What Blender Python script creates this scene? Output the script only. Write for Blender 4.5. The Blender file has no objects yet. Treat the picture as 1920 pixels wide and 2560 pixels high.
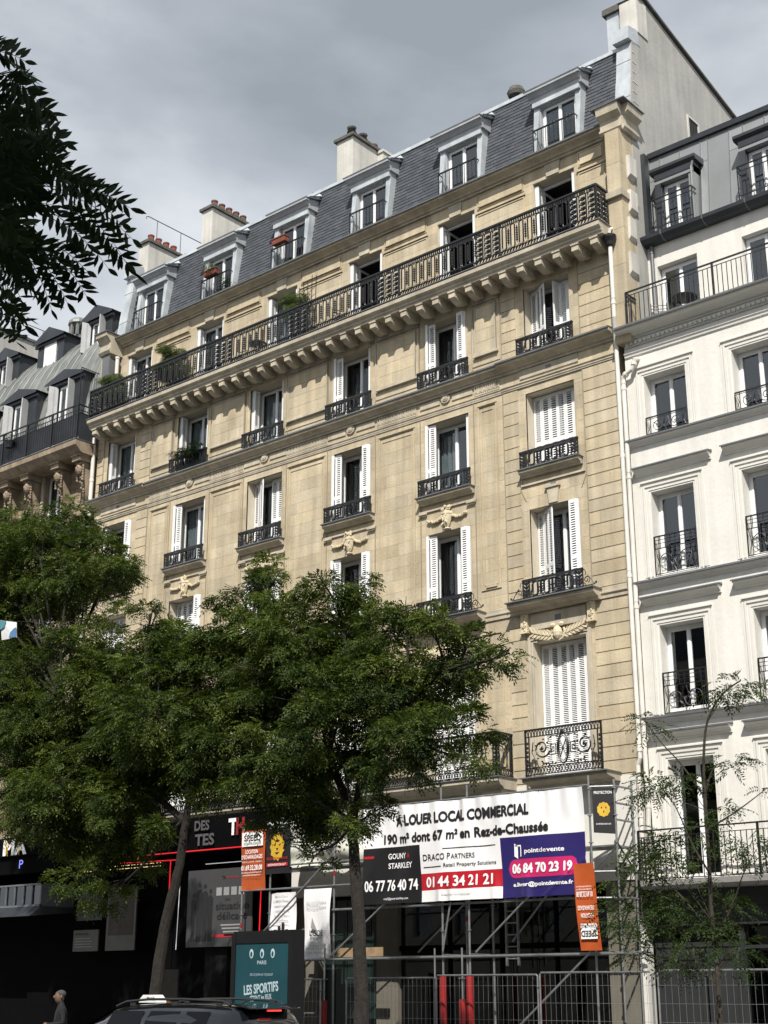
import bpy, bmesh, math, random
import numpy as np
from mathutils import Vector, Matrix
R = math.radians
sc = bpy.context.scene
COL = sc.collection
rnd = random.Random(7)
# ------------------------------------------------------------------ camera
cam_d = bpy.data.cameras.new('camera'); cam = bpy.data.objects.new('camera', cam_d); COL.objects.link(cam)
cam_d.sensor_fit = 'VERTICAL'; cam_d.sensor_height = 36.0; cam_d.lens = 3549.0/2560*36
cam_d.clip_start = 0.1; cam_d.clip_end = 2000
cam.location = (0, 0, 1.6)
cam.rotation_euler = (R(90+18.624), 0, R(40.635))
sc.camera = cam
sc.render.resolution_x = 768; sc.render.resolution_y = 1024
# ------------------------------------------------------------------ light
SUN = Vector((0.66, -1.0, 1.26)).normalized()           # towards the sun
SUN_EL = math.asin(SUN.z); SUN_AZ = math.atan2(SUN.x, SUN.y)
world = bpy.data.worlds.new('World'); sc.world = world; world.use_nodes = True
nt = world.node_tree; N = nt.nodes; Lk = nt.links; N.clear()
out = N.new('ShaderNodeOutputWorld'); bg = N.new('ShaderNodeBackground'); bg.inputs['Strength'].default_value = 0.1
sky = N.new('ShaderNodeTexSky'); sky.sky_type = 'NISHITA'; sky.sun_disc = False
sky.sun_elevation = SUN_EL; sky.sun_rotation = SUN_AZ
tc = N.new('ShaderNodeTexCoord'); mp = N.new('ShaderNodeMapping'); mp.inputs['Scale'].default_value = (1.0, 1.0, 2.1)
mp.inputs['Location'].default_value = (3.3, 0.6, 2.2)
n1 = N.new('ShaderNodeTexNoise'); n1.inputs['Scale'].default_value = 2.4; n1.inputs['Detail'].default_value = 7; n1.inputs['Roughness'].default_value = 0.52; n1.inputs['Distortion'].default_value = 0.25
n2 = N.new('ShaderNodeTexNoise'); n2.inputs['Scale'].default_value = 6.0; n2.inputs['Detail'].default_value = 5
sp = N.new('ShaderNodeSeparateXYZ')
Lk.new(tc.outputs['Generated'], mp.inputs[0]); Lk.new(mp.outputs[0], n1.inputs['Vector']); Lk.new(mp.outputs[0], n2.inputs['Vector'])
Lk.new(tc.outputs['Generated'], sp.inputs[0])
def math_(op, a, b=None, clamp=False):
    m = N.new('ShaderNodeMath'); m.operation = op; m.use_clamp = clamp
    for i, v in enumerate((a, b)):
        if v is None: continue
        if isinstance(v, (int, float)): m.inputs[i].default_value = v
        else: Lk.new(v, m.inputs[i])
    return m.outputs[0]
hz = math_('MULTIPLY', math_('SUBTRACT', 0.59, sp.outputs['Z']), 2.9)      # cloud thins towards the horizon
dens = math_('ADD', math_('ADD', math_('SUBTRACT', math_('MULTIPLY', n1.outputs['Fac'], 2.2), 0.25), math_('MULTIPLY', n2.outputs['Fac'], 0.75)), hz)
ramp = N.new('ShaderNodeValToRGB'); Lk.new(math_('SUBTRACT', dens, 0.82), ramp.inputs['Fac'])
cr = ramp.color_ramp; cr.elements[0].position = 0.15; cr.elements[0].color = (2.8, 3.1, 3.45, 1)
cr.elements[1].position = 0.95; cr.elements[1].color = (6.9, 7.2, 7.5, 1)
e = cr.elements.new(0.5); e.color = (4.1, 4.4, 4.8, 1)
mx = N.new('ShaderNodeMixRGB'); mx.inputs['Fac'].default_value = 0.93
Lk.new(sky.outputs[0], mx.inputs[1]); Lk.new(ramp.outputs[0], mx.inputs[2]); Lk.new(mx.outputs[0], bg.inputs['Color']); Lk.new(bg.outputs[0], out.inputs['Surface'])
sd = bpy.data.lights.new('sun', 'SUN'); sd.energy = 4.9; sd.angle = R(0.53); sd.color = (1.0, 0.945, 0.86)
sun = bpy.data.objects.new('sun', sd); COL.objects.link(sun); sun.rotation_euler = SUN.to_track_quat('Z', 'Y').to_euler(); sun.location = (10, -20, 40)
vs = sc.view_settings; vs.view_transform = 'Standard'; vs.look = 'None'; vs.exposure = 0.34; vs.gamma = 1.0; vs.use_curve_mapping = False

# ------------------------------------------------------------------ materials
MAT = {}
def M(name, c1, c2=None, scale=1.2, rough=0.75, metal=0.0, bump=0.0, bscale=30, tint=0.0, streak=0.0, spec=0.5, coat=0, emit=None, es=1.0, hue=None, fine=0.0):
    m = bpy.data.materials.new(name); m.use_nodes = True; t = m.node_tree; n = t.nodes; l = t.links
    b = n['Principled BSDF']; b.inputs['Roughness'].default_value = rough; b.inputs['Metallic'].default_value = metal
    b.inputs['Specular IOR Level'].default_value = spec
    if coat: b.inputs['Coat Weight'].default_value = coat
    geo = n.new('ShaderNodeNewGeometry'); pos = geo.outputs['Position']
    col = None
    if c2 is None: c2 = tuple(x*0.8 for x in c1)
    no = n.new('ShaderNodeTexNoise'); no.inputs['Scale'].default_value = scale; no.inputs['Detail'].default_value = 6; no.inputs['Roughness'].default_value = 0.6
    l.new(pos, no.inputs['Vector'])
    r = n.new('ShaderNodeValToRGB'); r.color_ramp.elements[0].position = 0.33; r.color_ramp.elements[1].position = 0.68
    r.color_ramp.elements[0].color = (*c2, 1); r.color_ramp.elements[1].color = (*c1, 1); l.new(no.outputs['Fac'], r.inputs['Fac']); col = r.outputs[0]
    def mul(colr, fac):   # multiply colour by a value socket
        v = n.new('ShaderNodeVectorMath'); v.operation = 'SCALE'; l.new(colr, v.inputs[0]); l.new(fac, v.inputs['Scale']); return v.outputs[0]
    def rng(sock, a, b_):
        q = n.new('ShaderNodeMapRange'); l.new(sock, q.inputs['Value']); q.inputs['From Min'].default_value = 0.3; q.inputs['From Max'].default_value = 0.7; q.inputs['To Min'].default_value = a; q.inputs['To Max'].default_value = b_; return q.outputs[0]
    if streak:
        mp = n.new('ShaderNodeMapping'); mp.inputs['Scale'].default_value = (3.0, 3.0, 0.22); l.new(pos, mp.inputs[0])
        ns = n.new('ShaderNodeTexNoise'); ns.inputs['Scale'].default_value = 1.6; ns.inputs['Detail'].default_value = 6; l.new(mp.outputs[0], ns.inputs['Vector'])
        col = mul(col, rng(ns.outputs['Fac'], 1-streak, 1+streak*0.4))
    if fine:
        nf = n.new('ShaderNodeTexNoise'); nf.inputs['Scale'].default_value = 22; nf.inputs['Detail'].default_value = 5; l.new(pos, nf.inputs['Vector'])
        col = mul(col, rng(nf.outputs['Fac'], 1-fine, 1+fine))
    if tint:
        at = n.new('ShaderNodeAttribute'); at.attribute_name = 'tint'
        q = n.new('ShaderNodeMapRange'); l.new(at.outputs['Fac'], q.inputs['Value']); q.inputs['To Min'].default_value = 1-tint; q.inputs['To Max'].default_value = 1+tint
        col = mul(col, q.outputs[0])
        if hue:
            mx = n.new('ShaderNodeMixRGB'); mx.blend_type = 'MULTIPLY'; mx.inputs[2].default_value = (*hue, 1)
            q2 = n.new('ShaderNodeMath'); q2.operation = 'MULTIPLY'; q2.inputs[1].default_value = 7.31; l.new(at.outputs['Fac'], q2.inputs[0])
            q3 = n.new('ShaderNodeMath'); q3.operation = 'FRACT'; l.new(q2.outputs[0], q3.inputs[0]); l.new(q3.outputs[0], mx.inputs[0]); l.new(col, mx.inputs[1]); col = mx.outputs[0]
    l.new(col, b.inputs['Base Color'])
    if bump:
        nb = n.new('ShaderNodeTexNoise'); nb.inputs['Scale'].default_value = bscale; nb.inputs['Detail'].default_value = 4; l.new(pos, nb.inputs['Vector'])
        bp = n.new('ShaderNodeBump'); bp.inputs['Strength'].default_value = bump; bp.inputs['Distance'].default_value = 0.02; l.new(nb.outputs['Fac'], bp.inputs['Height']); l.new(bp.outputs[0], b.inputs['Normal'])
    if emit:
        b.inputs['Emission Color'].default_value = (*emit, 1); b.inputs['Emission Strength'].default_value = es
    MAT[name] = m; return m
M('limestone', (.53,.465,.345), (.40,.345,.25), 1.0, .85, bump=.35, bscale=18, tint=.09, streak=.20, hue=(1.02,.985,.92), fine=.07)
M('trim stone', (.53,.475,.375), (.38,.34,.265), 1.4, .85, bump=.2, bscale=25, streak=.2, fine=.05)
M('mortar', (.55,.50,.40), (.48,.43,.34), 3, .9)
M('groove', (.30,.25,.17), (.24,.2,.14), 3, .9)
M('carved stone', (.68,.60,.44), (.52,.45,.32), 5, .85, bump=.5, bscale=60)
M('old stone', (.40,.325,.235), (.22,.17,.12), 1.6, .9, bump=.5, bscale=18, streak=.3, tint=.12)
M('white render', (.70,.69,.65), (.64,.63,.59), 0.7, .85, bump=.3, bscale=9, streak=.09, fine=.03)
M('white trim', (.67,.66,.62), (.60,.59,.555), 1.5, .8)
M('grey render', (.40,.395,.375), (.32,.315,.30), 0.8, .9, bump=.4, bscale=6, streak=.12, fine=.05)
M('pale render', (.60,.585,.54), (.44,.43,.40), 0.9, .85, bump=.2, bscale=8, streak=.15)
M('slate', (.068,.078,.093), (.052,.06,.073), 2, .6, bump=.25, bscale=25, tint=.2, hue=(1.06,1.0,.97))
M('slate bed', (.02,.022,.028), None, 2, .8)
M('new zinc', (.60,.64,.67), (.40,.44,.47), 1.6, .45, metal=.25, bump=.15, bscale=3, streak=.15)
M('dormer zinc', (.42,.44,.46), (.33,.345,.365), 1.6, .5, metal=.15, streak=.1)
M('ledge zinc', (.17,.178,.19), (.12,.127,.138), 1.6, .5, metal=.2, streak=.1)
M('zinc sheet', (.29,.305,.315), (.245,.26,.27), 0.8, .5, metal=.35, bump=.12, bscale=2.5, tint=.10)
M('dark zinc', (.055,.062,.072), (.035,.04,.048), 1.5, .5, metal=.4)
M('aged zinc', (.25,.26,.25), (.17,.18,.175), 0.9, .55, metal=.3, streak=.25, tint=.15)
M('black iron', (.012,.013,.016), None, 3, .42, spec=.5)
M('white paint', (.80,.81,.82), (.74,.75,.76), 2, .5)
M('grey shutter', (.50,.51,.52), (.42,.43,.44), 2, .6)
M('slot', (.12,.125,.13), None, 2, .8)
M('white pipe', (.72,.70,.65), (.62,.60,.55), 3, .45, streak=.1)
M('curtain', (.60,.60,.58), (.40,.41,.41), 5, .9)
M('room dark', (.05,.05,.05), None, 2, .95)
M('terracotta', (.22,.065,.042), (.14,.045,.03), 4, .85)
M('clay pot', (.16,.08,.06), (.09,.05,.04), 5, .9)
M('chimney cap', (.13,.125,.11), (.06,.06,.055), 5, .95, bump=.6)
M('bark', (.026,.021,.017), (.009,.008,.007), 9, .95, bump=.9, bscale=28)
M('young bark', (.05,.042,.03), (.02,.017,.012), 9, .9, bump=.5)
M('galvanised', (.36,.37,.38), (.22,.23,.24), 5, .45, metal=.7)
M('mesh wire', (.36,.37,.38), (.26,.27,.28), 5, .45, metal=.7)
M('red plastic', (.30,.012,.014), (.22,.01,.01), 4, .5)
M('wood board', (.33,.23,.13), (.22,.15,.09), 6, .8)
M('banner white', (.82,.82,.84), (.76,.76,.79), 1.5, .55)
M('banner black', (.010,.010,.012), None, 1.5, .5)
M('banner red', (.46,.008,.022), None, 1.5, .5)
M('banner blue', (.022,.016,.13), None, 1.5, .5)
M('banner pink', (.56,.02,.14), None, 1.5, .5)
M('ink black', (.012,.012,.014), None, 1.5, .6)
M('ink white', (.86,.86,.88), (.82,.82,.84), 1.5, .55)
M('ink grey', (.30,.30,.31), None, 1.5, .6)
M('ink red', (.50,.01,.02), None, 1.5, .6)
M('orange cloth', (.45,.085,.014), (.36,.065,.011), 3, .6)
M('gold ink', (.62,.40,.03), (.5,.3,.02), 6, .6)
M('tarpaulin', (.62,.62,.56), (.45,.45,.40), 2, .5)
M('dark shopfront', (.004,.004,.005), None, 2, .8, spec=.03)
M('charcoal paint', (.03,.032,.034), (.024,.026,.028), 2, .5, spec=.3)
M('charcoal panel', (.012,.012,.013), None, 2, .7, spec=.05)
M('green shutter', (.008,.022,.017), (.005,.015,.012), 3, .5)
M('asphalt', (.055,.055,.056), (.04,.04,.041), 3, .9, bump=.4, bscale=60)
M('pavement', (.20,.195,.185), (.15,.145,.14), 2, .9, bump=.3, bscale=40)
M('kerb granite', (.30,.295,.285), (.22,.215,.21), 6, .85)
M('car paint', (.006,.007,.010), None, 2, .12, spec=.6, coat=.8)
M('car glass', (.004,.004,.005), None, 2, .12, spec=.2)
M('rubber', (.02,.02,.02), None, 5, .85)
M('chrome', (.5,.5,.5), None, 5, .2, metal=1)
M('steel rim', (.3,.3,.31), None, 5, .35, metal=.9)
M('taxi white', (.80,.80,.80), None, 5, .4)
M('brake red', (.4,.01,.01), None, 5, .3, emit=(1,.05,.04), es=1.2)
M('poster teal', (.03,.105,.12), (.026,.09,.105), 1.5, .25)
M('poster pink', (.24,.06,.10), None, 1.5, .25)
M('poster cream', (.09,.085,.07), (.07,.065,.055), 3, .5)
M('poster grey', (.05,.05,.053), (.04,.04,.043), 2, .5)
M('poster brown', (.04,.028,.015), (.02,.014,.01), 9, .6)
M('ad frame', (.012,.012,.013), None, 2, .5, spec=.2)
M('led red', (.3,.0,.0), None, 2, .5, emit=(1.0,.02,.03), es=.6)
M('led white', (.6,.6,.6), None, 2, .5, emit=(.9,.95,1.0), es=.35)
M('neon blue', (.1,.1,.3), None, 2, .5, emit=(.25,.3,1.0), es=.9)
M('marquee lamp', (.4,.3,.1), None, 2, .5, emit=(1.0,.78,.35), es=1.1)
M('sign grey', (.085,.085,.09), None, 2, .5)
M('yellow stripe', (.62,.42,.05), None, 2, .5)
M('skin', (.14,.085,.06), None, 4, .6)
M('hair grey', (.06,.055,.05), None, 9, .9)
M('dark jacket', (.006,.007,.010), None, 4, .8)
M('flag white', (.75,.77,.80), None, 4, .7)
M('flag blue', (.10,.22,.42), None, 4, .7)
M('flag teal', (.08,.25,.30), None, 4, .7)
M('opposite wall', (.42,.38,.31), (.32,.29,.24), .5, .9)
M('brick buff', (.34,.25,.16), None, 4, .9)
def leafmat(name, c1, c2, trans=.35, rough=.6):
    m = bpy.data.materials.new(name); m.use_nodes = True; t = m.node_tree; n = t.nodes; l = t.links
    b = n['Principled BSDF']; b.inputs['Roughness'].default_value = rough; b.inputs['Specular IOR Level'].default_value = .22
    at = n.new('ShaderNodeAttribute'); at.attribute_name = 'tint'
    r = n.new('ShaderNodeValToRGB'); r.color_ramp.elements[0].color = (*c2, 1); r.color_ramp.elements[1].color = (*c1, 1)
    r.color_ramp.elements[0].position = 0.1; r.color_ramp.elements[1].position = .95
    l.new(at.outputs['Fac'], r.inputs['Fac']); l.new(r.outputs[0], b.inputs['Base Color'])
    tr = n.new('ShaderNodeBsdfTranslucent'); mx = n.new('ShaderNodeMixShader'); mx.inputs[0].default_value = trans
    g = n.new('ShaderNodeVectorMath'); g.operation = 'MULTIPLY'; g.inputs[1].default_value = (1.5, 1.7, .7); l.new(r.outputs[0], g.inputs[0]); l.new(g.outputs[0], tr.inputs['Color'])
    l.new(b.outputs[0], mx.inputs[1]); l.new(tr.outputs[0], mx.inputs[2]); l.new(mx.outputs[0], n['Material Output'].inputs['Surface']); MAT[name] = m
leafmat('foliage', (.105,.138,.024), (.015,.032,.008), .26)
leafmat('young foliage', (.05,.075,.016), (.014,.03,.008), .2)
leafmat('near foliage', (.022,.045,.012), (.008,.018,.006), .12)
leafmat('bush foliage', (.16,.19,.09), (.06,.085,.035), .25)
def glassmat(name, tint, refl, rough=.02):
    m = bpy.data.materials.new(name); m.use_nodes = True; t = m.node_tree; n = t.nodes; l = t.links
    n.remove(n['Principled BSDF'])
    tr = n.new('ShaderNodeBsdfTransparent'); tr.inputs[0].default_value = (*tint, 1)
    gl = n.new('ShaderNodeBsdfGlossy'); gl.inputs['Roughness'].default_value = rough; gl.inputs['Color'].default_value = (.9, .95, 1, 1)
    fr = n.new('ShaderNodeFresnel'); fr.inputs['IOR'].default_value = refl
    ge = n.new('ShaderNodeNewGeometry'); iv = n.new('ShaderNodeMath'); iv.operation = 'SUBTRACT'; iv.inputs[0].default_value = 1; l.new(ge.outputs['Backfacing'], iv.inputs[1])
    mf = n.new('ShaderNodeMath'); mf.operation = 'MULTIPLY'; l.new(fr.outputs[0], mf.inputs[0]); l.new(iv.outputs[0], mf.inputs[1])
    mx = n.new('ShaderNodeMixShader'); l.new(mf.outputs[0], mx.inputs[0]); l.new(tr.outputs[0], mx.inputs[1]); l.new(gl.outputs[0], mx.inputs[2])
    l.new(mx.outputs[0], n['Material Output'].inputs['Surface']); MAT[name] = m
glassmat('window glass', (.62,.66,.68), 2.0)
glassmat('shop glass', (.25,.27,.28), 1.9)
glassmat('poster glass', (.85,.9,.92), 1.5)

# ------------------------------------------------------------------ object helpers
ORG = {}
NV = (0.0, 0.0, 0.0)
def props(o, label=None, cat=None, group=None, kind=None):
    if label: o['label'] = label
    if cat: o['category'] = cat
    if group: o['group'] = group
    if kind: o['kind'] = kind
    return o
def place(o, parent, org):
    ORG[o.name] = Vector(org)
    if parent is not None:
        o.parent = parent; o.location = Vector(org) - ORG[parent.name]
    else: o.location = org
    COL.objects.link(o)
def thing(name, label, cat, org, group=None):
    o = bpy.data.objects.new(name, None); o.empty_display_size = .3; place(o, None, org); return props(o, label, cat, group)
def link_mesh(name, me, parent=None, org=(0, 0, 0)):
    o = bpy.data.objects.new(name, me); place(o, parent, org); return o
class MB:
    def __init__(s): s.v = []; s.f = []; s.m = []; s.t = []; s.cm = 0; s.ct = 0.5
    def add(s, vs, fs):
        b = len(s.v); s.v += [tuple(p) for p in vs]
        for f in fs: s.f.append(tuple(b+i for i in f)); s.m.append(s.cm); s.t.append(s.ct)
        return s
    def box(s, x0, x1, y0, y1, z0, z1):
        if x0 > x1: x0, x1 = x1, x0
        if y0 > y1: y0, y1 = y1, y0
        if z0 > z1: z0, z1 = z1, z0
        return s.add([(x0,y0,z0),(x1,y0,z0),(x1,y1,z0),(x0,y1,z0),(x0,y0,z1),(x1,y0,z1),(x1,y1,z1),(x0,y1,z1)],
              [(0,3,2,1),(4,5,6,7),(0,1,5,4),(1,2,6,5),(2,3,7,6),(3,0,4,7)])
    def prism(s, prof, a0, a1, axis='x'):
        """profile of 2-D points extruded along an axis; x: (y,z)  y: (x,z)  z: (x,y)"""
        n = len(prof)
        mk = {'x': lambda a, p: (a, p[0], p[1]), 'y': lambda a, p: (p[0], a, p[1]), 'z': lambda a, p: (p[0], p[1], a)}[axis]
        vs = [mk(a0, p) for p in prof] + [mk(a1, p) for p in prof]
        fs = [(i, (i+1) % n, n+(i+1) % n, n+i) for i in range(n)] + [tuple(range(n))[::-1], tuple(range(n, 2*n))]
        return s.add(vs, fs)
    def tube(s, pts, r, n=6, r2=None, cap=True):
        pts = [Vector(p) for p in pts]; k = len(pts); vs = []
        up = Vector((0.13, 0.31, 0.94))
        for i, p in enumerate(pts):
            d = (pts[min(i+1, k-1)] - pts[max(i-1, 0)])
            if d.length < 1e-9: d = Vector((0, 0, 1))
            d.normalize(); a = d.cross(up)
            if a.length < .05: a = d.cross(Vector((1, .2, 0)))
            a.normalize(); b = d.cross(a)
            rr = r if r2 is None else r + (r2-r)*i/(k-1)
            if isinstance(r, (list, tuple)): rr = r[i]
            for j in range(n):
                t = 2*math.pi*(j+.5)/n; vs.append(p + a*(rr*math.cos(t)) + b*(rr*math.sin(t)))
        fs = [(i*n+j, i*n+(j+1) % n, (i+1)*n+(j+1) % n, (i+1)*n+j) for i in range(k-1) for j in range(n)]
        if cap: fs += [tuple(range(n))[::-1], tuple(range((k-1)*n, k*n))]
        return s.add(vs, fs)
    def lathe(s, c, prof, n=10, axis='z', sx=1, sy=1):
        vs = []; k = len(prof)
        for r, h in prof:
            for j in range(n):
                t = 2*math.pi*j/n; vs.append((c[0]+r*sx*math.cos(t), c[1]+r*sy*math.sin(t), c[2]+h))
        fs = [(i*n+j, i*n+(j+1) % n, (i+1)*n+(j+1) % n, (i+1)*n+j) for i in range(k-1) for j in range(n)]
        fs += [tuple(range(n))[::-1], tuple(range((k-1)*n, k*n))]
        return s.add(vs, fs)
    def blob(s, c, rx, ry, rz, n=6, k=4):
        prof = [(max(.05, math.sin(math.pi*i/k)), -math.cos(math.pi*i/k)) for i in range(k+1)]
        vs = []
        for r, h in prof:
            for j in range(n):
                t = 2*math.pi*j/n; vs.append((c[0]+r*rx*math.cos(t), c[1]+r*ry*math.sin(t), c[2]+h*rz))
        fs = [(i*n+j, i*n+(j+1) % n, (i+1)*n+(j+1) % n, (i+1)*n+j) for i in range(k) for j in range(n)]
        return s.add(vs, fs)
    def quad(s, *p): return s.add(p, [tuple(range(len(p)))])
    def mesh(s, name, mats, org=(0, 0, 0), smooth=False):
        me = bpy.data.meshes.new(name); ox, oy, oz = org
        me.from_pydata([(a-ox, b-oy, c-oz) for a, b, c in s.v], [], s.f)
        if not isinstance(mats, (list, tuple)): mats = [mats]
        for m in mats: me.materials.append(MAT[m])
        if len(mats) > 1: me.polygons.foreach_set('material_index', s.m)
        a = me.attributes.new('tint', 'FLOAT', 'FACE'); a.data.foreach_set('value', s.t)
        if smooth: me.polygons.foreach_set('use_smooth', [True]*len(s.f))
        me.update(); return me
    def build(s, name, mats, parent=None, org=None, smooth=False, local=False):
        """world-space geometry; with local=True the vertices are already relative to org"""
        if org is None: org = s.v[0] if parent is None else tuple(ORG[parent.name])
        me = s.mesh(name, mats, (0, 0, 0) if local else org, smooth)
        return link_mesh(name, me, parent, org)
def inst(src, parent, org, name=None, label=None):
    """copy of a part (shares its mesh) under parent at world point org, with its sub-parts"""
    c = src.copy(); COL.objects.link(c)
    if label: c['label'] = label
    ORG[c.name] = Vector(org); c.parent = parent; c.location = Vector(org) - (ORG[parent.name] if parent else Vector((0, 0, 0)))
    for ch in src.children:
        d = ch.copy(); COL.objects.link(d); d.parent = c; ORG[d.name] = ORG[c.name] + d.location
    return c
def arc(cx, cz, rx, rz, a0, a1, n, y=0):
    return [(cx+rx*math.cos(R(a0+(a1-a0)*i/n)), y, cz+rz*math.sin(R(a0+(a1-a0)*i/n))) for i in range(n+1)]
def spiral(cx, cz, r0, r1, a0, a1, n, y=0):
    return [(cx+(r0+(r1-r0)*i/n)*math.cos(R(a0+(a1-a0)*i/n)), y, cz+(r0+(r1-r0)*i/n)*math.sin(R(a0+(a1-a0)*i/n))) for i in range(n+1)]
def text(s, parent, mat, x, z, y, h, w=None, bold=0.0, depth=.003, align='L', rot=0, fn=None, name='lettering', thru=0.0, org=None, shear=0, spacing=1.0, fat=0.0):
    """flat lettering in the x-z plane facing -y; h = height of a capital, w = total width"""
    cu = bpy.data.curves.new(name, 'FONT'); cu.body = s; cu.size = 1.0; cu.offset = bold; cu.shear = shear; cu.space_character = spacing; cu.resolution_u = 3
    ob = bpy.data.objects.new('tmp', cu); COL.objects.link(ob)
    bpy.context.view_layer.update()
    me = bpy.data.meshes.new_from_object(ob.evaluated_get(bpy.context.evaluated_depsgraph_get()))
    bpy.data.objects.remove(ob); bpy.data.curves.remove(cu)
    if fn:      # finer triangles, so that the print follows the folds of the cloth
        bm = bmesh.new(); bm.from_mesh(me); bmesh.ops.remove_doubles(bm, verts=bm.verts, dist=1e-5)
        for _ in range(4):
            bmesh.ops.triangulate(bm, faces=bm.faces)
            lim = .075/(h/.69); es = [e for e in bm.edges if e.calc_length() > lim]
            if not es: break
            bmesh.ops.subdivide_edges(bm, edges=es, cuts=1)
        bmesh.ops.triangulate(bm, faces=bm.faces); bm.to_mesh(me); bm.free()
    co = [tuple(v.co) for v in me.vertices]; fs = [tuple(p.vertices) for p in me.polygons]; bpy.data.meshes.remove(me)
    if not co: return None
    x0 = min(c[0] for c in co); x1 = max(c[0] for c in co)
    k = h/0.69; kx = (w/(x1-x0)) if w else k
    if w is None: w = (x1-x0)*kx
    off = {'L': 0, 'C': -w/2, 'R': -w}[align]
    ca, sa = math.cos(R(rot)), math.sin(R(rot))
    vs = []
    for a, b, c in co:
        u = (a-x0)*kx + off; v = b*k
        X = x + u*ca - v*sa; Z = z + u*sa + v*ca
        vs.append((X, (fn(X, Z) if fn else y) - depth, Z))
    mb = MB(); mb.add(vs, fs)
    if fat:
        for i, (dx, dz) in enumerate(((fat, 0), (-fat, 0), (0, fat), (0, -fat), (fat*.7, fat*.7), (-fat*.7, -fat*.7))): mb.add([(a+dx, b-.0006*(i+1), c+dz) for a, b, c in vs], fs)
    if thru: mb.add([(a, b+2*depth+thru, c) for a, b, c in vs], [f[::-1] for f in fs])
    return mb.build(name, mat, parent, org=org)
# ------------------------------------------------------------------ ground
g = MB(); g.box(-400, 300, -200, 400, -1.0, 0.0); props(g.build('ground', 'pavement'), kind='structure')
g = MB(); g.box(-300, 200, 3.5, 18.3, 0.0, 0.004)
props(g.build('road', 'asphalt'), kind='structure')
g = MB(); g.box(-300, 200, 18.6, 29.4, 0.004, 0.14); props(g.build('pavement', 'pavement'), kind='structure')
g = MB()
for i in range(90):
    g.ct = rnd.random(); g.box(-70+i*1.0, -70+i*1.0+.99, 18.3, 18.59, 0.004, 0.145)
props(g.build('kerb', 'kerb granite'), kind='structure')
g = MB()
for i in range(30): g.box(-75+i*4.0, -75+i*4.0+1.5, 10.9, 11.02, .004, .009)
props(g.build('lane_marking', 'white paint'), kind='structure')

# ------------------------------------------------------------------ main stone building
WY = 29.07                                  # wall plane
CX = [-36.964, -33.299, -29.836, -26.222, -22.641, -19.178]
HW = {'A': .69, 'B': .74, 'C': .77, 'D': .77, 'E': .80}
ZT = {'A': 23.30, 'B': 19.886, 'C': 16.736, 'D': 13.465, 'E': 9.927}
ZB = {'A': 20.56, 'B': 17.80, 'C': 14.53, 'D': 10.98, 'E': 6.52}
main = thing('apartment_building', 'long six-bay limestone apartment building with slate mansard and continuous black iron balcony', 'building', (-27.7, WY, 0))
XL, XR = -38.28, -17.12
# --- openings
ops = []
for r in 'BCDE':
    for c in CX: ops.append((c-HW[r], c+HW[r], ZB[r], ZT[r]))
opsA = [(c-.69+.12, c+.69+.12, ZB['A'], ZT['A']) for c in CX]
def solid_cells(x0, x1, z0, z1, ops, extra=()):
    zs = sorted({z0, z1} | {min(max(a, z0), z1) for o in ops for a in o[2:]} | {e for e in extra if z0 < e < z1})
    for a, b in zip(zs, zs[1:]):
        if b-a < 1e-4: continue
        cur = x0
        for o in sorted(o for o in ops if o[2] < b-1e-4 and o[3] > a+1e-4 and o[1] > x0 and o[0] < x1):
            if o[0] > cur: yield cur, o[0], a, b
            cur = max(cur, o[1])
        if cur < x1: yield cur, x1, a, b
w = MB()
for a, b, c, d in solid_cells(XL, XR, 6.3, 20.54, ops): w.box(a, b, WY+.0075, WY+.58, c, d)
for a, b, c, d in solid_cells(XL, XR, 20.56, 23.98, opsA): w.box(a, b, 29.5075, 29.98, c, d)
w.box(XL, XL+.3, WY+.42, 41, 0.2, 23.9); w.box(XL, -17.0, 41, 41.3, 0.2, 27)
wall = w.build('wall', 'mortar', main)
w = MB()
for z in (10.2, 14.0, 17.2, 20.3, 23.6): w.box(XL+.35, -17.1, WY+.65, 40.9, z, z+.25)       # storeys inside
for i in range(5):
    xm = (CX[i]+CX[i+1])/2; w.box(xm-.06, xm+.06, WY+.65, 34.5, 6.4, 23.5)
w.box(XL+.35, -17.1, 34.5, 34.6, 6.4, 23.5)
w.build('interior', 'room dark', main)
# --- stones
stones = []
def fill(x0, x1, z0, z1, ops, course, gap, y, length=.85, thick=.03, proud=0.0, t0=None):
    n = max(1, round((z1-z0)/course)); hgt = (z1-z0)/n
    for i in range(n):
        za, zb = z0+i*hgt, z0+(i+1)*hgt
        cuts = sorted({za, zb} | {o[k] for o in ops for k in (2, 3) if za+.03 < o[k] < zb-.03 and o[1] > x0 and o[0] < x1})
        for a, b in zip(cuts, cuts[1:]):
            for xa, xb, _, _ in solid_cells(x0, x1, a, b, [(o[0], o[1], a, b) for o in ops if o[2] < b-.035 and o[3] > a+.035]):
                x = xa; first = True
                while x < xb-1e-4:
                    l = length*rnd.uniform(.7, 1.25)*(.55 if (first and i % 2) else 1); first = False
                    if xb-(x+l) < .25: l = xb-x
                    stones.append((x, x+l, y-proud, y+thick, a, b, gap, rnd.random())); x += l
gr = [(-18.13, XR), (-20.68, -20.20), (-35.95, -35.40), (XL, -37.93)]
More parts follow.
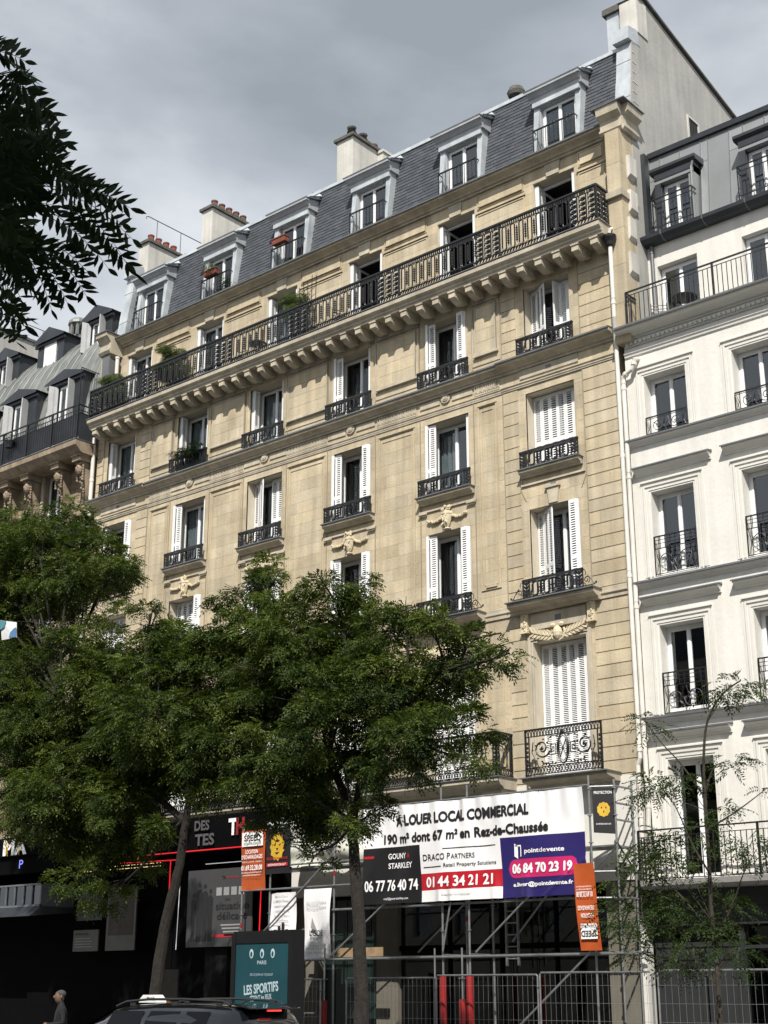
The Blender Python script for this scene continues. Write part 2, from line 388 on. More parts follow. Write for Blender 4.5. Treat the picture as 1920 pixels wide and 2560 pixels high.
# grooved strips (rustication) of the two end bays
for a, b in gr:
    for z0, z1 in ((6.42, 10.70), (11.0, 16.95), (17.8, 20.0)): fill(a, b, z0, z1, [], .331, .028, WY-.014, .8)
plain = [(-35.40, -20.68), (-20.20, -18.13), (-37.93, -35.95)]
for a, b in plain:
    for z0, z1 in ((6.42, 10.70), (11.0, 16.95), (17.8, 20.2)): fill(a, b, z0, z1, [o for o in ops], .345, .006, WY+.004)
fill(XL, XR, 17.10, 17.45, [], .345, .006, WY+.004); fill(XL, XR, 10.72, 10.98, [], .3, .006, WY+.004); fill(XL, XR, 20.2, 20.4, [], .3, .006, WY+.004)
fill(XL+.3, XR, 20.57, 23.75, opsA, .36, .006, 29.504)
pans = [(-35.38, -34.15, 0), (-32.45, -30.68, 1), (-28.99, -27.07, 1), (-25.29, -23.60, 1), (-21.70, -20.72, 2)]
for a, b, kind in pans: fill(a+.15, b-.12, 18.34, 19.80, [], .36, .008, WY-.05, .8, thick=.03)
def stone_box(mb, s):
    x0, x1, y0, y1, z0, z1, g_, t = s; mb.ct = t; h = g_/2
    mb.box(x0+(h if g_ > .02 and False else .003), x1-.003, y0, y1, z0+h, z1-h)
stones.sort(key=lambda s: (s[0]**2+s[2]**2+(s[4]-1.6)**2)-(60 if s[6] > .02 else 0))
for s in stones[:300]:
    mb = MB(); stone_box(mb, s); mb.build('stone', 'limestone', wall, org=((s[0]+s[1])/2, s[2], s[4]))
mb = MB()
for s in stones[300:]: stone_box(mb, s)
props(mb.build('stonework', 'limestone', wall), kind='stuff')
# --- horizontal mouldings
def moulding(name, x0, x1, prof, mat, parent=main, ends=None):
    mb = MB(); mb.prism(prof, x0, x1, 'x'); return mb.build(name, mat, parent)
def cornice(z, y0, h, d, x0, x1, name='cornice', mat='trim stone', top='ledge zinc', parent=main):
    """stepped and rounded cornice standing d proud of y0"""
    p = [(y0+.03, z), (y0-d*.18, z), (y0-d*.18, z+h*.22), (y0-d*.34, z+h*.27), (y0-d*.40, z+h*.42), (y0-d*.62, z+h*.60), (y0-d*.86, z+h*.66), (y0-d*.88, z+h*.93), (y0-d*.95, z+h), (y0+.03, z+h)]
    c = moulding(name, x0, x1, p, mat, parent)
    if top:
        mb = MB(); mb.prism([(y0+.02, z+h+.002), (y0-d*1.0, z+h+.002), (y0-d*1.0, z+h-.025), (y0-d*1.02, z+h-.025), (y0-d*1.02, z+h+.02), (y0+.02, z+h+.05)], x0-.01, x1+.01)
        q = mb.build('ledge_flashing', top, parent)
    return c
cornice(17.46, WY, .27, .36, -20.70, XR+.02); cornice(17.46, WY, .27, .30, -35.38, -20.702); cornice(17.46, WY, .27, .36, XL-.05, -35.382)
for a, b, d in ((-20.70, XR, .06), (-35.38, -20.702, .035), (XL, -35.382, .06)):
    mb = MB(); mb.prism([(WY+.02, 16.95), (WY-d*.6, 16.95), (WY-d*.7, 16.985), (WY-d, 17.0), (WY-d, 17.03), (WY-d*.5, 17.04), (WY-d*1.3, 17.075), (WY-d*1.3, 17.10), (WY+.02, 17.11)], a, b)
    mb.build('moulding', 'trim stone', main)
for a, b, d in ((-20.70, XR, .09), (-35.38, -20.702, .07), (XL, -35.382, .09)):
    mb = MB(); mb.prism([(WY+.02, 10.70), (WY-d*.5, 10.70), (WY-d*.55, 10.78), (WY-d, 10.82), (WY-d, 10.86), (WY-d*.4, 10.88), (WY-d*.5, 10.97), (WY+.02, 11.0)], a, b)
    mb.build('moulding', 'trim stone', main)
# frieze fields between B and C: sunk panels with roundels, fluted panels
def frame_box(mb, x0, x1, z0, z1, y, t=.035, d=.018):
    mb.box(x0, x1, y-d, y+.02, z0, z0+t); mb.box(x0, x1, y-d, y+.02, z1-t, z1)
    mb.box(x0, x0+t, y-d, y+.02, z0+t, z1-t); mb.box(x1-t, x1, y-d, y+.02, z0+t, z1-t)
for i, c in enumerate(CX):
    mb = MB()
    if i in (0, 5):
        mb.box(c-.93, c+.93, WY-.03, WY+.02, 17.20, 17.44); mb.build('frieze_panel', 'trim stone', main)
        mb = MB()
        for k in range(6): mb.box(c-.08+k*.03, c-.062+k*.03, WY-.036, WY-.028, 17.27, 17.38)
        mb.build('air_vent', 'ledge zinc', main)
    else:
        for s in (-1, 1): mb.box(c+s*.22, c+s*.93, WY-.03, WY+.02, 17.24, 17.40)
        mb.add([], []); 
        vs = [(c+.16*math.cos(R(a)), 0, 17.35+.13*math.sin(R(a))) for a in range(0, 360, 30)]
        mb.prism([(p[0], p[2]) for p in vs], WY-.05, WY+.02, 'y'); mb.prism([(c+(p[0]-c)*.6, 17.35+(p[2]-17.35)*.6) for p in vs], WY-.075, WY-.05, 'y'); mb.prism([(c+(p[0]-c)*.28, 17.35+(p[2]-17.35)*.28) for p in vs], WY-.095, WY-.075, 'y')
        mb.build('frieze_panel', 'trim stone', main)
for a, b, kind in pans:
    # fluted frieze
    fa, fb = (a+.09, b-.12) if kind == 1 else (a+.05, b-.06)
    mb = MB(); mb.box(fa, fb, WY-.012, WY+.02, 17.14, 17.46)
    n = int((fb-fa)/.125)
    for k in range(n):
        x = fa+(k+.5)*(fb-fa)/n
        mb.box(x-.050, x-.030, WY-.035, WY-.012, 17.20, 17.43); mb.box(x+.030, x+.050, WY-.035, WY-.012, 17.20, 17.43)
        mb.box(x-.03, x+.03, WY-.035, WY-.012, 17.405, 17.43)
        for q in range(1): mb.blob((x, WY-.02, 17.24), .018, .02, .02, 5, 3)
    mb.build('fluted_frieze', 'trim stone', main)
    # ornament strip and raised panel at B level
    ia, ib = a+.02, b-.02
    mb = MB(); mb.box(ia, ib, WY-.035, WY+.02, 19.93, 20.13); mb.box(ia-.02, ib+.02, WY-.055, WY+.02, 20.13, 20.17); mb.box(ia, ib, WY-.05, WY+.02, 19.90, 19.93)
    n = int((ib-ia)/.11)
    for k in range(n):
        x = ia+(k+.5)*(ib-ia)/n; mb.blob((x, WY-.035, 20.03), .038, .03, .075, 6, 4); 
    mb.build('egg_moulding', 'trim stone', main)
    mb = MB(); frame_box(mb, ia+.0, ib-.0, 18.02, 19.88, WY, .03, .02); mb.box(ia+.13, ib-.10, WY-.040, WY+.02, 18.34, 19.80); frame_box(mb, ia+.13, ib-.10, 18.34, 19.80, WY-.05, .03, .02)
    mb.build('raised_panel', 'trim stone', main)
    mb = MB(); mb.box(ia+.07, ib-.05, WY-.09, WY+.02, 18.27, 18.33); mb.build('moulding', 'trim stone', main)
    # tall panels over C and D
    mb = MB(); frame_box(mb, a+.16, b-.18, 11.55, 16.80, WY, .045, .028); mb.box(a+.16, b-.18, WY-.05, WY+.02, 16.78, 16.82)
    frame_box(mb, a+.27, b-.29, 11.68, 16.64, WY, .025, .014)
    mb.box(a+.33, b-.30, WY-.06, WY+.02, 11.60, 11.66); mb.build('panel_moulding', 'limestone', main)
    mb = MB(); frame_box(mb, a+.16, b-.18, 6.9, 10.4, WY, .045, .028); mb.build('panel_moulding', 'limestone', main)
# vertical pilaster breaks
mb = MB()
for x in (-35.39, -20.69, -18.14, -37.93):
    mb.box(x-.015, x+.015, WY-.018, WY+.02, 11.0, 16.95); mb.box(x-.015, x+.015, WY-.018, WY+.02, 17.8, 20.1)
for i, c in enumerate(CX):
    for s in (-1, 1):
        if i in (0, 5): continue
        mb.box(c+s*.95-.012, c+s*.95+.012, WY-.014, WY+.02, 11.0, 16.95); mb.box(c+s*.95-.012, c+s*.95+.012, WY-.014, WY+.02, 17.8, 20.1)
mb.build('pilaster_edge', 'groove', main)
# --- A level: panels, lintel keystones, main cornice
AY = 29.5
apan = [(-35.95, -34.15), (-32.35, -30.68), (-28.85, -27.07), (-25.29, -23.61), (-21.72, -20.05), (-18.22, -17.38)]
for a, b in apan:
    mb = MB(); frame_box(mb, a, b, 23.20, 23.68, AY, .03, .022); mb.box(a+.08, b-.05, AY-.04, AY+.02, 23.25, 23.62); mb.box(a+.05, b-.05, AY-.07, AY-.04, 23.25, 23.285)
    mb.box(a-.04, b+.04, AY-.05, AY+.02, 23.06, 23.12); frame_box(mb, a, b, 21.2, 23.02, AY, .03, .018)
    mb.build('panel_moulding', 'limestone', main)
for c in CX:
    c += .12
    mb = MB(); mb.prism([(c-.2, 23.33), (c+.2, 23.33), (c+.26, 23.72), (c-.26, 23.72)], AY-.04, AY+.02, 'y'); mb.build('keystone', 'trim stone', main)
cornice(23.72, AY, .25, .42, XL+.5, -17.05)
# --- balcony slab and corbels
bal = MB()
BY = 28.25
bal.prism([(WY+.0, 20.215), (BY+.13, 20.215), (BY+.12, 20.26), (BY+.08, 20.29), (BY+.07, 20.34), (BY+.02, 20.37), (BY-.02, 20.41), (BY-.03, 20.51), (BY-.01, 20.54), (29.5, 20.54), (29.5, 20.30), (WY, 20.30)], -37.95, -16.90)
balcony = bal.build('balcony', 'trim stone', main)
mb = MB(); mb.box(-37.99, -16.87, BY-.055, 29.48, 20.542, 20.565); mb.build('ledge_flashing', 'ledge zinc', balcony)
cb = MB(); w2 = .105
cb.prism([(WY, 20.213), (BY+.14, 20.213), (BY+.14, 20.17), (BY+.16, 20.165), (BY+.16, 20.02), (BY+.27, 20.005), (BY+.31, 19.965), (BY+.40, 19.93), (BY+.55, 19.905), (BY+.64, 19.93), (BY+.68, 19.99), (WY, 20.0)], -w2, w2)
cb.box(-w2-.02, w2+.02, BY+.13, WY, 20.172, 20.211)
first = None
for i in range(36):
    x = -17.19-.587*i
    if first is None: first = cb.build('corbel', 'trim stone', balcony, org=(x, 0, 0), local=True); 
    else: inst(first, balcony, (x, 0, 0))
# --- iron railings
def loop_pts(cx, z0, z1, hw, y=0, n=5):
    r = hw; return [(cx-hw, y, z0+r)] + arc(cx, z1-r, r, r, 180, 0, n, y) + arc(cx, z0+r, r, r, 0, -180, n, y)
def baluster(mb, x, z0, z1):
    h = z1-z0; prof = [(.012, 0), (.012, h*.08)]
    k = 6
    for i in range(k):
        a = h*(.1+.8*i/k); b = h*(.1+.8*(i+1)/k); prof += [(.018, a), (.038, (a+b)/2), (.018, b)]
    prof += [(.012, h)]
    mb.lathe((x, 0, z0), prof, 5)
def crescent(mb, x, z0, z1, k=5):
    h = (z1-z0)/k; hw = .105
    for i in range(k):
        z = z0+h*(i+.55)
        mb.tube(arc(x, z, hw, h*.62, 170, 370, 7), .025, 4); mb.tube(arc(x, z+h*.05, hw*.5, h*.33, 180, 360, 5), .024, 4); mb.blob((x, 0, z-h*.05), .03, .015, .03, 4, 3)
    for s in (-1, 1): mb.box(x+s*hw-.014, x+s*hw+.014, -.014, .014, z0, z1)
def rail_frame(mb, x0, x1, z0, z1, top=.03):
    mb.box(x0, x1, -.036, .036, z1-top-.01, z1+.015); mb.box(x0, x1, -.015, .015, z1-.165, z1-.145); mb.box(x0, x1, -.018, .018, z0+.0, z0+.025); mb.box(x0, x1, -.015, .015, z0+.125, z0+.145)
def top_band(mb, x0, x1, z0, z1, step=.072):
    n = max(1, int((x1-x0)/step))
    for i in range(n):
        x = x0+(i+.5)*(x1-x0)/n; mb.box(x-.017, x+.017, -.012, .012, z1-.147, z1-.028)
    n = max(1, int((x1-x0)/.095))
    for i in range(n):
        x = x0+(i+.5)*(x1-x0)/n
        mb.tube([(x-.042, 0, z0+.024), (x+.042, 0, z0+.127)], .016, 3, cap=False); mb.tube([(x-.042, 0, z0+.024), (x-.0, 0, z0+.127)], .014, 3, cap=False)
def rail_section(x0, x1, z0, z1, kind):
    mb = MB(); rail_frame(mb, x0, x1, z0, z1); top_band(mb, x0, x1, z0, z1)
    za, zb = z0+.145, z1-.165
    if kind == 'C':
        n = max(1, round((x1-x0)/.283))
        for i in range(n): crescent(mb, x0+(i+.5)*(x1-x0)/n, za, zb)
        for x in (x0+.015, x1-.015): mb.box(x-.016, x+.016, -.02, .02, z0, z1)
        for i in range(n): mb.blob((x0+(i+.5)*(x1-x0)/n, 0, z1-.09), .10, .02, .05, 6, 3)
    else:
        n = max(1, round((x1-x0)/.29))
        for i in range(n):
            x = x0+(i+.5)*(x1-x0)/n
            mb.tube(loop_pts(x, za, zb, .066), .021, 4, cap=False)
            baluster(mb, x+(x1-x0)/n/2, za+.10, zb-.09)
            mb.tube(arc(x+(x1-x0)/n/2, zb-.09, (x1-x0)/n/2-.062, .07, 0, 180, 4), .009, 3, cap=False)
            mb.tube(arc(x+(x1-x0)/n/2, za+.09, (x1-x0)/n/2-.062, .07, 180, 360, 4), .009, 3, cap=False)
    return mb
z0, z1 = .0, 1.04
cen = [-17.37, -20.47, -24.07, -27.74, -31.07, -34.66]
edges = []
x = -37.88
segs = []
for c in reversed(cen):
    segs.append(('L', x, c-.42)); segs.append(('C', c-.42, min(c+.42, -16.95))); x = c+.42
crt = None
for kind, a, b in segs:
    if kind == 'C' and b < -17.3:
        if crt is None:
            crt = rail_section(-.42, .42, z0, z1, 'C').build('railing_panel', 'black iron', balcony, org=((a+b)/2, BY, 20.57), local=True)
        else: inst(crt, balcony, ((a+b)/2, BY, 20.57))
    else: rail_section(0, b-a, z0, z1, kind).build('railing_panel', 'black iron', balcony, org=(a, BY, 20.57), local=True)
mb = rail_section(0, .55, z0, z1, 'C')
o = mb.build('railing_panel', 'black iron', balcony, org=(-16.95, BY, 20.57), local=True); o.rotation_euler = (0, 0, R(90))
o = inst(o, balcony, (-37.88, BY, 20.57)); 
mb = MB(); mb.box(-.02, .02, -.02, .02, 0, 1.06)
po = mb.build('railing_post', 'black iron', balcony, org=(-16.95, BY, 20.57), local=True)
for x in (-37.88,): inst(po, balcony, (x, BY, 20.57))
# window guards (short ones at B and C, with scroll brackets at D)
def guard(hw, h, scroll=False):
    mb = MB(); mb.box(-hw, hw, -.035, .035, h-.04, h+.015); mb.box(-hw, hw, -.014, .014, 0, .02); mb.box(-hw, -hw+.02, -.02, .02, 0, h); mb.box(hw-.02, hw, -.02, .02, 0, h)
    mb.box(-hw, hw, -.014, .014, h-.085, h-.06)
    cw = .19
    for s in (-1, 1):
        xc = s*(hw-.02-cw/2); mb.box(xc-s*cw/2-.012, xc-s*cw/2+.012, -.012, .012, 0, h)
        for k in range(4):
            z = .03+k*(h-.09)/4
            for q in (-1, 1): mb.prism([(xc, z), (xc+q*.075, z+.05), (xc+q*.075, z+.115), (xc, z+.07)][::q], -.012, .012, 'y')
        mb.box(xc-.006, xc+.006, -.012, .012, 0, h)
    a = hw-.02-cw; n = 4
    st = 2*a/n
    for i in range(n):
        x = -a+(i+.5)*st
        mb.tube(loop_pts(x, .03, h-.07, .080), .029, 4, cap=False)
    for i in range(n+1):
        x = -a+i*st
        if 0 < i < n:
            baluster(mb, x, .08, h-.13)
            mb.tube(arc(x, h-.13, st/2-.075, .05, 0, 180, 4), .016, 3, cap=False); mb.tube(arc(x, .08, st/2-.075, .04, 180, 360, 4), .016, 3, cap=False); mb.box(x-.03, x+.03, -.012, .012, .06, h-.1)
            mb.box(x-.10, x+.10, -.01, .01, h*.45, h*.45+.03); mb.box(x-.08, x+.08, -.01, .01, h*.25, h*.25+.02)
    if scroll:
        for s in (-1, 1):
            pts = [(s*(hw+(p[0])), 0, p[2]) for p in spiral(.10, .16, .10, .02, -60, 420, 14)]
            mb.tube(pts, .013, 4); mb.tube([(s*hw, 0, h-.06), (s*(hw+.05), 0, h-.04), (s*(hw+.08), 0, h-.12), (s*(hw+.06), 0, .28)], .011, 4)
            mb.tube([(s*(hw+.12), 0, .28), (s*(hw+.24), 0, .14), (s*(hw+.30), 0, .03), (s*(hw+.36), 0, .05)], .012, 4); mb.blob((s*(hw+.37), 0, .05), .03, .02, .04, 5, 3); mb.box(s*hw, s*(hw+.34), -.012, .012, 0, .018)
    return mb
g0 = None
for r, zz, yy in (('B', 17.86, 28.90), ('C', 14.58, 28.90)):
    for c in CX:
        if g0 is None: g0 = guard(.91, .45).build('window_guard', 'black iron', main, org=(c, yy, zz), local=True)
        else: inst(g0, main, (c, yy, zz))
g0 = None
for c in CX:
    if g0 is None: g0 = guard(.91, .47, True).build('window_guard', 'black iron', main, org=(c, 28.85, 11.05), local=True)
    else: inst(g0, main, (c, 28.85, 11.05))
# --- sills, aprons, ledges, carved ornament
def sill(c, z, hw, d, h, parent=main, mat='trim stone', top='ledge zinc', y=WY, name='sill'):
    mb = MB(); mb.prism([(y, z-h), (y-d*.35, z-h), (y-d*.42, z-h*.75), (y-d*.75, z-h*.55), (y-d*.85, z-h*.42), (y-d*.85, z-.02), (y, z-.02)], c-hw, c+hw)
    s_ = mb.build(name, mat, parent)
    if top:
        mb = MB(); mb.box(c-hw-.03, c+hw+.03, y-d, y, z-.018, z+.012); mb.build('sill_cover', top, s_)
    return s_
for i, c in enumerate(CX):
    sill(c, 14.53, .93, .28, .19)
    mb = MB(); mb.box(c-.99, c+.99, WY-.045, WY+.02, 14.13, 14.18); mb.box(c-.99, c-.96, WY-.04, WY+.02, 14.18, 14.5); mb.box(c+.96, c+.99, WY-.04, WY+.02, 14.18, 14.5)
    if 0 < i < 5:
        mb.box(c-.99, c-.70, WY-.10, WY-.045, 14.07, 14.12); mb.box(c+.70, c+.99, WY-.10, WY-.045, 14.07, 14.12)
    mb.build('apron_moulding', 'trim stone', main)
    sill(c, 10.95, 1.30 if i in (0, 5) else 1.22, .47, .26, name='ledge')
    mb = MB()
    if 0 < i < 5:      # carved vase with garlands
        mb.lathe((c, WY-.05, 13.48), [(.05, 0), (.13, .02), (.05, .07), (.10, .16), (.15, .30), (.17, .42), (.19, .44), (.19, .50), (.10, .54)], 8, sy=.75)
        q = random.Random(i)
        for k in range(16): mb.blob((c+q.uniform(-.15, .15), WY-.08+q.uniform(-.06, .02), 14.02+q.uniform(0, .13)), .045, .04, .04, 5, 3)
        for s in (-1, 1):
            for k in range(9):
                t = k/8; mb.blob((c+s*(.20+.46*t), WY-.06, 13.86-.07*math.sin(t*math.pi)+s*.0+q.uniform(-.02, .02)), .05, .05, .055-.015*t, 5, 3)
        for k in range(10): mb.blob((c+q.uniform(-.12, .12), WY-.16, 13.62+k*.03), .025, .03, .04, 4, 3)
        mb.build('carved_vase', 'carved stone', main)
    else:              # plain keystone over the end windows
        mb.prism([(c-.13, 13.50), (c+.13, 13.50), (c+.19, 13.98), (c-.19, 13.98)], WY-.05, WY+.02, 'y'); mb.box(c-.23, c+.23, WY-.09, WY+.02, 13.92, 13.98)
        mb.build('keystone', 'trim stone', main)
        mb = MB(); 
        for k in range(5): mb.box(c-.08+k*.035, c-.062+k*.035, WY-.012, WY+.01, 14.01, 14.11)
        mb.build('air_vent', 'ledge zinc', main)
        # splayed arch stones outline
        mb = MB()
        for s in (-1, 1): mb.prism([(c+s*.85, 13.72), (c+s*.87, 13.72), (c+s*1.02, 14.05), (c+s*1.0, 14.05)][::s], WY-.012, WY+.02, 'y')
        mb.build('arch_joint', 'groove', main)
# window surrounds
for r in 'BCD':
    for c in CX:
        x0, x1, a, b = c-HW[r], c+HW[r], ZB[r], ZT[r]
        mb = MB(); mb.box(x0-.03, x0, WY-.012, WY+.05, a+.02, b+.03); mb.box(x1, x1+.03, WY-.012, WY+.05, a+.02, b+.03); mb.box(x0, x1, WY-.012, WY+.05, b, b+.03)
        mb.build('window_surround', 'limestone', main)
# --- E level: big windows with carved cartouches and balconies
for i, c in enumerate(CX):
    x0, x1, a, b = c-HW['E'], c+HW['E'], ZB['E'], ZT['E']
    mb = MB()
    for k, (o_, d) in enumerate(((.04, .02), (.10, .045), (.145, .03))):
        mb.box(x0-o_, x0-o_+.05, WY-d, WY+.02, a, b+o_); mb.box(x1+o_-.05, x1+o_, WY-d, WY+.02, a, b+o_); mb.box(x0-o_+.05, x1+o_-.05, WY-d, WY+.02, b+o_-.05, b+o_)
    mb.build('window_surround', 'trim stone', main)
    if i in (0, 5):
        mb = MB(); mb.box(c-.82, c+.82, WY-.035, WY+.02, 10.30, 10.66); mb.box(c-.85, c+.85, WY-.055, WY+.02, 10.27, 10.30); mb.box(c-.85, c+.85, WY-.075, WY+.02, 10.23, 10.27); mb.build('frieze_panel', 'trim stone', main)
        mb = MB(); mb.box(c-.09, c+.09, WY-.040, WY-.034, 10.40, 10.54); mb.build('air_vent', 'ledge zinc', main)
        for s in (-1, 1):
            mb = MB(); mb.box(c+s*.90, c+s*1.10, WY-.10, WY+.02, 10.22, 10.72); mb.box(c+s*.88, c+s*1.12, WY-.13, WY+.02, 10.18, 10.22)
            mb.tube([(p[0]+c+s*1.0, WY-.11, p[2]) for p in spiral(0, 10.36, .07, .015, 0, 500, 12)], .016, 4); mb.tube([(p[0]+c+s*1.0, WY-.11, p[2]) for p in spiral(0, 10.58, .055, .015, 90, 540, 12)], .016, 4)
            for k in range(5): mb.blob((c+s*1.0+.03*(-1)**k, WY-.12, 10.26+k*.1), .03, .03, .035, 5, 3)
            mb.build('console', 'carved stone', main)
    mb = MB()          # oval cartouche with palm branches
    mb.blob((c, WY-.08, 10.06), .13, .12, .18, 10, 6); mb.tube([(p[0], WY-.06, p[2]) for p in arc(c, 10.06, .20, .20, 150, 390, 14)], .03, 5)
    for s in (-1, 1):
        mb.blob((c+s*.13, WY-.09, 10.26), .07, .06, .06, 6, 4); mb.tube([(c+s*.1, WY-.04, 9.97), (c+s*.4, WY-.04, 10.03), (c+s*.72, WY-.03, 10.17)], .014, 4)
        for k in range(11):
            t = .14+k*.055; zz = 9.97+(t)**1.6*.30
            for q in (-1, 1): mb.prism([(c+s*t, zz), (c+s*(t+.08), zz+q*.09+.03), (c+s*(t+.17), zz+q*.145+.06), (c+s*(t+.10), zz+q*.03+.01)][::(s*q)], WY-.085+.02*(k % 2), WY+.0, 'y')
    mb.blob((c, WY-.09, 9.93), .06, .05, .04, 6, 4)
    mb.build('cartouche', 'carved stone', main)
sill(-18.82, 6.45, 1.20, .72, .20, name='balcony_slab', mat='trim stone')
def ornate(hw, h, rep=1, y=0):
    """cast iron panel: arcades above, ovals below, oval medallion, scrolls and Greek keys between"""
    mb = MB(); t = .014
    mb.box(-hw, hw, -.035, .035, h-.025, h+.015); mb.box(-hw, hw, -.02, .02, h-.18, h-.16); mb.box(-hw, hw, -.02, .02, 0.03, .05); mb.box(-hw, hw, -.02, .02, .20, .22)
    n = int(2*hw/.085)
    for i in range(n):
        x = -hw+(i+.5)*2*hw/n; mb.tube(arc(x, h-.10, .032, .07, 0, 180, 4) + [], .013, 3, cap=False); mb.box(x-.036, x-.026, -.01, .01, h-.16, h-.10); mb.box(x+.026, x+.036, -.01, .01, h-.16, h-.10)
        mb.tube(arc(x, .125, .034, .07, 0, 360, 8), .013, 3, cap=False)
    for s in (-1, 1):
        mb.box(s*hw-.02, s*hw+.02, -.02, .02, 0, h+.02); mb.box(s*(hw-.10)-.012, s*(hw-.10)+.012, -.015, .015, .22, h-.18)
        for k in range(6): mb.blob((s*(hw-.05), 0, .28+k*(h-.5)/6), .03, .015, .045, 5, 3)
    span = 2*(hw-.1)/max(rep, 1)
    for k in range(rep):
        c = -hw+.1+span*(k+.5); zc = (h-.16+.22)/2+.01; H = (h-.40)/2
        mb.tube(arc(c, zc, .155, H*.98, 0, 360, 18), .024, 4, cap=False); mb.tube(arc(c, zc, .115, H*.82, 0, 360, 16), .012, 4, cap=False)
        mb.tube([(c-.09, 0, zc-H*.6), (c+.09, 0, zc+H*.6)], .018, 4); mb.tube([(c+.09, 0, zc-H*.6), (c-.09, 0, zc+H*.6)], .018, 4); mb.blob((c, 0, zc), .05, .02, .05, 6, 4)
        mb.blob((c, -.01, h-.14), .07, .02, .07, 6, 4)
        for s in (-1, 1):
            gx = c+s*.28
            mb.tube([(gx+s*.08, 0, zc-.12), (gx-s*.07, 0, zc-.12), (gx-s*.07, 0, zc+.12), (gx+s*.07, 0, zc+.12), (gx+s*.07, 0, zc-.05), (gx-s*.02, 0, zc-.05), (gx-s*.02, 0, zc+.05), (gx+s*.03, 0, zc+.05)], .02, 4)
            sc_ = c+s*min(.60, span/2-.30)
            mb.tube([(sc_+s*(p[0]), 0, p[2]) for p in spiral(0, zc+.05, .235, .05, 200, 720, 26)], .022, 4); mb.blob((sc_, 0, zc+.05), .05, .02, .05, 6, 4)
            for q in range(12):
                a = R(q*31+20); rr = .18+.05*(q % 3); mb.blob((sc_+rr*math.cos(a), 0, zc+rr*.95*math.sin(a)), .035, .012, .022, 5, 3)
            mb.tube([(c+s*.14, 0, h-.22), (c+s*.30, 0, h-.20), (c+s*.42, 0, h-.26), (c+s*.40, 0, h-.33)], .013, 4); mb.tube([(c+s*.12, 0, .27), (c+s*.30, 0, .25), (c+s*.5, 0, .30), (c+s*.62, 0, .24)], .013, 4)
            mb.tube([(sc_+s*.2, 0, zc-.22), (sc_+s*.30, 0, zc-.02), (sc_+s*.26, 0, zc+.22)], .014, 4)
            for q in range(5): mb.blob((c+s*(.22+.09*q), 0, .27+.03*math.sin(q*2)), .03, .012, .03, 5, 3)
    return mb
ob = ornate(1.08, 1.13).build('window_guard', 'black iron', main, org=(-18.83, 28.5, 6.48), local=True)
mb = MB()
for s in (-1, 1): mb.box(s*1.08-.01, s*1.08+.01, 0, .55, 0.02, .05); mb.box(s*1.08-.01, s*1.08+.01, 0, .55, 1.10, 1.13)

# long E balcony
mb = MB(); mb.prism([(WY, 6.28), (28.52, 6.28), (28.46, 6.34), (28.36, 6.38), (28.30, 6.46), (28.30, 6.55), (WY, 6.55)], -35.4, -20.60); eb = mb.build('balcony', 'trim stone', main)
mb = MB(); mb.box(-35.43, -20.57, 28.26, WY, 6.552, 6.575); mb.build('ledge_flashing', 'ledge zinc', eb)
for i in range(5):
    c = CX[i] if i else CX[0]+1.6
for k, x in enumerate((-21.0, -24.45, -28.0, -31.5, -35.0)):
    mb = MB(); mb.prism([(WY, 6.278), (28.55, 6.278), (28.53, 6.12), (28.62, 6.02), (28.80, 5.97), (28.92, 5.80), (WY, 5.72)], x-.30, x+.30); mb.build('corbel', 'trim stone', eb)
one = None
for k in range(6):
    x = -20.73-1.23-2.46*k
    if one is None: one = ornate(1.22, 1.10).build('railing_panel', 'black iron', eb, org=(x, 28.42, 6.58), local=True)
    else: inst(one, eb, (x, 28.42, 6.58))
o = ornate(.33, 1.10, 0).build('railing_panel', 'black iron', eb, org=(-20.73, 28.75, 6.58), local=True); o.rotation_euler = (0, 0, R(90))
mb = MB()
for k in range(4): mb.tube([(-.25+.16*k, 0, .25), (-.2+.16*k, 0, .5), (-.27+.16*k, 0, .9)], .012, 4)
o = mb.build('railing_infill', 'black iron', eb, org=(-20.73, 28.75, 6.58), local=True); o.rotation_euler = (0, 0, R(90))

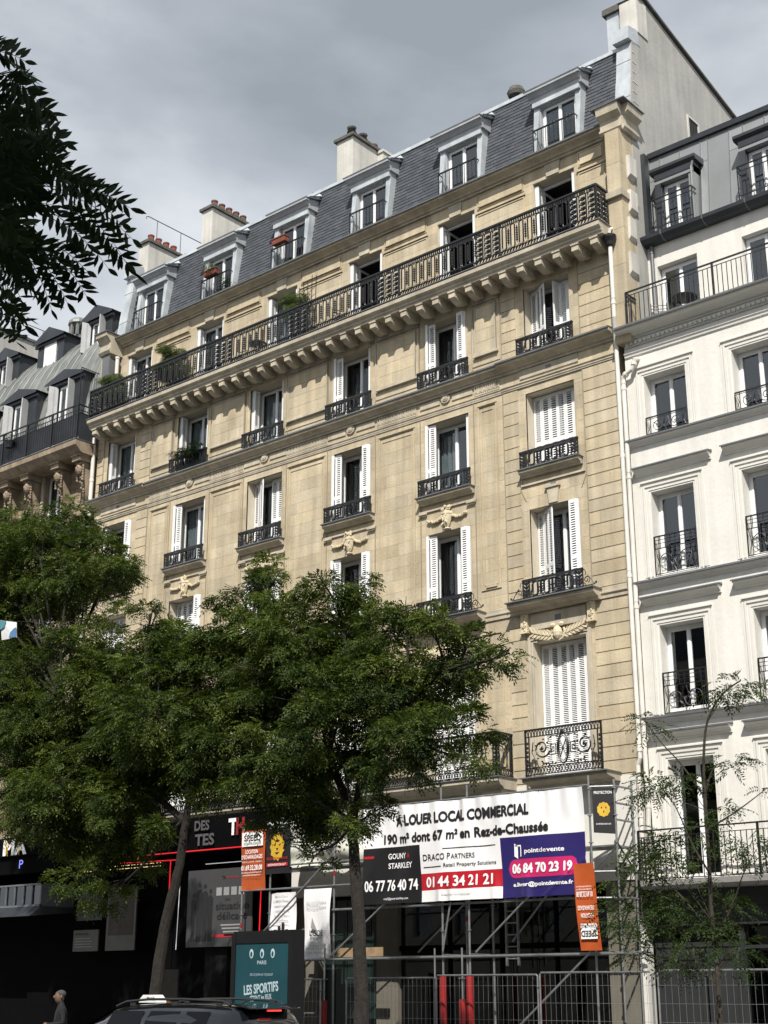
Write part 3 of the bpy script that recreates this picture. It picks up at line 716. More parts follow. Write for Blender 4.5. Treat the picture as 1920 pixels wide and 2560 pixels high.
# --- windows (frame > panes), shutters
def window(parent, x0, x1, z0, z1, y, mat='white paint', curtain=False, transom=False, open_=False, fw=.055, rail=None, glass='window glass'):
    mb = MB(); w_ = x1-x0; xm = (x0+x1)/2
    mb.box(x0, x0+fw, y, y+.07, z0, z1); mb.box(x1-fw, x1, y, y+.07, z0, z1); mb.box(x0+fw, x1-fw, y, y+.07, z1-fw, z1); mb.box(x0+fw, x1-fw, y, y+.07, z0, z0+.05)
    leaves = [(x0+fw, xm-.005), (xm+.005, x1-fw)]; s = .048
    panes = []
    for k, (a, b) in enumerate(leaves):
        if open_: continue
        mb.box(a, a+s, y-.012, y+.045, z0+.05, z1-fw); mb.box(b-s, b, y-.012, y+.045, z0+.05, z1-fw); mb.box(a+s, b-s, y-.012, y+.045, z1-fw-.055, z1-fw); mb.box(a+s, b-s, y-.012, y+.045, z0+.05, z0+.14)
        if rail: mb.box(a+s, b-s, y-.012, y+.045, rail-.02, rail+.02)
        panes.append((a+s, b-s))
    if not open_: mb.box(xm-.028, xm+.028, y-.03, y-.012, z0+.06, z1-fw)
    f = mb.build('window', mat, parent)
    for a, b in panes:
        p = MB(); p.box(a, b, y+.012, y+.020, z0+.14, z1-fw-.055); p.build('pane', glass, f)
    if open_:
        for k, (a, s_) in enumerate(((x0+fw, -1), (x1-fw, 1))):
            p = MB(); L_ = (w_/2-fw)
            for q in (0, 1):
                yy = y+.08+q*(L_-.06); p.box(a-.02, a+.02, yy, yy+.05, z0+.06, z1-fw)
            p.box(a-.02, a+.02, y+.13, y+.02+L_, z0+.06, z0+.14); p.box(a-.02, a+.02, y+.13, y+.02+L_, z1-fw-.06, z1-fw); p.build('open_leaf', mat, f)
    if curtain:
        for a, b in panes[: (1 if curtain == 1 else 2)]:
            p = MB(); n = 12; pts = [(a+(b-a)*i/n, y+.12+.03*math.sin(i*2.1)) for i in range(n+1)]
            for i in range(n): p.quad((pts[i][0], pts[i][1], z0+.05), (pts[i+1][0], pts[i+1][1], z0+.05), (pts[i+1][0], pts[i+1][1], z1-.06), (pts[i][0], pts[i][1], z1-.06))
            p.build('curtain', 'curtain', f)
    return f
_leaf = {}
def shutter_leaf(parent, x, y, z0, h, w_, ang, mat='white paint', pitch=.062):
    """slatted leaf hinged at (x,y), swung by ang degrees about z"""
    key = (round(h, 2), round(w_, 2), mat, pitch)
    if key not in _leaf:
        mb = MB(); s = w_*.2; t = .016
        mb.box(0.002, s, -t, t, 0, h); mb.box(w_-s, w_-.002, -t, t, 0, h)
        rails = [(0, .10), (h*.36-.045, h*.36+.045), (h-.10, h)]
        for a, b in rails: mb.box(s, w_-s, -t, t, a, b)
        for (a, b) in ((.10, h*.36-.045), (h*.36+.045, h-.10)):
            n = int((b-a)/pitch)
            for i in range(n):
                z = a+(i+.5)*(b-a)/n; mb.prism([(-.014, z-pitch*.32), (-.009, z-pitch*.36), (.014, z+pitch*.17), (.009, z+pitch*.21)], s, w_-s, 'x')
        b_ = MB(); b_.box(s, w_-s, t*.9, t, .10, h-.10)
        me = mb.mesh('shutter', mat); _leaf[key] = me
    o = bpy.data.objects.new('shutter', _leaf[key]); place(o, parent, (x, y, z0)); o.rotation_euler = (0, 0, R(ang)); return o
def shutters(x0, x1, z0, z1, y, L, Rr, wl=.25, mat='white paint', pitch=.062):
    h = z1-z0-.04; z0 += .02
    n = 3; wl = (x1-x0)/6-.004
    def fold(side, mode):
        s = 1 if side < 0 else -1; xh = x0+.02 if side < 0 else x1-.02
        if mode == 'P':      # folded pack standing in the reveal, edge on
            for k in range(3): shutter_leaf(main, xh+s*(.015+.035*k), y+.26, z0, h, wl*.92, -90+(1 if s > 0 else -1)*k*1.5, mat, pitch)
        elif mode == 'F':    # outer leaf turned square to the street
            for k in range(2): shutter_leaf(main, xh+s*(.015+.035*k), y+.17, z0, h, wl*.92, -90, mat, pitch)
            if s > 0: shutter_leaf(main, xh+.07, y+.04, z0, h, wl*.92, 4, mat, pitch)
            else: shutter_leaf(main, xh-.05-wl*.92, y-.07, z0, h, wl*.92, -3, mat, pitch)
        elif mode == 'C':    # closed
            for k in range(3): shutter_leaf(main, (x0+.01+k*(wl+.004)) if s > 0 else (x1-.01-(k+1)*(wl+.004)), y+.33, z0, h, wl, 0, mat, pitch)
        elif mode == 'Z':    # half closed in a zigzag
            px, py = (x0+.01, y+.33) if s > 0 else (x1-.01, y+.33)
            for k, an in enumerate((-14, -34, -30) if s > 0 else (-168, 176, -112)):
                shutter_leaf(main, px, py, z0, h, wl, an, mat, pitch); px += wl*math.cos(R(an)); py += wl*math.sin(R(an))
    if L: fold(-1, L)
    if Rr: fold(1, Rr)
cfg = {'A': ['PP', 'PP', 'PP', 'PP', 'PP', 'PP'], 'B': ['PP', 'PP', 'PP', 'FP', 'FF', 'ZZ'], 'C': ['PF', 'FP', 'ZC', 'FF', 'FP', 'CC'], 'D': ['CC', 'CF', 'FF', 'FF', 'FF', 'ZF'], 'E': ['PP', 'CC', 'FF', 'CC', 'CC', 'CC']}
for r in 'BCDE':
    for i, c in enumerate(CX):
        x0, x1, a, b = c-HW[r], c+HW[r], ZB[r]+.05, ZT[r]
        window(main, x0+.02, x1-.02, a, b-.02, WY+.46, curtain={('B', 0): 2, ('B', 1): 2, ('B', 2): 1, ('B', 4): 0, ('C', 1): 1, ('C', 4): 1}.get((r, i), 0))
        m = cfg[r][i]; shutters(x0, x1, a, b, WY+.03, m[0], m[1], pitch=(.045 if r == 'E' else .062))
for i, c in enumerate(CX):
    c += .12
    window(main, c-.67, c+.67, 20.62, 23.28, AY+.36, open_=(i >= 3), curtain=(2 if i == 2 else 0), rail=21.5)
    shutters(c-.69, c+.69, 20.62, 23.26, AY+.03, 'P', 'P')
# ------------------------------------------------------------------ mansard of the main building
RY0, RZ0, RY1, RZ1 = 29.62, 23.98, 30.02, 26.74
roof = MB()
roof.add([(XL+.35, RY0+.05, RZ0), (-17.0, RY0+.05, RZ0), (-17.0, RY1+.05, RZ1), (XL+.35, RY1+.05, RZ1), (XL+.35, 33, 27.9), (-17.0, 33, 27.9), (-17.0, 41, 26.0), (XL+.35, 41, 26.0)], [(0, 1, 2, 3), (3, 2, 5, 4), (4, 5, 6, 7)])
DX = [-36.42, -32.84, -29.42, -25.92, -22.33, -18.87]
# openings of the roof skin behind the dormers are closed by the dormer boxes
roof = roof.build('roof', 'slate bed', main)
sl = []
nc = 23; ch = 2.77/nc; uy, uz = (RY1-RY0)/2.77, (RZ1-RZ0)/2.77
for r_ in range(nc):
    s0 = r_*ch; z = RZ0+uz*s0
    x = XL+.55+(r_ % 2)*.105
    while x < -17.02:
        xe = min(x+.21, -17.0); xm = (x+xe)/2
        inside = any(abs(xm-d) < (.74 if z < 26.15 else 0) for d in DX)
        if not inside: sl.append((x+.003, xe-.003, s0, rnd.random(), rnd.uniform(-.006, .006), rnd.uniform(-.003, .004)))
        x = xe
sl.sort(key=lambda s: -s[0])
def slate(mb, s):
    x0, x1, s0, t, dz, dy = s; mb.ct = t; L_ = ch*1.18
    a = s0+dz; b = s0+L_
    th = .014
    y0 = RY0+uy*a-.022+dy; z0_ = RZ0+uz*a; y1 = RY0+uy*b-.004; z1_ = RZ0+uz*b
    mb.add([(x0, y0, z0_), (x1, y0, z0_), (x1, y0+th, z0_), (x0, y0+th, z0_), (x0, y1, z1_), (x1, y1, z1_), (x1, y1+th, z1_), (x0, y1+th, z1_)], [(0,3,2,1),(4,5,6,7),(0,1,5,4),(1,2,6,5),(2,3,7,6),(3,0,4,7)])
for s in sl[:300]:
    mb = MB(); slate(mb, s); mb.build('slate', 'slate', roof, org=(s[0], RY0, RZ0+s[2]))
mb = MB()
for s in sl[300:]: slate(mb, s)
props(mb.build('slates', 'slate', roof), kind='stuff')
mb = MB(); mb.prism([(RY1-.06, RZ1-.02), (RY1-.05, RZ1+.10), (RY1+.02, RZ1+.13), (RY1+.3, RZ1+.2), (RY1+.3, RZ1), (RY1, RZ1-.02)], XL+.4, -17.02); mb.build('ridge_flashing', 'new zinc', roof)
mb = MB(); mb.prism([(RY1-.005, RZ1+.105), (RY1+.05, RZ1+.15), (RY1+.2, RZ1+.19), (RY1+.2, RZ1+.14)], XL+.4, -17.02); mb.build('ridge_trim', 'dark zinc', roof)
for k in range(20):
    q = MB(); x = XL+.9+k*1.06; q.box(x, x+.02, RY1-.02, RY1+.05, RZ1+.1, RZ1+.16); q.build('roof_clip', 'ledge zinc', roof)
def dormer(d):
    zt = 25.78
    mb = MB()
    for s in (-1, 1):   # slanted front strips, narrow at the foot and wide at the head, cheeks and outer returns
        a0 = d+s*.78; i0 = d+s*.70; a1 = d+s*.80; i1 = d+s*.60
        F = [(a0, 29.42, 24.02), (i0, 29.42, 24.02), (i1, 29.60, zt), (a1, 29.60, zt)]
        B_ = [(p[0], 30.0, p[2]) for p in F]
        mb.add(F+B_, [(0, 1, 2, 3) if s < 0 else (3, 2, 1, 0), (1, 5, 6, 2), (0, 3, 7, 4), (4, 7, 6, 5)])
    mb.box(d-.98+.18, d+.98-.18, 29.50, 30.2, zt, zt+.17)
    fr = mb.build('dormer', 'new zinc', main)
    mb = MB(); mb.prism([(29.62, zt+.17), (29.50, zt+.17), (29.48, zt+.25), (29.43, zt+.28), (29.38, zt+.34), (29.33, zt+.38), (29.33, zt+.45), (30.3, zt+.70), (30.3, zt+.17)], d-.88, d+.88)
    mb.box(d-.93, d+.93, 29.30, 29.40, zt+.39, zt+.46)
    mb.build('dormer_cornice', 'dormer zinc', fr)
    mb = MB(); mb.prism([(29.29, zt+.462), (29.27, zt+.49), (30.25, zt+.76), (30.25, zt+.72)], d-.96, d+.96)
    mb.add([(d+.80, 29.6, zt+.58), (d+1.0, 29.36, zt+.50), (d+1.04, 29.93, zt+.74), (d+.9, 29.96, zt+.90)], [(0, 1, 2, 3)]); mb.build('dormer_flashing', 'new zinc', fr)
    mb = MB(); mb.box(d-.62, d-.58, 29.62, 29.9, 24.02, zt); mb.box(d+.58, d+.62, 29.62, 29.9, 24.02, zt); mb.box(d-.60, d+.60, 29.6, 30.0, zt-.03, zt-.003); mb.build('dormer_cheek', 'dormer zinc', fr)
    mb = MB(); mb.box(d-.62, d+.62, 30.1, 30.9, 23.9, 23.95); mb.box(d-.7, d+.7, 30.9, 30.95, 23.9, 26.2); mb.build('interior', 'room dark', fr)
    mb = MB()
    mb.box(d-.70, d+.70, 29.33, 29.37, 24.86, 24.90); mb.box(d-.70, d+.70, 29.33, 29.36, 24.10, 24.125)
    for k in range(11): x = d-.69+k*.138; mb.box(x-.006, x+.006, 29.34, 29.36, 24.02, 24.88)
    for s in (-1, 1): mb.box(d+s*.70-.012, d+s*.70+.012, 29.33, 29.55, 24.865, 24.895); mb.box(d+s*.70-.01, d+s*.70+.01, 29.335, 29.36, 24.02, 24.88)
    mb.build('window_guard', 'black iron', fr)
    return fr
for i, d in enumerate(DX):
    fr = dormer(d)
    window(main, d-.58, d+.58, 24.05, 25.76, 29.74, curtain=2 if i == 5 else 0, fw=.045)
def chimney(parent, x0, x1, y0, y1, zb, zt, pots, potmat='clay pot', wallmat='pale render', cowls=()):
    mb = MB(); mb.box(x0, x1, y0, y1, zb, zt); c = mb.build('chimney', wallmat, parent)
    mb = MB(); mb.box(x0-.09, x1+.09, y0-.09, y1+.09, zt-.04, zt+.07); mb.box(x0+.0, x1-.0, y0+.0, y1-.0, zt+.07, zt+.12); mb.build('chimney_cap', 'chimney cap', c)
    for k in range(pots):
        y = y0+.28+(y1-y0-.55)*k/max(1, pots-1); x = (x0+x1)/2+.05
        mb = MB()
        if k in cowls:
            mb.lathe((x, y, zt+.12), [(.10, 0), (.10, .22), (.17, .24), (.06, .30), (.15, .36), (.17, .42), (.05, .46)], 9); mb.build('chimney_cowl', 'chimney cap', c)
        else: mb.lathe((x, y, zt+.12), [(.13, 0), (.115, .25), (.135, .26), (.135, .31), (.10, .31), (.09, .2)], 9); mb.build('chimney_pot', potmat, c)
    return c
chimney(main, -39.08, -38.50, 30.95, 32.65, 24.0, 29.0, 4, 'terracotta')
chimney(main, -35.50, -34.95, 30.98, 33.0, 26.5, 29.15, 5)
chimney(main, -28.72, -28.0, 31.0, 33.3, 26.5, 29.25, 4, cowls=(0, 1))
mb = MB(); mb.box(-28.35, -27.75, 32.3, 33.6, 26.5, 29.1); mb.box(-28.4, -27.7, 32.25, 33.65, 29.1, 29.2); mb.build('chimney', 'pale render', main)
mb = MB(); mb.lathe((-21.5, 31.4, 27.0), [(.12, 0), (.12, .95), (.26, 1.02), (.30, 1.15), (.24, 1.30), (.10, 1.38), (.03, 1.40)], 10); mb.build('chimney_cowl', 'chimney cap', main)
mb = MB(); mb.tube([(-38.8, 30.98, 30.1), (-38.8, 31.0, 30.2), (-38.8, 31.1, 30.25), (-38.8, 33.9, 30.25)], .018, 5)
for y in (31.55, 32.77): mb.tube([(-38.8, y, 29.0), (-38.8, y, 30.25)], .014, 5)
mb.build('safety_rail', 'black iron', main)
# right-hand pier with cap, party wall and tothed stones
pr = MB()
for k, z in enumerate((17.2, 18.3, 19.4, 20.45, 21.5, 22.4)):
    p = MB(); p.ct = rnd.random(); p.box(-16.93, -16.515, 28.82, 29.8, z, (18.3, 19.4, 20.45, 21.5, 22.4, 23.42)[k]-.008); p.build('stone', 'limestone', wall)
mb = MB(); mb.box(-17.06, -16.46, 28.72, 29.6, 21.35, 21.53); mb.build('pier_band', 'trim stone', main)
mb = MB(); mb.prism([(28.93, 23.42), (28.86, 23.50), (28.86, 23.56), (28.92, 23.58), (28.92, 23.84), (28.84, 23.90), (28.74, 23.96), (28.72, 24.10), (28.70, 24.18), (29.72, 24.18), (29.72, 23.42)], -17.12, -16.44)
mb.prism([(-16.44, 23.42), (-16.37, 23.50), (-16.37, 23.56), (-16.42, 23.58), (-16.42, 23.84), (-16.34, 23.90), (-16.26, 23.96), (-16.24, 24.18), (-16.44, 24.18)], 28.95, 29.70, 'y')
mb.build('pier_cap', 'trim stone', main)
mb = MB(); mb.box(-17.27, -16.2, 28.67, 29.75, 24.182, 24.21); mb.build('ledge_flashing', 'ledge zinc', main)
def party(x0, x1, prof, mat, nm='party_wall'):
    mb = MB(); mb.prism(prof, x0, x1, 'x'); return mb.build(nm, mat, main)
pw = party(-16.98, -16.50, [(29.35, 14.0), (29.35, 17.5), (29.55, 24.2), (29.9, 27.2), (30.28, 27.3), (30.30, 28.45), (30.6, 28.57), (31.68, 28.31), (35.9, 27.34), (42, 25.9), (42, 14)], 'grey render')
mb = MB(); mb.prism([(30.2, 28.50), (30.55, 28.68), (31.68, 28.40), (35.9, 27.43), (42, 26.0), (42, 25.93), (35.9, 27.36), (31.68, 28.33), (30.6, 28.59), (30.3, 28.46)], -17.08, -16.40, 'x'); mb.build('wall_coping', 'chimney cap', pw)
mb = MB(); mb.box(-17.02, -16.47, 30.2, 30.75, 27.25, 28.42); mb.build('chimney', 'pale render', main)
for z, y0, y1, d in ((22.05, 29.16, 29.50, .09), (21.0, 29.14, 29.48, .08), (20.15, 29.05, 29.36, .06), (19.1, 28.98, 29.34, .07)):
    p = MB(); p.prism([(-16.52, z), (-16.50+d, z+.10), (-16.50+d, z+.66), (-16.52, z+.68)], y0, y1, 'y'); p.build('toothing_stone', 'pale render', pw)
for k in range(9): mb = MB(); mb.box(-16.502, -16.488, 29.7+.02*k, 29.95+.06*(k % 2), 24.4+k*.33, 24.42+k*.33); mb.build('stone_joint', 'white trim', pw)
# barred window of the party wall
mb = MB(); mb.box(-16.51, -16.492, 32.87, 33.43, 24.6, 25.82); wn = mb.build('barred_opening', 'room dark', pw)
mb = MB(); mb.box(-16.50, -16.46, 32.80, 32.87, 24.5, 25.88); mb.box(-16.50, -16.46, 33.43, 33.50, 24.5, 25.88); mb.box(-16.50, -16.46, 32.87, 33.43, 25.82, 25.88); mb.build('frame', 'pale render', wn)
for k in range(5): p = MB(); y = 32.95+k*.1; p.box(-16.485, -16.465, y-.008, y+.008, 24.6, 25.80); p.build('bar', 'black iron', wn)
# zinc verge strips at both ends of the mansard
for xa, xb in ((-16.98, -16.52), (XL+.02, XL+.48)):
    for k in range(4):
        a, b = k/4, (k+1)/4-.004
        p = MB(); p.ct = rnd.random()
        y0, z0_, y1, z1_ = 29.50+.36*a, 24.2+2.55*a, 29.50+.36*b, 24.2+2.55*b
        p.prism([(y0-.012*(k % 2), z0_), (y1-.012*(k % 2), z1_), (y1+.5, z1_), (y0+.5, z0_)], xa, xb); p.build('zinc_sheet', 'new zinc', roof)
    p = MB(); p.prism([(29.82, 26.76), (29.66, 26.76), (29.70, 27.18), (30.2, 27.30), (30.3, 26.8)], xa-.03, xb+.03); p.build('verge_cap', 'new zinc', roof)
mb = MB(); mb.box(-17.86, -17.46, 30.9, 31.4, 26.5, 28.85); zc = mb.build('chimney', 'new zinc', main)
mb = MB(); mb.box(-17.95, -17.3, 30.8, 31.5, 28.85, 29.05); mb.build('chimney_cap', 'chimney cap', zc)
# left pier
mb = MB(); mb.prism([(28.93, 23.35), (28.86, 23.45), (28.86, 23.50), (28.93, 23.55), (28.93, 23.78), (28.82, 23.90), (28.72, 23.98), (28.70, 24.12), (29.7, 24.12), (29.7, 23.35)], -38.42, -37.80); mb.build('pier_cap', 'trim stone', main)
mb = MB(); mb.box(-38.47, -37.75, 28.66, 29.72, 24.122, 24.15); mb.build('ledge_flashing', 'ledge zinc', main)
mb = MB(); mb.box(-38.36, -37.92, 29.0, 29.6, 20.7, 23.35); mb.build('pier', 'limestone', main)
mb = MB(); mb.box(-38.30, -37.90, 28.985, 29.6, 21.4, 23.3); mb.build('zinc_sheet', 'ledge zinc', main)
mb = MB(); mb.tube([(-37.78, 29.25, 22.2), (-37.78, 29.25, 23.2)], .07, 8); mb.tube([(-37.78, 29.25, 23.2), (-37.78, 29.25, 23.27)], .085, 8); mb.build('drainpipe', 'white pipe', main)
# drainpipes
def pipe(pts, r, collars, name='drainpipe', mat='white pipe', parent=main):
    mb = MB(); mb.tube(pts, r, 10)
    for z, x, y in collars: mb.tube([(x, y, z-.045), (x, y, z+.045)], r+.012, 10); mb.tube([(x, y, z+.12), (x, y, z+.14)], r+.010, 10)
    return mb.build(name, mat, parent, smooth=False)
pipe([(-16.88, 28.70, 20.0), (-16.88, 28.70, 17.9), (-17.00, 28.92, 17.3), (-17.00, 28.93, 6.70), (-17.08, 28.95, 6.55), (-17.08, 28.95, 3.9)], .056, [(18.3, -16.88, 28.70), (14.2, -17, 28.93), (11.1, -17, 28.93), (6.9, -17, 28.93), (5.4, -17.08, 28.95)])
mb = MB(); mb.lathe((-16.87, 28.68, 19.92), [(.06, 0), (.09, .04), (.11, .12), (.17, .24), (.18, .30), (.16, .31), (.05, .32)], 12); mb.build('rain_hopper', 'black iron', main)
mb = MB(); mb.tube([(-16.87, 28.68, 20.2), (-16.87, 28.70, 20.42), (-16.88, 28.82, 20.5)], .05, 8); mb.build('drainpipe', 'white pipe', main)
pipe([(-38.40, 28.95, 20.2), (-38.40, 28.95, 3.5)], .07, [(18.6, -38.4, 28.95), (14.5, -38.4, 28.95), (10.5, -38.4, 28.95)])
# ground floor of the main building: plaster band, piers, dark shopfronts
mb = MB(); mb.box(-28.3, XR, WY-.02, WY+.5, 4.0, 6.36); mb.build('plaster_band', 'white trim', main)
mb = MB(); mb.box(-24.9, -22.9, WY-.06, WY-.02, 5.45, 6.0); mb.build('exposed_stone', 'brick buff', main)
M('pier plaster', (.15,.14,.115), (.12,.11,.09), 2, .85)
for a, b in ((-25.22, -24.50), (-18.2, -17.42), (-28.3, -27.3)):
    mb = MB(); mb.box(a, b, WY+.02, WY+.6, 0.14, 4.0); mb.build('pier', 'pier plaster', main)
mb = MB(); mb.box(-27.3, -17.4, WY+.35, WY+.4, .14, 4.0); mb.build('shop_back', 'dark shopfront', main)
mb = MB(); mb.box(-24.5, -18.2, WY+.16, WY+.18, .5, 3.75); mb.build('shop_glass', 'shop glass', main)
mb = MB()
for x in (-22.9, -21.3, -19.7): mb.box(x-.03, x+.03, WY+.10, WY+.16, .14, 3.9)
mb.box(-24.5, -18.2, WY+.08, WY+.16, 2.55, 2.68); mb.box(-24.5, -18.2, WY+.06, WY+.16, .14, .5); mb.build('shop_frame', 'dark shopfront', main)
for k in range(5):
    mb = MB(); x = -27.25+k*.42; mb.box(x+.01, x+.40, WY+.22, WY+.26, .14, 3.9)
    for q in range(9): mb.box(x+.08, x+.33, WY+.205, WY+.22, 2.2+q*.16, 2.24+q*.16)
    mb.build('shop_shutter', 'green shutter', main)
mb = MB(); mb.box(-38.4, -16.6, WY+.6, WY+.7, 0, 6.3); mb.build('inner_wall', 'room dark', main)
props(main, group=None)

# ------------------------------------------------------------------ white rendered building on the right
rb = thing('apartment_building', 'narrow-windowed white rendered building with grey zinc mansard right of the limestone one', 'building', (-12.5, WY, 0))
XA, XB = -16.86, -7.0
RC = [-15.78, -13.36, -10.94, -8.52]
rops = []
for a, b in ((14.60, 16.21), (11.0, 13.13), (7.68, 9.79), (3.92, 6.62)):
    for c in RC: rops.append((c-.58, c+.58, a, b))
w = MB()
for a, b, c, d in solid_cells(XA, XB, 3.3, 17.2, rops): w.box(a, b, WY, WY+.5, c, d)
rwall = w.build('wall', 'white render', rb)
w = MB()
for a, b, c, d in solid_cells(-16.5, XB, 17.2, 20.42, [(c-.58+.12, c+.58+.12, 17.5, 19.62) for c in RC]): w.box(a, b, 29.95, 30.25, c, d)
w.build('wall', 'white render', rb)
w = MB(); w.box(XA, XB, WY+.5, 30.2, 17.0, 17.48); w.build('terrace', 'pavement', rb)
w = MB()
for z in (3.5, 7.0, 10.3, 13.7, 17.0, 20.2): w.box(-16.45, XB, 30.3, 38, z, z+.2)
w.box(-16.45, XB, 34, 34.1, 0, 20); 
for x in (-14.57, -12.15): w.box(x-.05, x+.05, WY+.4, 34, 3.5, 16.9); w.box(x-.05, x+.05, 30.3, 34, 17.0, 20)
w.build('interior', 'room dark', rb)
def rcornice(z, h, d, nm='cornice', top='ledge zinc', x0=XA-.03, x1=XB):
    return cornice(z, WY, h, d, x0, x1, nm, 'white trim', top, rb)
rcornice(17.28, .22, .50)
mb = MB(); mb.box(XA+.05, XB, WY-.05, WY, 17.10, 17.28)
dn = mb.build('moulding', 'white trim', rb)
mb = MB(); mb.box(0, .075, -.12, -.05, 17.14, 17.22)
dt = mb.build('dentil', 'white trim', dn, org=(XA+.1, WY, 0), local=True)
for k in range(1, 75): inst(dt, dn, (XA+.1+k*.13, WY, 0))
mb = MB(); mb.prism([(WY, 16.82), (WY-.04, 16.84), (WY-.05, 16.90), (WY-.08, 16.92), (WY-.08, 16.96), (WY, 16.98)], XA+.02, XB); mb.build('moulding', 'white trim', rb)
for z in (14.53, 10.88, 7.60): rcornice(z-.15, .15, .20, 'string_course')
for c in RC:
    for z0_, zt in ((14.6, 16.21), (11.0, 13.13), (7.68, 9.79), (3.92, 6.62)):
        mb = MB()
        for o_, d in ((.27, .016), (.20, .032), (.10, .018)):
            mb.box(c-.58-o_, c-.58-o_+.05, WY-d, WY+.02, z0_, zt+o_*.95); mb.box(c+.58+o_-.05, c+.58+o_, WY-d, WY+.02, z0_, zt+o_*.95); mb.box(c-.58-o_+.05, c+.58+o_-.05, WY-d, WY+.02, zt+o_*.95-.05, zt+o_*.95)
        mb.box(c-.58-.26, c+.58+.26, WY-.06, WY+.02, zt+.25, zt+.28); mb.build('window_surround', 'white trim', rb)
        window(rb, c-.575, c+.575, z0_+.02, zt-.01, WY+.34, glass='window glass', fw=.06)
        if z0_ < 14:
            z = {11.0: 13.78, 7.68: 10.49, 3.92: 7.26}[z0_]
            h_ = MB(); h_.prism([(WY, z-.19), (WY-.05, z-.19), (WY-.06, z-.15), (WY-.13, z-.09), (WY-.20, z-.06), (WY-.21, z-.01), (WY, z-.01)], c-.95, c+1.10); h_ = h_.build('window_hood', 'white trim', rb)
            mb = MB(); mb.prism([(WY, z+.05), (WY-.23, z+.0), (WY-.23, z-.035), (WY-.215, z-.035), (WY-.215, z-.01), (WY, z-.008)], c-.98, c+1.13); mb.build('hood_flashing', 'ledge zinc', h_)
# window guards
def scroll_guard(hw, h, tall):
    mb = MB(); mb.box(-hw, hw, -.018, .018, h-.02, h+.01); mb.box(-hw, hw, -.01, .01, 0, .015); t = .011
    hs = h-.06
    if tall:
        for q in (.09, .18, .30): mb.box(-hw, hw, -.008, .008, h-q-.012, h-q)
        hs = h-.32
        for k in range(9): x = -hw+.02+k*(2*hw-.04)/8; mb.box(x-.007, x+.007, -.007, .007, h-.31, h)
    for k in (0, 1): mb.box((-1)**k*hw-.01, (-1)**k*hw+.01, -.012, .012, 0, h)
    mb.box(-hw, hw, -.008, .008, hs, hs+.012)
    for s in (-1, 1):
        mb.box(s*(hw-.12)-.007, s*(hw-.12)+.007, -.007, .007, 0, h-.02)
        c = s*hw*.42
        mb.tube([(c+s*p[0], 0, p[2]) for p in spiral(0, hs*.52, hs*.44, .03, 180, 760, 22)], t, 4)
        mb.tube([(c-s*.15+s*p[0], 0, p[2]) for p in spiral(-.10, hs*.45, .02, hs*.30, 0, 420, 16)], .009, 4)
        mb.tube([(s*.0, 0, .02), (s*.10, 0, hs*.4), (s*.04, 0, hs*.95)], .009, 4)
        mb.tube([(s*(hw-.03), 0, .03), (s*(hw-.10), 0, hs*.5), (s*(hw-.03), 0, hs)], .009, 4)
        for k in range(3): mb.blob((c+.05*k*s, 0, hs*.5+.04*k), .025, .01, .02, 5, 3)
    return mb
a_ = scroll_guard(.56, .44, False).build('window_guard', 'black iron', rb, org=(RC[0], 29.03, 14.62), local=True)
b_ = scroll_guard(.56, .95, True).build('window_guard', 'black iron', rb, org=(RC[0], 29.05, 11.02), local=True)
for i, c in enumerate(RC):
    if i: inst(a_, rb, (c, 29.03, 14.62)); inst(b_, rb, (c, 29.05, 11.02))
    inst(b_, rb, (c, 29.05, 7.68))
# terrace railing
def bar_rail(x0, x1, y, z0, z1, step, post, parent, off=.10, ret=0):
    mb = MB(); mb.box(x0, x1, y-.022, y+.022, z1-.02, z1+.012); mb.box(x0, x1, y-.010, y+.010, z1-off-.015, z1-off); mb.box(x0, x1, y-.010, y+.010, z0+.02, z0+.04)
    if ret: mb.box(x0-.015, x0+.015, y, y+ret, z1-.02, z1+.012); mb.box(x0-.01, x0+.01, y, y+ret, z1-off-.015, z1-off)
    p = mb.build('railing', 'black iron', parent)
    n = int((x1-x0)/step); bar = None
    for k in range(n+1):
        x = x0+k*step
        if k % post == 0:
            q = MB(); q.box(-.022, .022, -.022, .022, 0, z1-z0); q.build('post', 'black iron', p, org=(x, y, z0), local=True)
        elif bar is None:
            q = MB(); q.box(-.008, .008, -.008, .008, 0.02, z1-off-z0); bar = q.build('bar', 'black iron', p, org=(x, y, z0), local=True)
        else: inst(bar, p, (x, y, z0))
    if ret:
        for k in range(1, int(ret/step)): inst(bar, p, (x0, y+k*step, z0))
    return p
bar_rail(-16.50, XB, 28.68, 17.50, 18.45, .128, 19, rb, ret=.5)
mb = MB(); mb.prism([(WY, 3.72), (28.42, 3.72), (28.32, 3.78), (28.30, 3.90), (WY, 3.90)], XA+.05, XB); mb.build('balcony_slab', 'kerb granite', rb)
bar_rail(-16.85, XB, 28.40, 3.90, 4.99, .132, 22, rb, off=.14, ret=.6)
mb = MB(); mb.box(XA, XB, WY-.10, WY, 6.95-.25, 6.95-.22); 
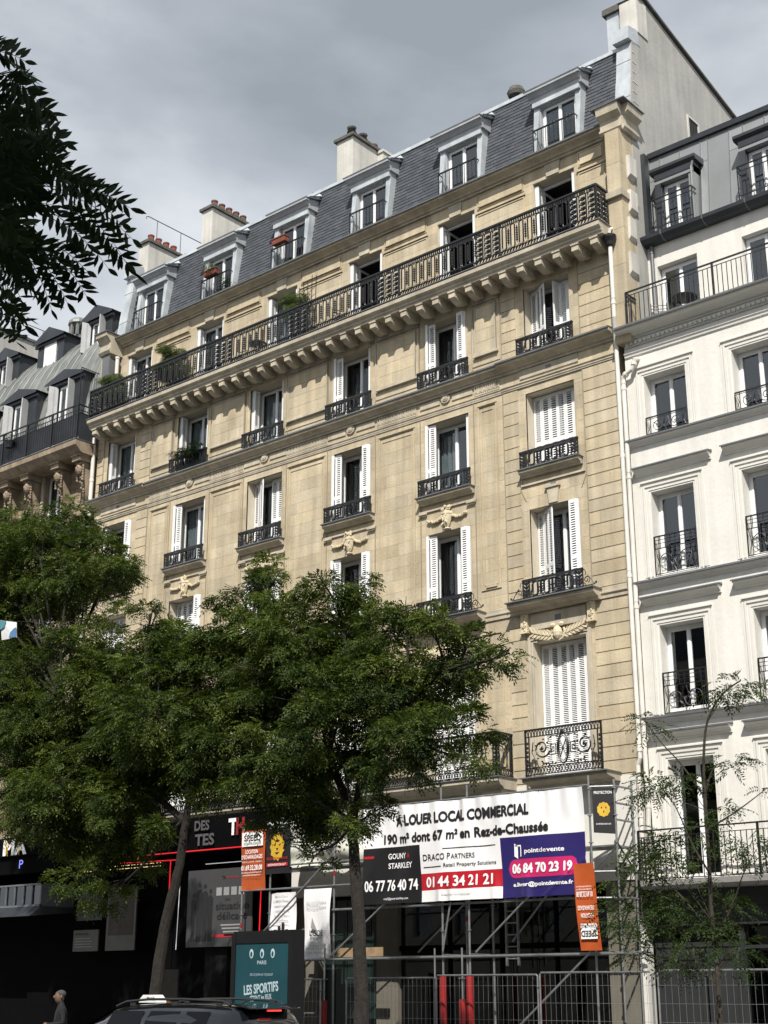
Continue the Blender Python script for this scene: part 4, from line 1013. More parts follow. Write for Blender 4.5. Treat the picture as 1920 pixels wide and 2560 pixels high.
# right mansard: zinc panels
DZ = [(-16.12, -14.98), (-13.66, -12.52), (-11.2, -10.06)]
def ry(z): return 30.12+.10*(z-20.4)
mb = MB(); mb.add([(-16.5, ry(20.4)+.03, 20.4), (XB, ry(20.4)+.03, 20.4), (XB, ry(23.2)+.03, 23.2), (-16.5, ry(23.2)+.03, 23.2), (-16.5, 38, 23.6), (XB, 38, 23.6)], [(0, 1, 2, 3), (3, 2, 5, 4)]); rroof = mb.build('roof', 'dark zinc', rb)
def zpanel(x0, x1, z0_, z1_):
    p = MB(); p.ct = rnd.random(); g_ = .006
    p.prism([(ry(z0_)-.0, z0_+g_), (ry(z1_)-.0, z1_-g_), (ry(z1_)+.03, z1_-g_), (ry(z0_)+.03, z0_+g_)], x0+g_, x1-g_)
    for x in (x0+g_, x1-g_-.008): p.prism([(ry(z0_)-.022, z0_+g_), (ry(z1_)-.022, z1_-g_), (ry(z1_), z1_-g_), (ry(z0_), z0_+g_)], x, x+.008)
    p.build('zinc_panel', 'zinc sheet', rroof)
xs = [-16.48, -16.16, -14.94, -14.72, -14.10, -13.70, -12.48, -12.2, -11.6, -11.24, -10.02, -9.6, -8.6, XB]
for a, b in zip(xs, xs[1:]):
    inside = any(abs((a+b)/2-(p+q)/2) < .4 for p, q in DZ)
    if inside:
        m_ = (a+b)/2; zpanel(a, m_, 22.42, 23.18); zpanel(m_, b, 22.42, 23.18)
    elif b-a > .55: zpanel(a, b, 20.42, 23.18)
    else: zpanel(a, b, 20.42, 22.42); zpanel(a, b, 22.42, 23.18)
mb = MB(); mb.prism([(ry(23.2)-.10, 23.16), (ry(23.2)-.12, 23.30), (ry(23.2)+.1, 23.34), (ry(23.2)+.1, 23.16)], -16.5, XB); mb.build('ridge_flashing', 'dark zinc', rroof)
mb = MB(); mb.prism([(29.93, 20.22), (29.72, 20.24), (29.60, 20.33), (29.58, 20.42), (29.62, 20.43), (30.15, 20.43)], -16.52, XB); gt = mb.build('gutter', 'dark zinc', rb)
for k in range(8):
    p = MB(); x = -15.9+k*1.2; p.prism([(29.93, 20.21), (29.72, 20.23), (29.59, 20.32), (29.57, 20.44), (30.1, 20.44)], x, x+.03); p.build('gutter_clip', 'ledge zinc', gt)
mb = MB(); mb.box(-16.50, -16.38, 29.9, 30.12, 20.4, 23.1); mb.build('flashing', 'dark zinc', rroof)
for a, b in DZ:
    mb = MB()
    for s, x in ((1, a), (-1, b)):
        mb.box(x, x+s*.15, 29.93, 30.3, 20.44, 22.22); 
    mb.box(a, b, 29.9, 30.4, 22.0, 22.3); d_ = mb.build('dormer', 'zinc sheet', rroof)
    mb = MB(); mb.prism([(29.86, 22.30), (29.80, 22.36), (29.80, 22.44), (30.4, 22.50), (30.4, 22.30)], a-.10, b+.12); mb.box(a+.0, b-.0, 29.88, 29.9, 22.1, 22.3); mb.build('dormer_cap', 'dark zinc', d_)
    mb = MB(); mb.tube([(b-.03, 29.86, 20.5), (b-.02, 29.86, 22.1), (b+.04, 29.84, 22.25)], .03, 6); mb.build('downpipe', 'zinc sheet', d_)
    mb = MB(); mb.box(a+.14, a+.17, 29.98, 30.12, 20.45, 22.0); mb.box(a+.0, a+.17, 29.90, 29.93, 20.44, 22.0); mb.build('cheek', 'dark zinc', d_)
    f = window(rb, a+.17, b-.14, 20.46, 21.98, 30.10, fw=.05)
    mb = MB(); y = 29.74
    mb.box(a-.02, b+.0, y-.018, y+.018, 21.46, 21.49); mb.box(a-.02, b+.0, y-.01, y+.01, 21.32, 21.34); mb.box(a-.02, b, y-.01, y+.01, 20.62, 20.64)
    for x in (a-.02, b): mb.box(x-.012, x+.012, y, 29.98, 21.46, 21.49); mb.box(x-.01, x+.01, y, 29.98, 21.32, 21.34); mb.box(x-.012, x+.012, y-.012, y+.012, 20.45, 21.48)
    for k in range(9): x = a+.1+k*.12; mb.box(x-.007, x+.007, y-.007, y+.007, 20.62, 21.33)
    mb.build('window_guard', 'black iron', d_)
for c in RC: window(rb, c+.12-.56, c+.12+.56, 17.55, 19.60, 30.15, curtain=0, mat='white paint')
pipe([(-16.33, 29.88, 20.3), (-16.33, 29.88, 17.5)], .05, [(20.05, -16.33, 29.88)], 'drainpipe', 'ledge zinc', rb)
pipe([(-16.86, 28.93, 16.15), (-16.86, 28.93, 5.5), (-16.95, 28.95, 4.4), (-16.95, 28.95, 3.9)], .056, [(15.98, -16.86, 28.93), (13.6, -16.86, 28.93), (10.3, -16.86, 28.93), (5.6, -16.86, 28.93)], 'drainpipe', 'white pipe', rb)
mb = MB(); mb.tube([(-16.86, 28.93, 16.15), (-16.84, 28.92, 16.28), (-16.72, 28.9, 16.36), (-16.58, 28.9, 16.42), (-16.52, 28.9, 16.52), (-16.50, 28.92, 16.68), (-16.46, 29.1, 16.74)], .06, 10); mb.tube([(-16.52, 28.9, 16.52), (-16.51, 28.9, 16.60)], .078, 10); mb.tube([(-16.80, 28.92, 16.32), (-16.74, 28.9, 16.35)], .078, 10); mb.build('pipe_elbow', 'white pipe', rb)
# shopfront right
mb = MB(); mb.box(XA, XB, WY-.12, WY+.3, 2.95, 3.34); mb.box(XA, XB, WY-.16, WY+.3, 3.34, 3.72); mb.build('fascia', 'charcoal paint', rb)
mb = MB(); mb.box(-17.30, -17.16, 28.98, 29.3, .14, 3.1); mb.build('corner_post', 'white trim', rb)
for a, b in ((-16.95, -15.75), (-15.70, -14.9)):
    mb = MB(); mb.box(a, b, WY-.02, WY+.02, .14, 2.5); frame_box(mb, a+.12, b-.12, .4, 2.3, WY-.02, .06, .03); mb.build('door_panel', 'charcoal paint', rb)
mb = MB(); mb.box(-16.95, -14.9, WY-.05, WY+.02, 2.5, 2.6); mb.build('door_rail', 'charcoal paint', rb)
mb = MB(); mb.box(-14.85, XB, WY+.05, WY+.07, .6, 2.9); mb.build('shop_glass', 'shop glass', rb)
mb = MB(); mb.box(-14.9, XB, WY-.03, WY+.1, .14, .6); 
for k in range(4): mb.box(-14.9+k*2.3, -14.78+k*2.3, WY-.03, WY+.1, .6, 2.95)
mb.box(-14.9, XB, WY-.02, WY+.05, 2.45, 2.52)
mb.build('shop_frame', 'charcoal paint', rb)
mb = MB(); mb.box(XA, XB, WY+.6, WY+.7, .14, 3.3); mb.box(XA+.2, XA+.3, WY+.35, 30, 3.3, 17); mb.build('inner_wall', 'room dark', rb)

# ------------------------------------------------------------------ old building on the left
lb = thing('apartment_building', 'old weathered stone building with a curved grey zinc mansard at the far left', 'building', (-45, WY, 0))
LXR, LXL = -38.47, -62.0
LC = [-40.85, -43.7, -46.7, -49.7, -52.7, -55.7]
lops = [(c-.55, c+.55, z, z+2.3) for c in LC for z in (17.2, 13.7, 10.2, 6.9)]
w = MB()
for a, b, c, d in solid_cells(LXL, LXR, 5.9, 19.6, lops): w.box(a, b, 29.15, 29.5, c, d)
lw = w.build('wall', 'old stone', lb)
w = MB()
for z in (9.5, 13.0, 16.5, 19.7): w.box(LXL, LXR, 29.55, 36, z, z+.2)
w.box(LXL, LXR, 33, 33.1, 5, 19); w.build('interior', 'room dark', lb)
for c in LC:
    for z in (17.2, 13.7, 10.2, 6.9):
        window(lb, c-.54, c+.54, z, z+2.28, 29.35)
        mb = MB(); mb.box(c-.68, c-.56, 29.08, 29.16, z, z+2.4); mb.box(c+.56, c+.68, 29.08, 29.16, z, z+2.4); mb.box(c-.68, c+.68, 29.06, 29.16, z+2.4, z+2.52); mb.build('window_surround', 'trim stone', lb)
        mb = MB(); mb.box(c-.55, c+.55, 29.0, 29.03, z+.42, z+.45)
        for k in range(9): mb.box(c-.54+k*.135-.008, c-.54+k*.135+.008, 29.0, 29.02, z, z+.43)
        mb.build('window_guard', 'black iron', lb)
for z in (10.0-.35, 13.2, 16.75): cornice(z, 29.15, .2, .2, LXL, LXR, 'string_course', 'trim stone', 'ledge zinc', lb)
# plain ashlar blocks
lst = []
z = 16.96
while z < 19.4:
    x = LXR-.02
    while x > -52:
        l = rnd.uniform(.6, 1.1); xa = x-l
        if not any(o[0]-.15 < x and o[1]+.15 > xa and o[2] < z+.4 and o[3]+.2 > z for o in lops): lst.append((xa, x, z, z+.40))
        x = xa
    z += .41
for a, b, c, d in lst: p = MB(); p.ct = rnd.random(); p.box(a+.004, b-.004, 29.13, 29.17, c+.004, d-.004); p.build('stone', 'old stone', lw)
sl_ = MB(); sl_.prism([(29.2, 19.50), (28.42, 19.50), (28.32, 19.56), (28.22, 19.66), (28.12, 19.74), (28.10, 19.93), (29.2, 19.93)], LXL, LXR+.12); lbal = sl_.build('balcony', 'old stone', lb)
mb = MB(); mb.box(LXL, LXR+.14, 28.08, 29.2, 19.932, 19.955); mb.build('ledge_flashing', 'ledge zinc', lbal)
def mask(c):
    mb = MB(); mb.box(c-.22, c+.22, 28.45, 29.15, 19.28, 19.49); mb.box(c-.26, c+.26, 28.40, 29.15, 19.44, 19.498)
    mb.prism([(29.15, 19.28), (28.62, 19.28), (28.66, 18.9), (28.85, 18.5), (28.95, 18.1), (29.15, 17.7)], c-.13, c+.13)
    mb.blob((c, 28.62, 19.0), .14, .13, .19, 8, 6); mb.blob((c, 28.50, 18.98), .03, .05, .07, 5, 3)
    for s in (-1, 1):
        mb.blob((c+s*.06, 28.51, 19.05), .03, .02, .02, 5, 3)
        for k in range(6): mb.blob((c+s*.15, 28.68, 19.12-.1*k), .045, .06, .06, 5, 3)
    mb.blob((c, 28.52, 18.90), .05, .02, .015, 5, 3)
    for k in range(5): mb.blob((c-.12+.06*k, 28.60, 19.2), .045, .06, .05, 5, 3)
    for k in range(8): mb.blob((c+.07*math.sin(k*2.2), 28.72+.02*k, 18.72-.07*k), .05, .06, .05, 5, 3)
    return mb
mc = None
for c in (-38.72, -39.95, -41.75, -43.0, -44.8, -46.05, -47.9, -49.1):
    mask(c).build('carved_corbel', 'old stone', lbal)
# balcony railing
mb = MB(); y = 28.18
mb.box(LXL, LXR+.08, y-.03, y+.03, 21.24, 21.28); mb.box(LXL, LXR+.08, y-.015, y+.015, 21.05, 21.07); mb.box(LXL, LXR+.08, y-.015, y+.015, 20.08, 20.10); mb.box(LXR+.06, LXR+.10, y, 29.1, 21.24, 21.28); mb.box(LXR+.06, LXR+.10, y, 29.1, 21.05, 21.07)
lr = mb.build('railing', 'black iron', lbal)
bar = None
for k in range(120):
    x = LXR+.05-k*.135
    if k % 11 == 0:
        q = MB(); q.box(x-.025, x+.025, y-.03, y+.03, 19.95, 21.25); q.build('post', 'black iron', lr)
    elif bar is None: q = MB(); q.box(-.009, .009, -.009, .009, 0, .97); bar = q.build('bar', 'black iron', lr, org=(x, y, 20.09), local=True)
    else: inst(bar, lr, (x, y, 20.09))
    if k % 5 == 2:
        q = MB(); q.tube(arc(x, 21.155, .07, .075, 0, 360, 8, y), .010, 3, cap=False); q.build('ring', 'black iron', lr)
mb = MB(); mb.box(LXR-6.2, LXR+.04, 28.26, 28.28, 20.1, 20.98); mb.box(LXR+.03, LXR+.05, 28.28, 29.1, 20.0, 21.0); mb.build('privacy_screen', 'dark zinc', lbal)
mb = MB()
for k in range(7): mb.box(LXR+.02, LXR+.03, 28.3+k*.1, 28.31+k*.1, 21.3, 22.7)
mb.box(LXR+.015, LXR+.035, 28.2, 29.0, 22.7, 22.73); mb.box(LXR+.015, LXR+.035, 28.2, 28.23, 21.2, 22.7); mb.build('divider_frame', 'black iron', lbal)
# curved zinc roof: sheets between rolls
prof = [(29.22, 19.95), (29.30, 21.0), (29.42, 22.0), (29.62, 23.0), (29.92, 23.9), (30.35, 24.8), (30.95, 25.7), (31.7, 26.5), (32.6, 27.2), (33.8, 27.8)]
mb = MB()
for (y0, z0_), (y1, z1_) in zip(prof, prof[1:]): mb.quad((LXL, y0+.03, z0_), (LXR, y0+.03, z0_), (LXR, y1+.03, z1_), (LXL, y1+.03, z1_))
mb.quad((LXL, 33.83, 27.8), (LXR, 33.83, 27.8), (LXR, 40, 28.3), (LXL, 40, 28.3))
lroof = mb.build('roof', 'dark zinc', lb)
mb = MB(); mb.prism([(29.2, 19.9)]+[(a, b) for a, b in prof]+[(34, 19.9)], LXR-.02, LXR+.10); mb.build('party_wall', 'grey render', lb)
for k in range(27):
    x1_ = LXR-.02-k*.52; x0_ = x1_-.52
    for a, b in ((0, 3), (3, 6), (6, 9)):
        p = MB(); p.ct = rnd.random()
        for q in range(a, b):
            (y0, z0_), (y1, z1_) = prof[q], prof[q+1]
            p.quad((x0_+.02, y0, z0_+(.01 if q == a else 0)), (x1_-.02, y0, z0_+(.01 if q == a else 0)), (x1_-.02, y1, z1_), (x0_+.02, y1, z1_))
        p.quad((x0_+.02, prof[a][0]-.012, prof[a][1]+.02), (x1_-.02, prof[a][0]-.012, prof[a][1]+.02), (x1_-.02, prof[a][0]-.012, prof[a][1]-.01), (x0_+.02, prof[a][0]-.012, prof[a][1]-.01))
        p.build('zinc_sheet', 'aged zinc', lroof)
    p = MB(); p.tube([(x0_, y0-.01, z0_) for y0, z0_ in prof], .032, 4); p.build('zinc_roll', 'aged zinc', lroof)
def ldormer(x0, x1, y, zb, zt, apex, win, shut, closed=False):
    mb = MB(); m_ = (x0+x1)/2
    mb.box(x0, win[0]-.05, y, y+.10, zb, zt); mb.box(win[1]+.05, x1, y, y+.10, zb, zt); mb.box(win[0]-.05, win[1]+.05, y, y+.10, win[3], zt)
    mb.box(x0, x0+.03, y+.10, y+2.4, zb, zt); mb.box(x1-.03, x1, y+.10, y+2.4, zb, zt)
    d = mb.build('dormer', 'dark zinc', lroof)
    mb = MB(); mb.add([(x0-.16, y-.18, zt+.0), (x1+.16, y-.18, zt+.0), (m_, y-.18, apex), (x0-.16, y+2.9, zt+.05), (x1+.16, y+2.9, zt+.05), (m_, y+2.9, apex+.05), (x0-.16, y-.18, zt-.09), (x1+.16, y-.18, zt-.09)], [(0, 2, 5, 3), (1, 4, 5, 2), (6, 7, 1, 2, 0), (0, 3, 4, 1)]); mb.box(x0-.10, x1+.10, y-.10, y, zt-.20, zt-.09); mb.build('dormer_roof', 'dark zinc', d)
    window(lb, win[0], win[1], win[2], win[3], y+.05)
    if closed:
        mb = MB(); mb.box(win[0], win[1], y-.02, y, win[2], win[3]); mb.build('closed_shutter', 'white paint', d)
    else:
        for s, xx in ((-1, win[0]-.04), (1, win[1]+.04)):
            mb = MB(); mb.add([(xx, y-.01, win[2]), (xx+s*.10, y-.36, win[2]), (xx+s*.10, y-.36, win[3]), (xx, y-.01, win[3]), (xx+s*.03, y+.0, win[2]), (xx+s*.13, y-.35, win[2]), (xx+s*.13, y-.35, win[3]), (xx+s*.03, y+.0, win[3])], [(0, 1, 2, 3), (4, 7, 6, 5), (0, 3, 7, 4), (1, 5, 6, 2), (3, 2, 6, 7)])
            for k in range(int((win[3]-win[2])/.09)): z = win[2]+.08+k*.09; mb.box(xx+s*.04-.03, xx+s*.04+.05, y-.20, y-.19, z, z+.01)
            mb.build('shutter', 'grey shutter', d)
for k in range(4):
    o_ = -2.85*k; ldormer(-41.72+o_, -39.72+o_, 29.28, 20.0, 23.28, 23.62, (-41.18+o_, -40.32+o_, 20.2, 23.05), 1)
for k in range(4):
    o_ = -3.0*k; ldormer(-41.85+o_, -40.15+o_, 30.72, 25.0, 26.45, 26.95, (-41.4+o_, -40.62+o_, 25.0, 26.3), 1, closed=(k == 1))
chimney(lb, -50.6, -49.0, 31.2, 33.95, 26, 28.8, 5, wallmat='grey render')
mb = MB(); mb.tube([(-49.4, 31.6, 29.75), (-49.4, 34.6, 29.75)], .018, 5); mb.tube([(-49.4, 32.6, 28.9), (-49.4, 32.6, 29.75)], .014, 5); mb.tube([(-49.4, 34.0, 28.4), (-49.4, 34.0, 29.75)], .014, 5); mb.build('safety_rail', 'black iron', lb)
mb = MB(); mb.lathe((-45.4, 33.0, 27.2), [(.30, 0), (.30, .6), (.30, .62)], 10)
for k in range(8): a = k*math.pi/4; mb.box(-45.4+.33*math.cos(a)-.05, -45.4+.33*math.cos(a)+.05, 33+.33*math.sin(a)-.05, 33+.33*math.sin(a)+.05, 27.8, 28.35)
mb.lathe((-45.4, 33.0, 28.35), [(.46, 0), (.44, .12), (.33, .25), (.15, .33), (.02, .35)], 10); mb.build('roof_vent', 'aged zinc', lb)
props(lb)
# building across the street, seen only in the window glass
ob_ = thing('apartment_building', 'plain stone building across the street, outside the picture', 'building', (-20, -7, 0))
w = MB()
ops2 = [(x, x+1.3, z, z+2.2) for x in range(-60, 18, 3) for z in (4.5, 7.8, 11.1, 14.4)]
for a, b, c, d in solid_cells(-62, 20, 0, 18, ops2): w.box(a, b, -7.4, -7.0, c, d)
w.build('wall', 'opposite wall', ob_)
w = MB(); w.box(-62, 20, -7.42, -7.3, .2, 17.8); w.build('window_backs', 'window glass', ob_)
w = MB(); w.prism([(-7.2, 18), (-8.0, 21), (-14, 22), (-19, 18)], -62, 20); w.build('roof', 'dark zinc', ob_)
w = MB(); w.box(-62, 20, -19, -18.6, 0, 18); w.box(-62, -61.6, -18.6, -7.4, 0, 18); w.box(19.6, 20, -18.6, -7.4, 0, 18); w.build('back_wall', 'opposite wall', ob_)
# ------------------------------------------------------------------ trees
npr = np.random.default_rng(5)
def np_mesh(name, V, F, mat, parent, tint=None, kind=None, org=None):
    me = bpy.data.meshes.new(name); org = np.array(org if org is not None else (ORG[parent.name] if parent else (0, 0, 0)))
    V = (V-org).astype(np.float32); n = len(F)
    k = F.shape[1]
    me.vertices.add(len(V)); me.vertices.foreach_set('co', V.ravel())
    me.loops.add(n*k); me.loops.foreach_set('vertex_index', F.ravel().astype(np.int32))
    me.polygons.add(n); me.polygons.foreach_set('loop_start', np.arange(0, n*k, k, dtype=np.int32)); me.polygons.foreach_set('loop_total', np.full(n, k, dtype=np.int32))
    me.update(calc_edges=True)
    if tint is not None: a = me.attributes.new('tint', 'FLOAT', 'FACE'); a.data.foreach_set('value', tint.astype(np.float32))
    me.materials.append(MAT[mat]); o = link_mesh(name, me, parent, org)
    if kind: o['kind'] = kind
    return o
def nrm(a): return a/np.maximum(np.linalg.norm(a, axis=-1, keepdims=True), 1e-9)
def sprays(P, D, L, tint, pairs=5, wid=.30, droop=.35, lw=.3):
    """pinnate leaves: P bases, D directions, L lengths -> quads (leaflets)"""
    n = len(P); up = np.tile([0, 0, 1.0], (n, 1)) + npr.normal(0, .45, (n, 3))
    S = nrm(np.cross(D, up)); U = nrm(np.cross(S, D))
    Vs = []; Ts = []
    for i in range(pairs+1):
        t = (i+.6)/(pairs+.6)
        base = P + D*(L*t)[:, None] - np.array([0, 0, 1.])*(L*droop*t*t)[:, None]
        dd = nrm(D - np.array([0, 0, 1.])*(2*droop*t))
        for s in ((-1, 1) if i < pairs else (0,)):
            ll = L*wid*(1-.35*abs(t-.45))*(1.0 if s else .95)
            d = nrm(S*s*1.0 + dd*(.75 if s else 1.0) + npr.normal(0, .12, (n, 3)) - U*.15)
            w = nrm(np.cross(d, U+npr.normal(0, .35, (n, 3))))
            m_ = base + d*(ll*.5)[:, None]
            q = np.stack([base, m_+w*(ll*lw*.5)[:, None], base+d*ll[:, None], m_-w*(ll*lw*.5)[:, None]], 1)
            Vs.append(q); Ts.append(np.clip(tint+npr.normal(0, .08, n), 0, 1))
    V = np.concatenate(Vs, 0).reshape(-1, 3); F = np.arange(len(V)).reshape(-1, 4); T = np.concatenate(Ts)
    return V, F, T
def crown(name, clumps, dens, mat, parent, L=(.17, .29), pairs=4, sub=.36, wid=.42, lw=.36):
    P = []; D = []; T = []
    for (x, y, z, r) in clumps:
        n = int(dens*r*r); c = np.array([x, y, z]); ry = max(r, .45)*1.05
        # secondary clumps give the outline its tufts and gaps
        k = max(5, int(22*r*r)); sc_ = nrm(npr.normal(0, 1, (k, 3)))*np.array([r, ry, r*.9])*npr.uniform(.2, 1.0, (k, 1))
        idx = npr.integers(0, k, n); rr = sub*r*npr.uniform(.5, 1.0, k)+.06
        off = nrm(npr.normal(0, 1, (n, 3)))*(rr[idx]*npr.uniform(.2, 1, n)**.5)[:, None]*np.array([1.25, 1.25, .55])
        p = c+sc_[idx]+off
        out_ = nrm((p-c)*np.array([1, 1, .6])+npr.normal(0, .28*r, (n, 3))+off*.8)
        d = nrm(out_+np.array([0, 0, -.05])+npr.normal(0, .35, (n, 3))*np.array([1, 1, .5]))
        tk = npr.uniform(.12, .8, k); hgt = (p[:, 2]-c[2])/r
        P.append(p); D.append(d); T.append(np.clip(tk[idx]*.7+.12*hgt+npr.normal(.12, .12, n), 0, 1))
    P = np.concatenate(P); D = np.concatenate(D); T = np.concatenate(T)
    V, F, TT = sprays(P, D, npr.uniform(L[0], L[1], len(P)), T, pairs, wid=wid, lw=lw)
    return np_mesh(name, V, F, mat, parent, TT)
def limb(mb, pts, r0, r1, n=8, wob=.0):
    P = [Vector(p) for p in pts]; Q = []
    for i in range(len(P)-1):
        for k in range(4):
            t = k/4; a = P[max(i-1, 0)]; b = P[i]; c = P[i+1]; d = P[min(i+2, len(P)-1)]
            q = .5*((2*b)+(c-a)*t+(2*a-5*b+4*c-d)*t*t+(3*b-a-3*c+d)*t**3)
            Q.append(q+Vector((rnd.uniform(-wob, wob), rnd.uniform(-wob, wob), 0)))
    Q.append(P[-1]); m_ = len(Q)-1
    mb.tube(Q, [r0+(r1-r0)*(i/m_)**.8 for i in range(m_+1)], n)
def branches(mb, start_pts, clumps, r=.05, frac=1.0):
    for (x, y, z, rr) in clumps:
        s = min(start_pts, key=lambda p: (p[0]-x)**2+(p[1]-y)**2+max(0, p[2]-z+.3)**2*2)
        m1 = ((s[0]*.6+x*.4)+rnd.uniform(-.15, .15), (s[1]*.6+y*.4)+rnd.uniform(-.15, .15), s[2]*.5+z*.5-.1)
        limb(mb, [s, m1, (x, y, z)], r, r*.35, 6)
        for k in range(6):
            a = Vector((x, y, z)); b = a+Vector((rnd.uniform(-1, 1), rnd.uniform(-1, 1), rnd.uniform(-.3, .8)))*rr*.95
            mb.tube([Vector(m1).lerp(a, rnd.uniform(.5, 1)), a.lerp(b, .5)+Vector((0, 0, .06)), b], r*.3, 4, r*.10)
T3 = [(-33.08, 22.5, 14.04, .95), (-31.81, 23.0, 13.98, .85), (-29.29, 22.5, 12.62, .66), (-27.5, 22.0, 11.65, .45), (-31.69, 22.0, 12.13, 1.2), (-30.53, 23.0, 11.87, 1.0), (-33.03, 22.5, 10.61, 1.16), (-32.51, 23.5, 10.84, 1.04), (-28.72, 22.5, 11.82, .6), (-34.5, 22.8, 12.6, 1.1), (-30.2, 22.6, 13.2, .6)]
T1 = [(-28.27, 20.5, 8.96, 1.1), (-27.28, 21.5, 9.56, 1.0), (-29.76, 21.0, 7.96, 1.04), (-27.81, 21.5, 7.8, 1.15), (-27.79, 20.4, 6.12, 1.14), (-26.15, 21.0, 6.04, 1.15), (-25.25, 21.0, 10.0, .45), (-24.99, 21.6, 9.23, .9), (-23.95, 20.4, 7.3, 1.1), (-27.92, 21.0, 5.0, .87), (-26.48, 21.5, 4.74, .8), (-23.71, 21.2, 6.25, .75), (-24.15, 20.6, 4.92, .5), (-26.09, 21.0, 3.66, .42), (-31.65, 21.8, 9.27, .98), (-23.89, 22.0, 7.4, .85), (-30.3, 21.3, 9.4, .8), (-29.0, 20.8, 5.9, .6), (-25.6, 21, 7.9, .9)]
T2 = [(-22.2, 21.0, 9.85, .52), (-21.71, 21.5, 10.25, .5), (-19.31, 20.6, 9.55, .5), (-19.23, 21.3, 9.5, .42), (-23.29, 21.5, 9.06, .85), (-20.28, 20.4, 8.5, .96), (-19.55, 21.6, 8.5, .92), (-17.47, 21.0, 8.65, .40), (-16.48, 20.7, 8.05, .5), (-16.16, 21.3, 7.9, .36), (-21.52, 21.0, 7.39, .99), (-18.88, 20.2, 6.75, 1.0), (-17.78, 21.0, 7.38, .91), (-16.71, 21.4, 7.2, .67), (-15.25, 20.8, 7.5, .32), (-14.75, 20.7, 7.42, .2), (-16.9, 20.5, 6.21, .8), (-16.12, 21.2, 6.3, .5), (-15.85, 21.0, 5.6, .28), (-20.96, 21.6, 5.83, .73), (-21.36, 20.5, 5.75, .6), (-18.76, 21.3, 5.87, .6), (-16.85, 21.0, 5.8, .45), (-21.43, 21.0, 5.05, .3), (-20.71, 21.5, 4.85, .38), (-18.85, 20.7, 4.56, .36), (-18.54, 21.4, 4.96, .33), (-19.71, 21.0, 4.2, .22)]
F1 = [(-34.0, 22.32, 14.11, 0.86), (-30.89, 21.58, 13.26, 0.82), (-32.77, 22.05, 12.32, 0.88), (-31.65, 21.93, 12.71, 0.68), (-29.09, 21.43, 11.96, 0.77), (-33.77, 22.4, 11.85, 1.02), (-30.42, 21.72, 10.87, 0.71), (-29.87, 22.17, 11.27, 0.76), (-33.04, 22.38, 10.43, 0.8), (-31.74, 22.18, 10.1, 0.74), (-30.2, 22.36, 10.09, 0.88), (-27.37, 21.5, 9.56, 0.61), (-25.79, 21.96, 9.44, 0.71), (-24.33, 21.53, 8.84, 0.74), (-32.59, 21.61, 9.15, 0.73), (-30.0, 21.7, 8.59, 0.89), (-26.6, 21.5, 8.22, 0.86), (-26.47, 22.17, 8.52, 0.68), (-24.16, 21.49, 8.21, 0.71), (-32.51, 21.77, 7.95, 0.79), (-30.27, 21.97, 7.8, 0.89), (-29.79, 22.31, 7.99, 0.87), (-27.86, 22.14, 7.72, 0.87), (-26.5, 22.28, 7.16, 0.75), (-23.94, 21.44, 7.23, 0.8), (-30.84, 22.0, 6.62, 0.71), (-28.52, 21.47, 6.41, 0.65), (-27.3, 22.01, 6.29, 0.66), (-24.85, 21.42, 6.35, 0.62), (-24.02, 21.58, 6.36, 0.64), (-28.5, 22.09, 5.52, 0.76), (-26.87, 21.42, 5.68, 0.82)]
F2 = [(-23.51, 21.93, 8.99, 0.66), (-22.09, 21.64, 8.88, 0.76), (-20.89, 21.23, 8.54, 0.67), (-20.05, 21.9, 8.79, 0.64), (-21.93, 21.64, 7.9, 0.76), (-20.86, 21.4, 7.72, 0.62), (-19.99, 22.08, 7.58, 0.61), (-18.35, 21.34, 7.54, 0.6), (-17.61, 21.91, 7.28, 0.71), (-22.59, 21.83, 7.23, 0.66), (-21.6, 22.18, 6.95, 0.64), (-20.46, 22.07, 7.21, 0.52), (-18.42, 21.51, 6.63, 0.67), (-17.9, 21.65, 6.79, 0.49), (-22.26, 21.83, 6.28, 0.7), (-20.95, 21.88, 5.91, 0.56), (-19.39, 21.21, 6.06, 0.6), (-21.11, 22.13, 5.52, 0.7), (-20.17, 21.83, 5.24, 0.72)]
T1 += F1; T2 += F2
T1 += [(-26.9, 20.6, 8.4, .8), (-26.3, 20.9, 7.0, .9), (-25.2, 20.7, 5.6, .8), (-28.9, 21.2, 6.9, .9), (-25.0, 21.5, 6.7, .9), (-24.6, 20.7, 8.4, .7), (-27.0, 21.0, 3.9, .6), (-30.6, 21.6, 7.0, 1.0), (-30.2, 21.2, 5.8, .8)]
T2 += [(-22.3, 20.7, 6.5, .75), (-22.6, 21.2, 5.6, .6), (-20.3, 20.5, 6.3, .8), (-19.9, 20.6, 5.4, .6), (-17.6, 20.7, 5.6, .55), (-19.3, 20.5, 7.8, .8), (-21.0, 20.8, 9.2, .6), (-22.2, 21.3, 8.0, .7), (-18.3, 21.2, 8.4, .6)]
T1 = [(x, y, z, r*1.06) for x, y, z, r in T1]; T2 = [(x, y, z, r*1.06) for x, y, z, r in T2]; T3 = [(x, y, z, r*1.08) for x, y, z, r in T3 if (x, z) not in ((-32.51, 10.84),)]
T1 = [c for c in T1 if (c[0], c[2]) not in ((-28.27, 8.96), (-30.42, 10.87), (-30.2, 10.09), (-30.0, 8.59))] + [(-27.6, 20.5, 9.5, .55), (-29.4, 21.2, 8.4, .45)]
